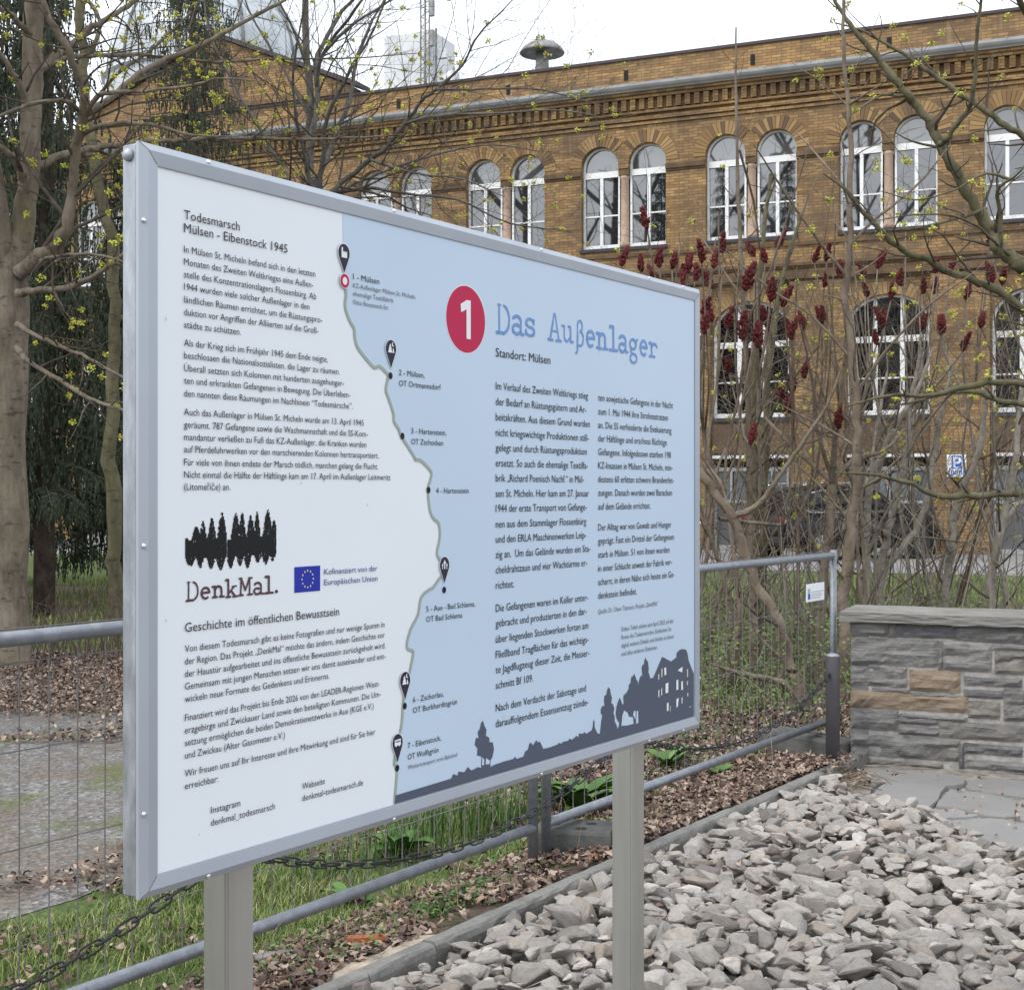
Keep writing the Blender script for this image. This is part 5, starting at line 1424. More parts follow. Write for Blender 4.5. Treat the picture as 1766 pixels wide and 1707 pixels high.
# wheeled bin beside the garage doors
bx = fx(1586, -.9)
bn = empty('waste_bin', fb(bx, -.9, 0), 'tall black wheeled waste bin standing against the garage doors', 'bin', EB)
mb = MB(); loft(mb, [[(-.26, -.30, .12), (.26, -.30, .12), (.26, .30, .12), (-.26, .30, .12)], [(-.33, -.40, 1.1), (.33, -.40, 1.1), (.33, .36, 1.1), (-.33, .36, 1.1)]]); mb.build('tub', MATS['car_trim'], bn, fix=True)
mb = MB(); loft(mb, [[(-.36, -.43, 1.1), (.36, -.43, 1.1), (.36, .42, 1.1), (-.36, .42, 1.1)], [(-.36, -.43, 1.14), (.36, -.43, 1.14), (.36, .42, 1.16), (-.36, .42, 1.16)], [(-.2, -.25, 1.2), (.2, -.25, 1.2), (.2, .25, 1.22), (-.2, .25, 1.22)]]); mb.build('lid', MATS['car_trim'], bn, fix=True)
for s in (-1, 1):
    mb = MB(); mb.lathe([(.12, -.03), (.12, .03)], 18, Matrix.Translation((s * .3, .28, .12)) @ Matrix.Rotation(R(90), 4, 'Y')); mb.build('wheel', MATS['tyre'], bn, True)
# ================================================================== TREES
def rad(px, Y): return px * Y / F
def limb(pts, Y, dY=0.0, sub=4, wob=0.0, seed=0):
    """a bough from (x, y, radius in picture units) knots; it runs dY metres deeper towards its tip"""
    rg = random.Random(seed); n = len(pts); K = []
    for i, p in enumerate(pts):
        yy = Y + dY * i / (n - 1) + (rg.uniform(-wob, wob) if 0 < i else 0)
        q = at(p[0], p[1], yy); K.append((q.x, q.y, q.z, rad(p[2], yy)))
    P_ = [np.array(p) for p in smooth_path(K, sub)]
    for i in range(1, len(P_)):            # slight crookedness and swelling
        r = P_[i][3] if P_[i][3] < .08 else P_[i][3] * .22; P_[i] = P_[i] + np.array((rg.gauss(0, .22) * r, rg.gauss(0, .22) * r, rg.gauss(0, .22) * r, rg.gauss(0, .05) * r))
    return P_
def put(mb, path, n): mb.tube([p[:3] for p in path], [max(.0008, p[3]) for p in path], n, cap=False)
def grow(rg, path, lv, P, out, tips):
    """side shoots along a path; P = per level (shoots per metre, length range, angle range, upward pull, radius ratio, first part left bare)"""
    if lv >= len(P): return
    dens, l0, l1, a0, a1, up, rr, bare = P[lv]
    seg = [np.linalg.norm(b[:3] - a[:3]) for a, b in zip(path, path[1:])]; L = sum(seg); cum = np.concatenate([[0], np.cumsum(seg)])
    n = int(L * (1 - bare) * dens + rg.random())
    side = rg.uniform(0, 6.28)
    for k in range(n):
        s = L * (bare + (1 - bare) * (k + rg.random()) / max(1, n))
        j = min(len(seg) - 1, int(np.searchsorted(cum, s) - 1)); j = max(0, j)
        f = (s - cum[j]) / max(1e-6, seg[j]); p = path[j] * (1 - f) + path[j + 1] * f
        t = (path[j + 1] - path[j])[:3]; t = t / max(1e-9, np.linalg.norm(t))
        T = Vector(t); o = T.orthogonal().normalized(); o2 = T.cross(o)
        side += 2.4 + rg.uniform(-.7, .7); w = side; ang = R(rg.uniform(a0, a1))
        d = T * math.cos(ang) + (o * math.cos(w) + o2 * math.sin(w)) * math.sin(ang) + Vector((0, 0, up * .5)); d.normalize()
        ln = rg.uniform(l0, l1) * (1 - .45 * s / L); r0 = max(.0016, p[3] * rr * rg.uniform(.6, 1)); m = 5 if ln > .25 else 3
        q = [np.array((*p[:3], r0))]; c = Vector(p[:3])
        for i in range(1, m + 1):
            d = (d + Vector((rg.gauss(0, .16), rg.gauss(0, .16), rg.gauss(0, .13) + up * .12))).normalized(); c = c + d * ln / m
            q.append(np.array((c.x, c.y, c.z, max(.0011, r0 * (1 - .72 * i / m)))))
        out.append((lv, q)); tips.append((lv, c.copy(), d.copy()))
        grow(rg, q, lv + 1, P, out, tips)
def blossom(mb, rg, c, s=.032, n=30):
    for _ in range(n):
        w = Vector((rg.gauss(0, 1), rg.gauss(0, 1), rg.gauss(0, .8))).normalized() * s * rg.uniform(.2, 1); a = Vector((rg.gauss(0, 1), rg.gauss(0, 1), rg.gauss(0, 1))).normalized()
        b = a.orthogonal().normalized(); e = rg.uniform(.006, .011); p = c + w
        mb.add([p - a * e - b * e * .5, p + a * e - b * e * .6, p + a * e * 1.2 + b * e * .5, p - a * e * .6 + b * e], [(0, 1, 2, 3)])
def finish(root, limbs, P, seed, mats, flower=0.0, trunk_n=12, fs=.03, inv=True, keep=None):
    rg = random.Random(seed); out, tips = [], []
    tm = MB(); bo = root.location
    sh = lambda p: np.array((p[0] - bo.x, p[1] - bo.y, p[2] - bo.z, p[3]))
    for k, (l, cfg) in enumerate(limbs):
        put(tm, [sh(p) for p in l], trunk_n if l[0][3] > .05 else 7)
        if cfg is not None: grow(rg, l, cfg, P, out, tips)
    tm.build('trunk', MATS[mats[0]], root, True)
    cm = MB()
    for lv, q in out: put(cm, [sh(p) for p in q], 5 if q[0][3] > .008 else (4 if q[0][3] > .004 else 3))
    if out: cm.build('crown', MATS[mats[1]], root, True)
    if flower:
        fm = MB(); mx_ = max(t[0] for t in tips)
        for lv, c, d in tips:
            if lv >= mx_ - 1 and rg.random() < flower and (keep is None or keep(c)): blossom(fm, rg, c - bo + d * .01, fs * rg.uniform(.7, 1.25))
        fm.build('blossom', MATS['maple_blossom'], root)
    return len(out)
MAPLE = [(5.6, .6, 1.8, 35, 70, .14, .42, .06), (7.0, .25, .8, 30, 64, .16, .6, .10), (6.0, .08, .24, 30, 60, .35, .7, .2)]
# --- the big maple at the left edge
Y = 12.6
m1 = empty('maple_tree', gp(8, 1150), 'big smooth barked maple with several stems at the left edge, bearing yellow green blossom', 'tree')
L = [([(8, 1165, 56), (10, 1120, 48), (12, 1000, 41), (8, 800, 44), (12, 600, 41), (18, 480, 36), (38, 390, 24), (50, 306, 18.5), (53, 220, 19), (57, 120, 19), (58, 0, 18.5), (60, -150, 17), (66, -420, 12), (60, -700, 7)], Y, 0, None),
 ([(16, 500, 26), (2, 420, 23), (-8, 340, 20), (-18, 270, 17), (-35, 150, 14), (-60, -60, 11), (-100, -350, 6)], Y, -.6, None),
 ([(34, 470, 16), (62, 446, 15), (92, 431, 13.5), (115, 391, 11.5), (126, 323, 9.5), (131, 255, 9), (139, 210, 9), (146, 163, 8), (129, 119, 7.5), (112, 78, 7), (81, 20, 6), (60, -60, 5), (30, -180, 3)], Y - .1, -1.2, 0),
 ([(143, 198, 6), (170, 166, 5), (197, 160, 4), (272, 156, 3.2), (340, 146, 2.5), (377, 136, 2), (450, 140, 1.2)], Y - .7, -1.2, 1),
 ([(140, 202, 7), (190, 170, 6.5), (238, 129, 6), (289, 102, 5.4), (340, 82, 4.8), (391, 54, 4.2), (442, 27, 3.6), (493, 0, 3), (560, -40, 2)], Y - .7, .8, 0),
 ([(66, 124, 9), (98, 95, 8), (120, 81, 7), (151, 54, 6), (185, 33, 5.2), (220, 11, 4.6), (260, -20, 4), (330, -70, 2.5)], Y, 1.0, 0),
 ([(70, 118, 5), (116, 100, 4.5), (158, 96, 4.2), (220, 95, 4), (251, 95, 3.6), (306, 102, 3.2), (374, 107, 2.8), (476, 102, 2.2), (600, 101, 1.4), (720, 92, .8)], Y, 1.6, 1),
 ([(58, 288, 9), (105, 269, 7), (140, 260, 6.5), (176, 254, 6), (211, 249, 5.4), (272, 245, 4.8), (323, 241, 4.2), (374, 238, 3.8), (480, 240, 3), (600, 239, 2.2), (700, 232, 1.2)], Y, 1.4, 1),
 ([(128, 244, 6), (150, 228, 4.6), (177, 216, 4.2), (221, 212, 3.8), (272, 217, 3.2), (319, 231, 2.6), (380, 236, 1.8)], Y - .5, -1.0, 1),
 ([(137, 192, 4.4), (123, 179, 4.2), (105, 174, 4), (62, 178, 3.8), (26, 190, 3.5), (-10, 203, 3)], Y - .7, -.6, 1),
 ([(30, 506, 9), (60, 502, 6.5), (102, 500, 6), (146, 486, 5.5), (180, 465, 5), (204, 445, 4.4), (260, 418, 3), (340, 400, 2)], Y - .2, -.9, 1),
 ([(70, 450, 4), (98, 442, 3), (143, 438, 3), (190, 445, 2.6), (260, 470, 1.8)], Y - .3, -1.6, 1),
 ([(30, 560, 7), (64, 580, 4), (102, 597, 3.6), (153, 618, 3.2), (207, 648, 2.6), (300, 690, 1.6)], Y - .3, -1.2, 1),
 ([(28, 600, 7), (51, 625, 5), (102, 655, 4.4), (153, 686, 3.8), (207, 706, 3.2), (300, 745, 2)], Y - .3, -1.5, 1),
 ([(48, 190, 8), (39, 158, 6), (23, 127, 5), (0, 93, 4.6), (-30, 60, 3)], Y - .2, -.5, 1),
 ([(50, 60, 9), (44, 51, 7), (26, 33, 6), (4, 16, 5), (-30, 0, 3)], Y - .2, -.4, 1),
 ([(44, 310, 10), (33, 290, 8), (21, 272, 7), (0, 255, 6), (-40, 230, 4)], Y - .2, -.5, 1),
 ([(60, -100, 9), (120, -160, 7), (260, -230, 5), (420, -300, 2)], Y, 1, 0), ([(60, -180, 9), (0, -330, 7), (-80, -420, 3)], Y, -1.5, 0)]
finish(m1, [(limb([(a, b, r * (.88 if r > 20 else .92)) for a, b, r in p], y, d, 4, .0, i), c) for i, (p, y, d, c) in enumerate(L)], MAPLE, 21, ('maple_bark', 'maple_twig'), .20, 16, .036)
# --- slim greenish trunk behind it
g1 = empty('young_tree', gp(203, 1085), 'slim green grey trunk leaning left between the big maple and the board', 'tree')
Y = 3797.5 / (1085 - 848)
L = [([(203, 1092, 14), (199, 1000, 12.5), (198, 950, 12), (195, 850, 12), (191, 764, 12), (197, 600, 11), (196, 493, 10.5), (190, 408, 10), (166, 306, 9.5), (156, 228, 9), (146, 176, 8.5), (141, 88, 8), (139, 0, 8), (136, -120, 7), (140, -300, 4)], Y, 0, None),
 ([(143, 110, 5), (170, 60, 4), (165, 20, 3.5), (120, -40, 3)], Y, .6, 0), ([(150, 190, 4), (200, 130, 3), (270, 80, 2.2), (330, 20, 1.5)], Y, .8, 0), ([(196, 560, 4), (240, 520, 3), (300, 470, 2)], Y, .6, 1)]
finish(g1, [(limb(p, y, d, 3), c) for p, y, d, c in L], [(2.2, .5, 1.4, 35, 65, .3, .5, .1), (4, .2, .6, 30, 60, .3, .6, .2), (3.5, .08, .22, 30, 60, .3, .7, .2)], 5, ('green_bark', 'brown_twig'), 0, 12)
# --- grey tree before the gable
Y = 22.0
g2 = empty('bare_tree', at(536, 848 + 3797.5 / Y, Y), 'tall bare tree with a straight grey trunk standing before the brick gable', 'tree')
L = [([(536, 1021, 11), (536, 700, 9.5), (535, 400, 8.5), (534, 258, 8), (534, 170, 7.8), (530, 102, 7.4), (527, 0, 7), (524, -120, 5.5), (528, -300, 3)], Y, 0, None),
 ([(534, 240, 6), (548, 180, 6), (545, 113, 5.4), (565, 62, 4.6), (585, 28, 4), (608, 0, 3.6), (650, -60, 2.4)], Y - .2, .8, 0), ([(546, 150, 4.4), (557, 93, 4), (590, 46, 3.4), (625, 0, 3), (680, -60, 2)], Y - .2, -1.2, 0),
 ([(552, 100, 3.6), (600, 50, 3.2), (640, 22, 2.7), (675, 0, 2.3), (730, -40, 1.5)], Y - .3, -.4, 0), ([(540, 330, 6), (585, 220, 5), (608, 159, 4.4), (613, 108, 3.8), (636, 51, 3), (658, 8, 2.4), (690, -50, 1.5)], Y, .6, 0),
 ([(533, 200, 4), (500, 140, 3.2), (470, 90, 2.6), (430, 20, 2), (410, -40, 1.3)], Y, .5, 0), ([(531, 120, 4), (510, 60, 3), (480, 0, 2.2), (460, -60, 1.5)], Y, -.6, 0)]
finish(g2, [(limb([(a, b, r * .82) for a, b, r in p], y, d, 3), c) for p, y, d, c in L], [(3.6, .7, 2.2, 25, 58, .28, .45, .08), (4.6, .4, 1.1, 25, 55, .3, .6, .12), (3.6, .15, .45, 25, 55, .3, .7, .2)], 15, ('grey_bark', 'maple_twig'), 0, 10)
# --- blossoming tree rooted behind the board
Y = 14.5
g3 = empty('maple_tree', at(505, 848 + 3797.5 / Y, Y), 'blossoming maple whose limbs spread above the board towards the roof ventilator', 'tree')
L = [([(505, 1115, 22), (508, 900, 18), (520, 650, 15), (535, 450, 12), (548, 360, 10), (560, 330, 8)], Y, 0, None),
 ([(552, 350, 8), (600, 306, 6.2), (640, 275, 5.8), (668, 252, 5.4), (700, 213, 5), (727, 175, 4.4), (755, 153, 4), (797, 113, 3), (814, 79, 2.6), (832, 52, 2.2), (854, 31, 1.8), (877, 8, 1.4), (900, -20, 1)], Y, -1.4, 0),
 ([(698, 214, 3.8), (735, 203, 3.4), (783, 198, 3), (868, 195, 2.5), (953, 190, 2), (1030, 200, 1.2)], Y - .8, -.8, 0), ([(752, 154, 3.4), (795, 155, 2.9), (840, 154, 2.5), (925, 154, 2), (993, 170, 1.4), (1060, 190, .8)], Y - 1, .4, 0),
 ([(560, 335, 6), (640, 325, 4.2), (700, 335, 3.4), (790, 345, 2.6), (880, 385, 2), (985, 400, 1.2)], Y, .8, 0), ([(545, 370, 7), (556, 280, 5.6), (566, 200, 4.6), (600, 130, 3.8), (640, 60, 3), (665, 0, 2.4), (690, -60, 1.6)], Y, -.9, 0),
 ([(540, 400, 6), (590, 330, 4), (680, 290, 3.2), (770, 262, 2.4), (850, 250, 1.6), (930, 262, 1)], Y, .9, 0), ([(535, 430, 7), (490, 300, 5), (440, 210, 4), (395, 130, 3), (360, 50, 2.2), (350, -20, 1.5)], Y, 1.0, 0),
 ([(540, 410, 6), (470, 330, 4), (400, 300, 3), (330, 280, 2), (270, 290, 1.2)], Y, -.8, 0), ([(548, 360, 6), (520, 250, 4), (505, 150, 3.2), (515, 60, 2.4), (530, -10, 1.6)], Y, -1.2, 0), ([(640, 276, 4), (720, 300, 2.6), (800, 310, 2), (870, 340, 1.3)], Y - .3, -.5, 0)]
finish(g3, [(limb([(a, b, r * .74) for a, b, r in p], y, d, 4), c) for p, y, d, c in L], [(8.5, .5, 1.7, 30, 68, .12, .5, .05), (8.5, .22, .75, 30, 64, .14, .6, .08), (6.0, .08, .24, 30, 60, .3, .7, .2)], 33, ('grey_bark', 'maple_twig'), .06, 12, .036)
# --- maple at the right edge
Y = 11.3
r1 = empty('maple_tree', at(2040, 848 + 3797.5 / Y, Y), 'maple leaning in from the right edge with grey green limbs and yellow blossom', 'tree')
L = [([(2040, 1190, 40), (2000, 950, 34), (1940, 740, 28), (1860, 580, 23), (1800, 505, 19), (1765, 460, 16.5), (1729, 437, 15), (1714, 404, 14), (1686, 364, 12.5), (1664, 324, 11.5), (1642, 283, 11), (1620, 246, 11), (1606, 216, 10), (1584, 186, 9), (1566, 167, 8.6), (1540, 135, 7.6), (1513, 98, 6.8), (1472, 51, 5), (1448, 17, 4), (1436, -10, 3.2), (1420, -60, 2)], Y, 0, 1),
 ([(1620, 250, 7), (1630, 243, 6), (1644, 223, 6), (1667, 192, 6), (1677, 169, 5.6), (1682, 112, 4.8), (1686, 51, 4), (1692, 0, 3.4), (1700, -60, 2.4)], Y - .3, -.7, 1), ([(1700, 360, 5), (1640, 380, 3), (1590, 392, 2.4), (1530, 398, 1.6)], Y, -.6, 1),
 ([(1900, 380, 12), (1840, 300, 10), (1790, 252, 8.6), (1763, 234, 7.6), (1725, 211, 7), (1676, 176, 6.4), (1649, 159, 6), (1620, 136, 5.4), (1594, 119, 4.8), (1557, 92, 4), (1523, 73, 3.4), (1485, 52, 2.4), (1440, 40, 1.4)], Y + .5, .4, 1),
 ([(1900, 620, 14), (1800, 560, 11), (1723, 503, 9), (1676, 482, 8), (1625, 465, 7.4), (1599, 449, 7), (1562, 435, 6.6), (1535, 414, 6.2), (1516, 395, 5.6), (1497, 375, 5), (1479, 354, 4), (1455, 325, 2.6), (1420, 300, 1.4)], Y - .3, -.7, 1),
 ([(1728, 440, 5), (1726, 420, 4.6), (1725, 368, 4.6), (1720, 337, 4.4), (1725, 321, 4), (1742, 310, 3.2), (1765, 290, 2.4), (1800, 250, 1.6)], Y - .5, -.4, 1),
 ([(1850, 690, 10), (1790, 668, 8), (1714, 659, 7), (1666, 668, 6.4), (1603, 681, 5), (1530, 683, 4), (1460, 700, 2)], Y - .8, -.5, 2), ([(1850, 735, 8), (1790, 705, 7), (1720, 690, 6), (1690, 678, 5.4), (1640, 676, 4.4), (1590, 690, 3), (1540, 700, 1.6)], Y - .5, .4, 2),
 ([(1850, 850, 10), (1790, 853, 8), (1700, 852, 7.4), (1650, 856, 7), (1600, 848, 6), (1560, 830, 5), (1500, 818, 3.4), (1440, 815, 1.6)], Y - .4, -.6, 2), ([(1800, 60, 9), (1766, 20, 7), (1740, -40, 5)], Y, -.4, 1), ([(1740, 440, 4.5), (1690, 395, 3), (1640, 372, 2.4), (1560, 372, 1.6), (1500, 385, 1)], Y - .3, -1, 1),
 ([(1742, 310, 4), (1700, 300, 3), (1640, 330, 2.2), (1580, 345, 1.6), (1520, 330, 1)], Y - .4, -.9, 1), ([(1560, 165, 4), (1520, 165, 3), (1480, 190, 2), (1450, 205, 1.2)], Y, -.5, 1), ([(1566, 170, 4), (1530, 190, 3), (1508, 215, 2.4), (1502, 250, 1.6)], Y, .5, 1)]
finish(r1, [(limb([(a, b, r * .80) for a, b, r in p], y, d, 4), c) for p, y, d, c in L], [(6.2, .6, 1.6, 35, 70, .14, .42, .06), (6.0, .3, .85, 30, 64, .15, .5, .1), (6.0, .10, .3, 30, 60, .25, .65, .15)], 44, ('green_bark', 'maple_twig'), .26, 14, .038, keep=lambda c: .17 * c.y < c.x)
# --- conifers at the left
def spruce(name, loc, h, rmax, label, seed, n_wh=26, dens=1.0, z0=.6, group=None):
    root = empty(name, loc, label, 'conifer', 0, group); rg = random.Random(seed)
    tm = MB(); tm.tube([(0, 0, -.2), (.03, 0, h * .5), (0, .02, h)], [.13 * h / 14, .08 * h / 14, .01], 10); tm.build('trunk', MATS['spruce_bark'], root, True)
    bm_, nm = MB(), MB()
    for k in range(n_wh):
        z = z0 + (h - z0) * (k / n_wh) ** 1.05; Rk = rmax * (1 - .88 * (z / h) ** 1.1) * rg.uniform(.8, 1.1)
        nb = rg.randint(5, 7); w0 = rg.uniform(0, 6.28)
        for b in range(nb):
            w = w0 + 6.28 * b / nb + rg.uniform(-.3, .3); ln = Rk * rg.uniform(.7, 1.1); dirv = Vector((math.cos(w), math.sin(w), 0))
            pts = [Vector((0, 0, z)) + dirv * ln * f + Vector((0, 0, ln * (.10 * f - .48 * f * f + .16 * f ** 3))) for f in (0, .2, .45, .7, 1)]
            bm_.tube(pts, [.018, .015, .011, .007, .003], 4, cap=False)
            sidev = Vector((-dirv.y, dirv.x, 0)); m = int(ln * 50 * dens)
            for i in range(m):
                f = rg.uniform(.14, 1.0); a = min(3, int(f * 4)); p = pts[a].lerp(pts[a + 1], (f * 4) % 1 if f < 1 else 1)
                hang = rg.uniform(.16, .42) * (1.1 - .4 * f); sx_ = rg.choice((-1, 1)) * rg.uniform(.02, .24) * (1.2 - f)
                q = p + sidev * sx_ + dirv * rg.uniform(-.05, .08) + Vector((0, 0, -.03)); e = q + Vector((rg.uniform(-.06, .06), rg.uniform(-.06, .06), -hang)) + sidev * sx_ * .5
                nm.add([p, p + (q - p) * .5 + Vector((0, 0, .02)), q + Vector((.006, 0, 0))], [(0, 1, 2)])
                ax = (e - q).normalized()
                for j in range(5):
                    f2 = j / 5; c = q.lerp(e, f2); wd = .019 * (1 - .4 * f2)
                    o = ax.orthogonal().normalized(); o = (Matrix.Rotation(rg.uniform(0, 6.28), 3, ax) @ o)
                    nm.add([c, c + o * wd - Vector((0, 0, hang * .14)), c - Vector((0, 0, hang * .28))], [(0, 1, 2)])
                    nm.add([c, c - o * wd - Vector((0, 0, hang * .12)), c - Vector((0, 0, hang * .26))], [(0, 1, 2)])
    bm_.mi = 1; bm_.add(nm.v, nm.f); bm_.build('crown', [MATS['dark_bark'], MATS['spruce_needle']], root)
    return root
s1 = spruce('spruce_tree', gp(76, 1062), 15, 1.5, 'dark spruce with hanging branches right behind the big maple trunk', 3, 34, 1.0, 1.6, 'spruces beside the building')
s1.rotation_euler.z = .4
s2 = spruce('spruce_tree', at(331, 848 + 3797.5 / 27, 27), 14.5, 2.7, 'slender dark spruce in front of the brick gable, above the board', 8, 30, .8, 1.5, 'spruces beside the building')
s3 = spruce('spruce_tree', at(-30, 848 + 3797.5 / 19, 19), 16.5, 2.2, 'tallest dark spruce at the left edge behind the maple stems', 12, 36, .75, 1.2, 'spruces beside the building')
s4 = spruce('spruce_tree', at(215, 848 + 3797.5 / 20.5, 20.5), 6.6, 1.5, 'small dark spruce half hidden behind the left edge of the board', 17, 22, 1.0, .8, 'spruces beside the building')
def copy_tree(o, parent=None):
    c = o.copy(); COL.objects.link(c); c.parent = parent
    for ch in list(o.children): copy_tree(ch, c)
    return c
for k, (x, y, s, lb) in enumerate(((-10.5, 18.5, 1.0, 'unseen dark spruce added outside the left edge to darken the ground floor window reflections'), (-12.5, 13, .9, 'unseen dark spruce added far left of the board to darken the window reflections'), (-9.6, 23.5, .8, 'unseen dark spruce added near the yard to darken the lower window reflections'))):  # out-of-view spruce copies, added as a dark backdrop for the lower windows to mirror
    c = copy_tree(s3); c.location = (x, y, 0); c.rotation_euler.z = k * 2.0; c.scale = (1.3, 1.3, s); c['label'] = lb
# --- bare trees beyond the left edge that the upper windows mirror
BTS = 1.5
bt = empty('bare_tree', (-13.5, 17.5, 0), 'tall bare tree outside the left edge, mirrored in the upper windows', 'tree', 0, 'bare trees mirrored in the upper windows')
def path3(pts): return [np.array(p) for p in smooth_path(pts, 3)]
BL = [(path3([(-13.5, 17.5, -.2, .30), (-13.4, 17.4, 4, .24), (-13.6, 17.6, 8, .19), (-13.3, 17.5, 12, .12), (-13.4, 17.4, 17, .03)]), 0)]
rg = random.Random(77)
for k in range(11):
    w = k * 2.4; z = 3.5 + k * .95; l = rg.uniform(3, 5.5)
    BL.append((path3([(-13.5, 17.5, z, .10), (-13.5 + math.cos(w) * l * .4, 17.5 + math.sin(w) * l * .4, z + l * .35, .075), (-13.5 + math.cos(w) * l * .75, 17.5 + math.sin(w) * l * .75, z + l * .8, .05), (-13.5 + math.cos(w) * l, 17.5 + math.sin(w) * l, z + l * 1.2, .015)]), 0))
finish(bt, BL, [(1.3, 1.0, 2.4, 30, 60, .3, .5, .15), (2.2, .4, 1.1, 30, 60, .3, .6, .15), (2.5, .2, .5, 30, 60, .3, .7, .2)], 9, ('dark_bark', 'dark_bark'))
bt.scale = (1.5, 1.5, 1.5)
for k, (x, y, lb) in enumerate(((-17, 25, 'bare tree near the yard left of the picture, mirrored in the upper windows'), (-11.5, 9.5, 'bare tree left of the fence outside the picture, mirrored in the windows'), (-20, 14, 'bare tree farthest left outside the picture, mirrored in the windows'), (-10.5, 7, 'bare tree nearest the camera left of the picture, mirrored in the windows'))):
    c = copy_tree(bt); c.location = (x, y, 0); c.rotation_euler.z = 1.3 + k * 1.7; c.scale = (1.5, 1.5, 1.5); c['label'] = lb

# ================================================================== SUMAC AND THICKET
def cone(mb, rg, p, d, L):
    """fuzzy fruit spike: a slender tapering head of many small clumped knobs"""
    d = d.normalized(); o = d.orthogonal().normalized(); o2 = d.cross(o); bend = Vector((rg.uniform(-.35, .35), rg.uniform(-.35, .35), 0)); n = int(70 * L / .14)
    for k in range(n):
        f = (k + rg.random()) / n; w = k * 2.4 + rg.uniform(-.4, .4); R0 = L * .17 * (min(1, .35 + f * 2.4) if f < .4 else (1 - .86 * ((f - .4) / .6) ** 1.25))
        r = R0 * rg.uniform(.45, 1.25); c = p + d * L * f + bend * L * f * f + (o * math.cos(w) + o2 * math.sin(w)) * r; e = rg.uniform(.008, .016) * (L / .14) ** .5
        ax = (d * rg.uniform(.3, 1) + (o * math.cos(w) + o2 * math.sin(w)) * rg.uniform(.2, 1)).normalized(); u = ax.orthogonal().normalized(); v = ax.cross(u)
        mb.add([c + ax * e * 1.5, c + u * e, c + v * e, c - u * e, c - v * e, c - ax * e], [(0, 1, 2), (0, 2, 3), (0, 3, 4), (0, 4, 1), (5, 2, 1), (5, 3, 2), (5, 4, 3), (5, 1, 4)])
    mb.tube([p - d * .01, p + d * L * .5 + bend * L * .25, p + d * L * .9 + bend * L * .81], [L * .06, L * .07, L * .02], 5)
Z3 = lambda a, b: (1166 + a / 2.943, b / 2.943)
Z4 = lambda a, b: (1210 + a / 3.176, 480 + b / 3.176)
CONES = [(1116, 374, 1), (1072, 440, .9), (1106, 454, .8), (1137, 440, 1.1), (1159, 447, .9), (1125, 470, 1.1), (1186, 452, .8), (1178, 475, .9)]
CONES += [(*Z3(a, b), s) for a, b, s in [(130, 1270, 1), (190, 1295, 1.1), (237, 1225, 1), (62, 1335, .8), (97, 1365, 1.1), (182, 1395, 1.3), (355, 1360, 2.0), (395, 1250, 1), (515, 1205, 1.1), (480, 1445, 1.5), (545, 1485, 1.3), (455, 1295, .7), (700, 1295, .7), (760, 1285, .7), (832, 1350, 1.2), (957, 1365, 1), (1022, 1290, 1.5), (1142, 1395, 1.2), (752, 1425, .6), (970, 1475, .7), (1092, 1475, .9), (1252, 1440, 1.2), (1312, 1435, 1.3), (1315, 1345, .9), (1390, 1340, 1), (1590, 1180, 1.4), (1605, 1350, 1.8), (1655, 1385, 1.4), (1470, 1465, 1.1), (150, 1555, 1.1), (182, 1560, 1.2), (265, 1605, 1), (340, 1615, 1.9), (415, 1650, 2.0), (465, 1580, 1.6), (592, 1640, 1.5), (645, 1620, 1), (742, 1600, .8), (1052, 1590, 1.4), (1350, 1620, 1.4), (1240, 1640, 1), (1545, 1610, .8), (40, 1390, .9)]]
CONES += [(*Z4(a, b), s) for a, b, s in [(490, 255, 1.3), (558, 232, .9), (656, 200, .9), (490, 520, 1.9), (440, 600, 1.3), (562, 490, 1), (478, 672, 1.1), (752, 740, 1.4), (268, 835, 1.2), (1000, 195, 1.4), (1312, 235, 1.4), (1430, 330, 1.3), (150, 470, .9), (960, 320, .8), (1215, 220, 1.1), (1530, 220, 1), (15, 230, 1.1)]]
SHR = [('leftmost sumac shrub with dark red fruit spikes rising behind the right end of the board', 1165, 1185, 10.6, 'sumac_bark', lambda x, y: x < 1232), ('tangled sumac shrub with the densest dark red spikes just right of the board', 1285, 1178, 11.0, 'sumac_bark', lambda x, y: x < 1345),
 ('sumac shrub with forked stems and red spikes above the fence post', 1436, 1160, 11.6, 'sumac_bark', lambda x, y: x < 1455), ('sumac shrub with pale upright stems behind the left end of the stone wall', 1530, 1135, 12.6, 'sumac_pale_bark', lambda x, y: x < 1570),
 ('sumac shrub with red spikes in front of the parking sign pier', 1598, 1130, 13.0, 'sumac_pale_bark', lambda x, y: x < 1668), ('rightmost sumac shrub with red spikes near the right edge', 1735, 1125, 13.2, 'sumac_bark', lambda x, y: True)]
used = set()
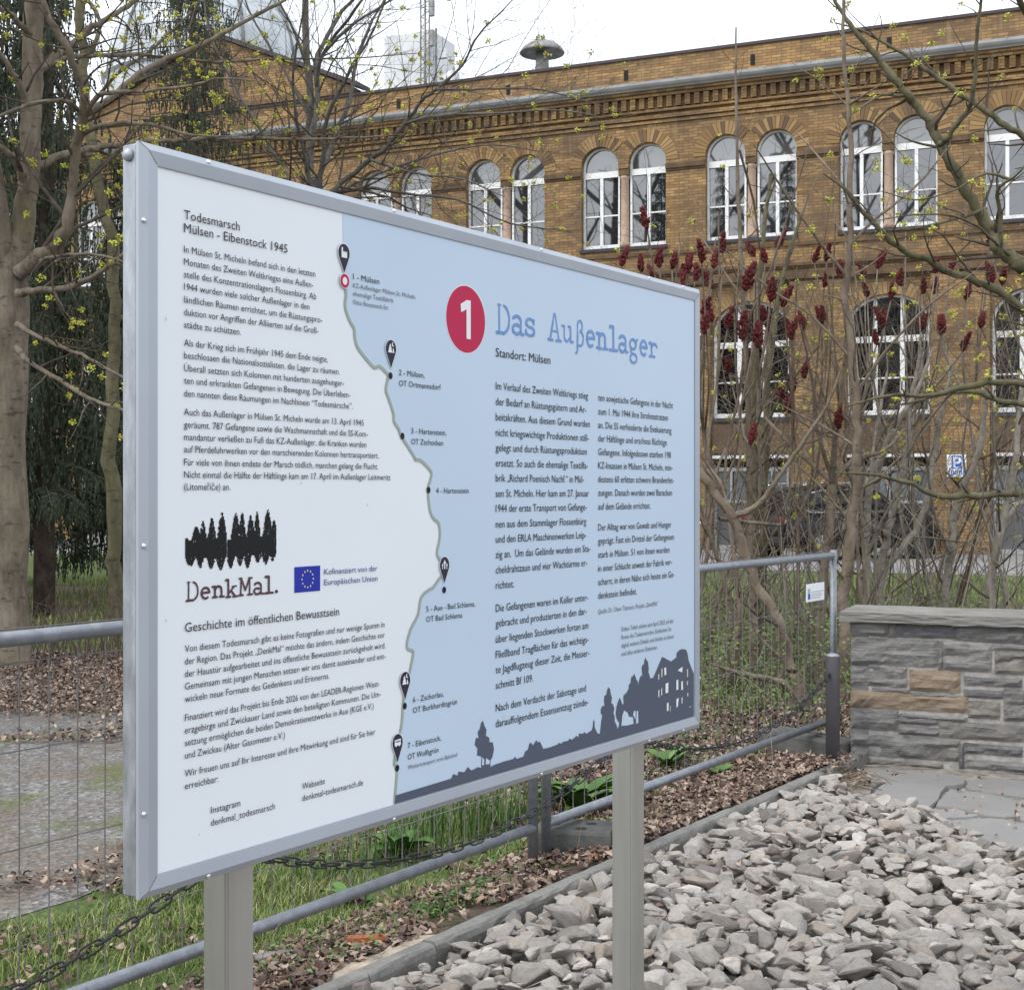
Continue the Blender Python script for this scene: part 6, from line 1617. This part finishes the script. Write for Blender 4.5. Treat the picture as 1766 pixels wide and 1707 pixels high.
for si, (lab, bx_, by_, Y, bk_, f) in enumerate(SHR):
    rg = random.Random(100 + si); root = empty('sumac_shrub', at(bx_, 848 + 3797.5 / Y, Y), lab, 'shrub', 0, 'sumac shrubs with red fruit'); bo = root.location
    mine = [c for i, c in enumerate(CONES) if i not in used and f(c[0], c[1])]
    used |= {i for i, c in enumerate(CONES) if i not in used and f(c[0], c[1])}
    sm = MB(); stems = []
    tips = []
    for cx, cy, s in mine:
        yy = Y + rg.uniform(-.9, .7); tips.append((at(cx, cy, yy) - bo, s, True))
    for _ in range(6):                        # shoots without fruit
        yy = Y + rg.uniform(-.9, .7); tips.append((at(bx_ + rg.uniform(-75, 75), rg.uniform(330, 720), yy) - bo, 0, False))
    tips.sort(key=lambda t: t[0].x)
    groups = [tips[i:i + 3] for i in range(0, len(tips), 3)]
    ns = max(3, len(groups) // 2); base_pts = [Vector((rg.uniform(-.7, .7), rg.uniform(-.5, .5), 0)) for _ in range(ns)]
    forks = []
    for k in range(ns):
        gs = groups[k * len(groups) // ns:(k + 1) * len(groups) // ns]
        if not gs: continue
        cen = sum((t[0] for g in gs for t in g), Vector()) / sum(len(g) for g in gs); b = base_pts[k]
        fk = b.lerp(cen, rg.uniform(.38, .55)) + Vector((rg.uniform(-.12, .12), rg.uniform(-.1, .1), 0))
        p = [(*b, .016 + .003 * len(gs)), (*(b.lerp(fk, .4) + Vector((rg.uniform(-.22, .22), rg.uniform(-.15, .15), 0))), .017), (*fk, .013)]
        put(sm, [np.array(q) for q in smooth_path(p, 4)], 7); stems.append([np.array((q[0] + bo.x, q[1] + bo.y, q[2] + bo.z, q[3])) for q in smooth_path(p, 4)])
        for g in gs:
            c2 = sum((t[0] for t in g), Vector()) / len(g); f2 = fk.lerp(c2, rg.uniform(.4, .6)) + Vector((rg.uniform(-.1, .1), rg.uniform(-.1, .1), rg.uniform(-.12, .02)))
            put(sm, [np.array(q) for q in smooth_path([(*fk, .012), (*(fk.lerp(f2, .5) + Vector((rg.uniform(-.12, .12), rg.uniform(-.08, .08), -.07))), .0105), (*f2, .0095)], 3)], 6)
            for tpos, s, fr in g:
                mid = f2.lerp(tpos, .5) + Vector((rg.uniform(-.05, .05), rg.uniform(-.05, .05), -.16 * (tpos - f2).length))
                end = tpos - Vector((0, 0, .08 * s + .0)); path = [np.array(q) for q in smooth_path([(*f2, .0095), (*mid, .008), (*end, .006)], 4)]
                put(sm, path, 5); stems.append([np.array((q[0] + bo.x, q[1] + bo.y, q[2] + bo.z, q[3])) for q in path])
                if fr:
                    cm = MB(); dd = Vector((rg.uniform(-.35, .35), rg.uniform(-.35, .35), 1)); cone(cm, rg, end, dd, .138 * (.62 + .42 * s))
                    cm.build('fruit_spike', MATS['sumac_fruit'], root, True)
    sm.build('trunk', MATS[bk_], root, True)
    out, tp = [], []
    for st_ in stems: grow(rg, st_, 0, [(2.9, .25, 1.2, 35, 78, .22, .5, .25), (3.4, .1, .45, 30, 65, .3, .6, .12)], out, tp)
    tw = MB()
    for lv, q in out: put(tw, [np.array((p[0] - bo.x, p[1] - bo.y, p[2] - bo.z, p[3])) for p in q], 4)
    tw.build('crown', MATS['brown_twig'], root, True)
# --- bare shrubs of thin arching shoots among the sumacs
for k, (lab, x0, x1, Y, ns) in enumerate((('tangle of thin arching bare shoots right beside the board, behind the fence', 1195, 1300, 12.2, 30), ('thin bare shrub of crossing shoots in front of the parked car', 1300, 1450, 13.4, 30), ('thin bare shrub of pale crossing shoots between the car and the parking sign', 1440, 1600, 14.2, 34), ('thin bare shrub of crossing shoots at the right edge behind the wall', 1620, 1780, 13.6, 34))):
    rg = random.Random(900 + k); root = empty('bare_shrub', at((x0 + x1) / 2, 848 + 3797.5 / Y, Y), lab, 'shrub', 0, 'bare shrubs in the thicket'); bo = root.location; st2 = []
    for _ in range(ns):
        p = at(rg.uniform(x0, x1), 848 + 3797.5 / Y, Y) + Vector((0, rg.uniform(-1.2, 1.4), 0)); h = rg.uniform(2.4, 5.2); a_ = rg.uniform(0, 6.28); l = rg.uniform(.25, 1.0) * (.5 + h * .22); d = Vector((math.cos(a_), math.sin(a_) * .6, 0)); c = p.copy(); v = Vector((d.x * .25, d.y * .25, 1)).normalized(); q = []; m = 9; r0 = rg.uniform(.0035, .007)
        for i in range(m + 1):
            q.append(np.array((c.x, c.y, c.z, r0 * (1 - .8 * i / m)))); v = (v + d * rg.uniform(.0, .22) * l + Vector((rg.gauss(0, .13), rg.gauss(0, .10), rg.gauss(0, .05)))).normalized(); c = c + v * h / m
        st2.append((q, 0))
    finish(root, st2, [(5.2, .25, 1.1, 30, 75, .12, .55, .42), (4.0, .1, .45, 30, 70, .2, .6, .1)], 930 + k, ('sumac_pale_bark' if k % 2 else 'sumac_bark', 'thin_shoot'), .09, 5, .03)
# --- single stems traced in front of the building
STEMS = [('tall straight young stem reaching the sky above the roofline, left of the right maple', 'sumac_bark', 10.6, [[(1450, 1206, 10), (1455, 1052, 9.5), (1461, 968, 9.5), (1475, 866, 8.5), (1478, 764, 8), (1474, 690, 7.5), (1468, 594, 7), (1458, 510, 6.4), (1465, 425, 5.6), (1465, 340, 5), (1468, 255, 4.6), (1462, 170, 4), (1455, 92, 3.4), (1455, 0, 2.8), (1456, -90, 1.6)], [(1466, 420, 3), (1520, 370, 2.6), (1580, 320, 2.2), (1640, 250, 1.4)], [(1462, 480, 3), (1400, 400, 2.4), (1345, 320, 2), (1300, 250, 1.2)], [(1470, 620, 3), (1400, 545, 2.4), (1330, 500, 1.8), (1250, 430, 1.2)], [(1474, 680, 3), (1540, 590, 2.4), (1610, 520, 1.8), (1680, 470, 1)], [(1468, 340, 2.4), (1420, 280, 2), (1375, 230, 1.3)], [(1466, 180, 2.2), (1490, 165, 1.8), (1530, 140, 1)]]),
 ('thin whip like stem whose tip stands against the sky above the second window pair', 'sumac_bark', 11.2, [[(1300, 1187, 7), (1296, 950, 6), (1290, 700, 5), (1281, 480, 4), (1272, 300, 3), (1270, 160, 2.4), (1269, 48, 1.2)], [(1276, 260, 2.4), (1300, 350, 2), (1310, 430, 1.4)], [(1288, 560, 2.4), (1330, 460, 2), (1372, 330, 1.4), (1395, 250, .8)], [(1284, 520, 2.2), (1230, 440, 1.8), (1190, 380, 1)]]),
 ('pair of smooth greenish stems standing close together behind the fence', 'green_bark', 13.0, [[(1302, 1141, 8), (1303, 964, 7.4), (1300, 798, 7), (1301, 612, 6), (1312, 450, 4.6), (1330, 300, 3)], [(1313, 1141, 8), (1316, 964, 7), (1319, 798, 7), (1326, 640, 5.6), (1350, 480, 4), (1392, 340, 2.6)], [(1300, 780, 3), (1350, 680, 2.4), (1410, 600, 1.5)]]),
 ('thick bowed stem with peeling pale bark, crossing behind the top rail of the fence', 'sumac_bark', 9.9, [[(1387, 1234, 10), (1383, 1195, 10), (1370, 1161, 9.6), (1358, 1130, 9.4), (1349, 1087, 9.2), (1329, 1046, 9), (1302, 1002, 8.8), (1278, 934, 8.6), (1261, 886, 8.6), (1234, 852, 8.4), (1205, 815, 8), (1150, 760, 6.5)], [(1258, 882, 6), (1237, 830, 5.4), (1215, 800, 5)], [(1262, 892, 6), (1310, 868, 5), (1345, 820, 4.4), (1380, 770, 3.8), (1425, 700, 3), (1450, 640, 2)], [(1240, 895, 4), (1290, 900, 3.4), (1345, 905, 2.6)], [(1387, 1230, 7), (1350, 1180, 6), (1290, 1165, 5), (1240, 1150, 3)]]),
 ('brown forked stem fanning out into many shoots above the fence post', 'sumac_bark', 11.4, [[(1415, 1181, 9), (1417, 1036, 8.6), (1431, 900, 8), (1436, 828, 7.6)], [(1436, 832, 5), (1400, 800, 4.4), (1356, 760, 3.6), (1320, 720, 2.6)], [(1436, 830, 6), (1440, 760, 5), (1450, 690, 4), (1458, 610, 2.6)], [(1436, 828, 5), (1475, 792, 4.2), (1526, 777, 3.4), (1560, 740, 2.4)], [(1436, 828, 4), (1410, 740, 3.2), (1400, 650, 2.4), (1380, 560, 1.6)], [(1437, 826, 3), (1470, 740, 2.4), (1500, 690, 1.6)]]),
 ('pale mauve stem curving up from behind the wall cap towards the lower window', 'sumac_pale_bark', 12.0, [[(1497, 1164, 8), (1495, 1032, 7.4), (1492, 934, 7), (1502, 832, 6.6), (1526, 777, 6), (1550, 723, 5.4), (1584, 672, 4), (1610, 600, 2.6)], [(1502, 832, 4), (1515, 720, 3), (1530, 640, 2)], [(1494, 960, 3), (1530, 880, 2.4), (1570, 830, 1.6)]]),
 ('grey stem with a low fork behind the middle of the stone wall', 'sumac_pale_bark', 12.6, [[(1519, 1149, 8), (1519, 985, 7.4), (1531, 925, 6.6), (1543, 866, 6.2), (1563, 781, 5.6), (1570, 700, 4.6), (1590, 600, 3)], [(1521, 986, 6.4), (1557, 944, 6), (1580, 915, 6), (1594, 876, 5.8), (1611, 794, 5), (1622, 715, 4.2), (1640, 640, 2.6)], [(1563, 790, 3), (1590, 740, 2.4), (1630, 690, 1.6)]]),
 ('slanting mauve stem in front of the lit brick pier under the parking sign', 'sumac_pale_bark', 12.8, [[(1622, 1145, 8), (1628, 1036, 7.4), (1642, 951, 7), (1645, 883, 6.6), (1676, 811, 6.2), (1690, 770, 5.4), (1699, 700, 4.4), (1705, 640, 2.8)], [(1646, 880, 3), (1660, 830, 2.6), (1690, 790, 2)], [(1640, 960, 3), (1610, 880, 2.6), (1600, 800, 2)]]),
 ('dark thin stem rising to the right beside the pier under the parking sign', 'brown_twig', 13.2, [[(1630, 1136, 5), (1655, 1032, 4.6), (1680, 940, 4.2), (1690, 890, 4), (1708, 850, 3.6), (1712, 790, 3), (1740, 720, 2)], [(1688, 895, 2.4), (1700, 830, 2), (1690, 760, 1.4)]]),
 ('grey mauve stem nearest the right edge behind the wall cap', 'sumac_pale_bark', 12.4, [[(1700, 1154, 8), (1706, 1036, 7.4), (1723, 917, 7), (1737, 866, 6.4), (1750, 808, 6), (1760, 700, 5), (1775, 600, 4)], [(1725, 915, 4), (1760, 860, 3.4), (1800, 800, 2.4)], [(1737, 866, 3), (1715, 780, 2.4), (1712, 700, 1.6)]])]
for k, (lab, bk_, Y, Ls) in enumerate(STEMS):
    p0 = Ls[0][0]; root = empty('thicket_stem', at(p0[0], 848 + 3797.5 / Y, Y), lab, 'young tree', 0, 'single stems of the thicket')
    finish(root, [(limb(p, Y, .0 if i == 0 else (-.5, .5)[i % 2], 4, .03, k * 9 + i), 0) for i, p in enumerate(Ls)], [(3.4, .25, 1.2, 35, 72, .25, .45, .12), (3.8, .1, .4, 30, 62, .25, .6, .12)], 200 + k, (bk_, 'brown_twig' if k % 2 else 'sumac_bark'), 0, 9)

# ================================================================== LOW GROWTH (uncountable)
def in_poly(x, y, P):
    c = False; j = len(P) - 1
    for i in range(len(P)):
        if (P[i][1] > y) != (P[j][1] > y) and x < (P[j][0] - P[i][0]) * (y - P[i][1]) / (P[j][1] - P[i][1]) + P[i][0]: c = not c
        j = i
    return c
def blade(mb, p, h, w, rg, lean=.45):
    a = rg.uniform(0, 6.28); d = Vector((math.cos(a), math.sin(a), 0)); s = Vector((-d.y, d.x, 0)); l = h * rg.uniform(.1, lean)
    mb.add([p - s * w, p + s * w, p + d * l * .35 + Vector((0, 0, h * .6)) + s * w * .7, p + d * l * .35 + Vector((0, 0, h * .6)) - s * w * .7, p + d * l + Vector((0, 0, h))], [(0, 1, 2, 3), (3, 2, 4)])
def vis(p, m=.02): return p.y > .5 and abs(p.x) < (.3605 + m) * p.y + .1
rg = random.Random(31)
mb = MB(); cnt = 0
while cnt < 70000:
    u, n = rg.uniform(1.8, 6.6), rg.uniform(-5.1, -3.0); p = un(u, n, -.01)
    if not vis(p): continue
    p.z += gz(p)
    e = noise.noise((p.x * 1.3, p.y * 1.3, 4)) + .5 * noise.noise((p.x * 5, p.y * 5, 4)) + rg.gauss(0, .16)
    lim = -.22 + max(0, (-4.15 - n)) * 2.6 * (1 if u < 4.2 else .4) + max(0, u - 5.7) * 1.2 + max(0, n + 3.22) * 2.2
    cnt += 1
    if e < lim or rg.random() < .25 * max(0, u - 4): continue
    h = rg.uniform(.018, .052) * (1 + .5 * max(0, e)); blade(mb, p, h, rg.uniform(.0012, .0024), rg, 1.7)
tag(mb.build('grass', MATS['grass_blade']), 'short spring grass growing on both sides of the mesh fence', 'grass', kind='stuff')
mb = MB()
for px, py, k, h, sp in ((800, 1440, 240, .26, .30), (720, 1450, 120, .2, .22), (880, 1425, 170, .24, .2), (640, 1490, 90, .16, .2), (560, 1510, 80, .15, .2), (960, 1330, 60, .12, .15), (1130, 1380, 20, .1, .1)):
    c = gp(px, py)
    for _ in range(k): blade(mb, c + UD * rg.gauss(0, sp) + ND * rg.gauss(0, sp * .35), h * rg.uniform(.5, 1.1), rg.uniform(.002, .0035), rg, .75)
tag(mb.build('tall_grass', MATS['grass_tuft']), 'tufts of long fresh green grass under the board between its posts', 'grass', kind='stuff')
# far lawn and grass strip
mb = MB(); cnt = 0
while cnt < 34000:
    p = Vector((rg.uniform(-9, 9.5), rg.uniform(13.5, 25), -.014))
    if not vis(p): continue
    cnt += 1
    if noise.noise((p.x * .6, p.y * .6, 8)) < -.25: continue
    q = p - B0
    if q.dot(EI) > -9.4: continue
    blade(mb, p, rg.uniform(.06, .16), rg.uniform(.004, .007), rg, .8)
tag(mb.build('rough_lawn', MATS['grass_blade']), 'rough green lawn between the shrubs and the paved yard', 'grass', kind='stuff')
def leaf(mb, rg, p, s):
    a = rg.uniform(0, 6.28); d = Vector((math.cos(a), math.sin(a), rg.uniform(-.6, .6))).normalized(); t = Vector((-math.sin(a), math.cos(a), rg.uniform(-.6, .6))).normalized(); up = d.cross(t)
    if up.z < 0: up = -up
    c = rg.uniform(-.15, .5) * s; c2 = rg.uniform(-.2, .45) * s; w = s * rg.uniform(.24, .5)
    mb.add([p - d * s * .5, p - d * s * .1 + t * w + up * c, p + d * s * .32 + t * w * .6 + up * c2, p + d * s * .55 + up * c * .4, p + d * s * .28 - t * w * .6 + up * c, p - d * s * .15 - t * w + up * c2, p + up * .01], [(0, 6, 1), (1, 6, 2), (2, 6, 3), (3, 6, 4), (4, 6, 5), (5, 6, 0)])
mb = MB(); cnt = 0
def litter(n, fu, size, need=None, zr=.03):
    k = 0; tries = 0
    while k < n and tries < n * 12:
        tries += 1; p = fu()
        if not vis(p) or (need and not need(p)): continue
        leaf(mb, rg, p + Vector((0, 0, gz(p) + rg.uniform(0, zr))), rg.uniform(*size) * .62); k += 1
nz = lambda p, f, s: noise.noise((p.x * f, p.y * f, s))
litter(15000, lambda: un(rg.uniform(5.2, 9.8), rg.uniform(-5.6, -2.86)), (.03, .085), lambda p: p.dot(UD) > 5.6 + .8 * nz(p, 1.5, 2) + rg.gauss(0, .3) or p.dot(ND) > -3.2)
litter(9000, lambda: un(rg.uniform(2.6, 7.4), rg.uniform(-3.32, -2.86)), (.025, .075), lambda p: nz(p, 2.5, 6) + rg.gauss(0, .2) > -.30)
litter(1600, lambda: un(rg.uniform(2.0, 6), rg.uniform(-4.9, -3.1)), (.03, .07), lambda p: nz(p, 2.2, 16) + rg.gauss(0, .12) > .15)
litter(11000, lambda: Vector((rg.uniform(-5.2, -2.2), rg.uniform(8.8, 13.5), 0)), (.03, .08), lambda p: nz(p, .9, 21) + rg.gauss(0, .3) > -.1 - (p.y - 10) * .2, .03)
litter(5000, lambda: Vector((rg.uniform(1.2, 5.6), rg.uniform(8.6, 15), 0)), (.04, .09), None, .05)
litter(160, lambda: un(rg.uniform(4.5, 7.5), rg.uniform(-2.72, -1.6)), (.03, .06), lambda p: nz(p, 1.5, 9) > .0, .10)
litter(150, lambda: gp(rg.gauss(1452, 24), rg.gauss(1350, 9)), (.03, .06), None, .06)
tag(mb.build('leaf_litter', MATS['dead_leaf']), 'brown curled dead leaves lying between the kerb, the fence and the shrubs', 'dead leaves', kind='stuff')
# dead stalks by the bollard
mb = MB()
for _ in range(70):
    a = gp(rg.gauss(1450, 32), rg.gauss(1352, 12), .03); w = rg.uniform(-.5, .9); l = rg.uniform(.12, .4); d = Vector((math.cos(w), math.sin(w) * .6, 0))
    mb.tube([a - d * l * .5, a + Vector((0, 0, rg.uniform(.01, .05))), a + d * l * .5], .0022, 3)
for _ in range(70):
    p = un(rg.uniform(2.4, 7.6), rg.uniform(-4.2, -2.9)); p.z += gz(p); h = rg.uniform(.05, .22); d = Vector((rg.gauss(0, .5), rg.gauss(0, .5), 0)) * h
    mb.tube([p, p + d * .5 + Vector((0, 0, h * .7)), p + d + Vector((0, 0, h))], [.0018, .0014, .0008], 3)
tag(mb.build('dry_stalks', MATS['dead_stalk']), 'dry brown stalks scattered at the foot of the bollard and along the fence', 'stalks', kind='stuff')
# broad leaved dock plants
def dock(px, py, label, n, L, seed):
    root = empty('dock_plant', gp(px, py), label, 'plant', 0, 'broad leaved plants along the fence'); g = random.Random(seed); m = MB()
    for k in range(n):
        a = 2.4 * k + g.uniform(-.3, .3); d = Vector((math.cos(a), math.sin(a), 0)); s = Vector((-d.y, d.x, 0)); l = L * g.uniform(.6, 1.1); el = g.uniform(.5, 1.3); vs = []
        for i in range(7):
            f = i / 6; w = l * .20 * math.sin(math.pi * min(1, f * .93 + .07)) ** .8 if f > .12 else l * .02
            c = d * l * f * math.cos(el * (1 - .5 * f)) + Vector((0, 0, l * f * math.sin(el * (1 - .55 * f))))
            wv = g.uniform(-.006, .006); vs += [c - s * w + Vector((0, 0, w * .35 + wv)), c, c + s * w + Vector((0, 0, w * .35 - wv))]
        m.add(vs, [(i * 3 + j, i * 3 + j + 1, i * 3 + j + 4, i * 3 + j + 3) for i in range(6) for j in (0, 1)])
    m.build('leaves', MATS['herb_leaf'], root, True)
dock(1000, 1400, 'lush broad leaved green plant behind the fence left of the right steel post', 22, .30, 1)
dock(1035, 1392, 'broad leaved green plant touching the left edge of the right steel post', 14, .26, 2)
dock(1150, 1325, 'small broad leaved green plant in the dead leaves right of the right steel post', 9, .22, 3)
dock(690, 1475, 'upright broad leaved plant in the grass under the middle of the board', 8, .26, 4)
dock(1240, 1340, 'low green plant in the dead leaves near the bottom rail of the right fence', 7, .14, 5)
dock(600, 1560, 'low weed with green leaves between the left steel post and the fence rail', 9, .13, 6)
# small green weeds and the leafy underwood of the thicket
mb = MB()
def sprig(p, h, n, s, spread):
    q = [p]
    for i in range(1, 5): q.append(p + Vector((rg.gauss(0, spread) * i / 4, rg.gauss(0, spread) * i / 4, h * i / 4)))
    for _ in range(n):
        f = rg.uniform(.15, 1) * 4; i = min(3, int(f)); c = q[i].lerp(q[i + 1], f - i) + Vector((rg.gauss(0, s), rg.gauss(0, s), rg.gauss(0, s * .6))); a = Vector((rg.gauss(0, 1), rg.gauss(0, 1), rg.gauss(0, .5))).normalized(); b = a.orthogonal().normalized(); e = s * rg.uniform(.5, 1.0)
        mb.add([c - a * e, c + b * e * .5, c + a * e, c - b * e * .5], [(0, 1, 2, 3)])
    return q
for px, py, k, sp in ((790, 1570, 60, .10), (830, 1560, 40, .08), (750, 1590, 40, .08), (540, 1630, 45, .10), (480, 1680, 50, .12), (600, 1680, 30, .08), (1180, 1330, 30, .15), (1200, 1280, 40, .2), (1320, 1290, 30, .2), (1020, 1440, 20, .1), (870, 1490, 25, .12), (1440, 1300, 30, .08), (640, 1660, 25, .06)):
    c = gp(px, py)
    for _ in range(k):
        p = c + UD * rg.gauss(0, sp * 1.6) + ND * rg.gauss(0, sp * .5)
        if p.dot(ND) > KN - .08: continue
        p.z += gz(p)
        sprig(p, rg.uniform(.015, .06), 7, .011, .02)
tag(mb.build('weeds', MATS['herb_leaf']), 'small green weeds sprouting along the concrete kerb', 'weeds', kind='stuff')
mb = MB(); st_ = MB()
for _ in range(1000):
    p = Vector((rg.uniform(1.1, 6.2), rg.uniform(8.9, 15.5), 0))
    if not vis(p, .05) or p.x / p.y < .118: continue
    if p.dot(ND) > -3.25 and p.y < 9: continue
    q = sprig(p, rg.uniform(.25, .8), rg.randint(16, 36), .018, .2)
    st_.tube(q, [.0038, .0032, .0026, .002, .001], 3, cap=False)
for _ in range(150):
    p = Vector((rg.uniform(1.6, 6.4), rg.uniform(10.5, 15.5), 0))
    if p.x / p.y < .118: continue
    q = sprig(p, rg.uniform(1.0, 3.0), rg.randint(0, 16), .018, .42)
    st_.tube(q, [.007, .006, .0045, .003, .0014], 4, cap=False)
tag(mb.build('undergrowth', MATS['shrub_leaf']), 'fresh green small leaved underwood below the sumac stems', 'undergrowth', kind='stuff')
tag(st_.build('undergrowth_twigs', MATS['thin_stalk']), 'thin pale twigs of the underwood below the sumac stems', 'twigs', kind='stuff')
mb = MB(); cnt = 0
while cnt < 17000:
    p = Vector((rg.uniform(-3, 6), rg.uniform(8.7, 16), 0))
    if not vis(p, .03) or (p.x / p.y < .118 and p.dot(ND) > -6.0) or p.x / p.y < -.2: continue
    cnt += 1
    if noise.noise((p.x, p.y, 14)) < -.12: continue
    blade(mb, p, rg.uniform(.06, .20), rg.uniform(.002, .0045), rg, .9)
tag(mb.build('thicket_grass', MATS['grass_tuft']), 'green grass growing among the dead leaves behind the fence', 'grass', kind='stuff')
# dark brushwood and ground ivy at the feet of the left trees
mb = MB()
for _ in range(170):
    p = Vector((rg.uniform(-5.0, -2.6), rg.uniform(12.3, 14.5), 0)); h = rg.uniform(.2, .8); d = Vector((rg.gauss(0, .6), rg.gauss(0, .4), 0)) * h
    mb.tube([p, p + d * .4 + Vector((0, 0, h * .7)), p + d + Vector((0, 0, h * .9))], [.006, .004, .002], 3)
tag(mb.build('brushwood', MATS['brown_twig']), 'brown brushwood at the foot of the big maple and the spruce', 'brushwood', kind='stuff')
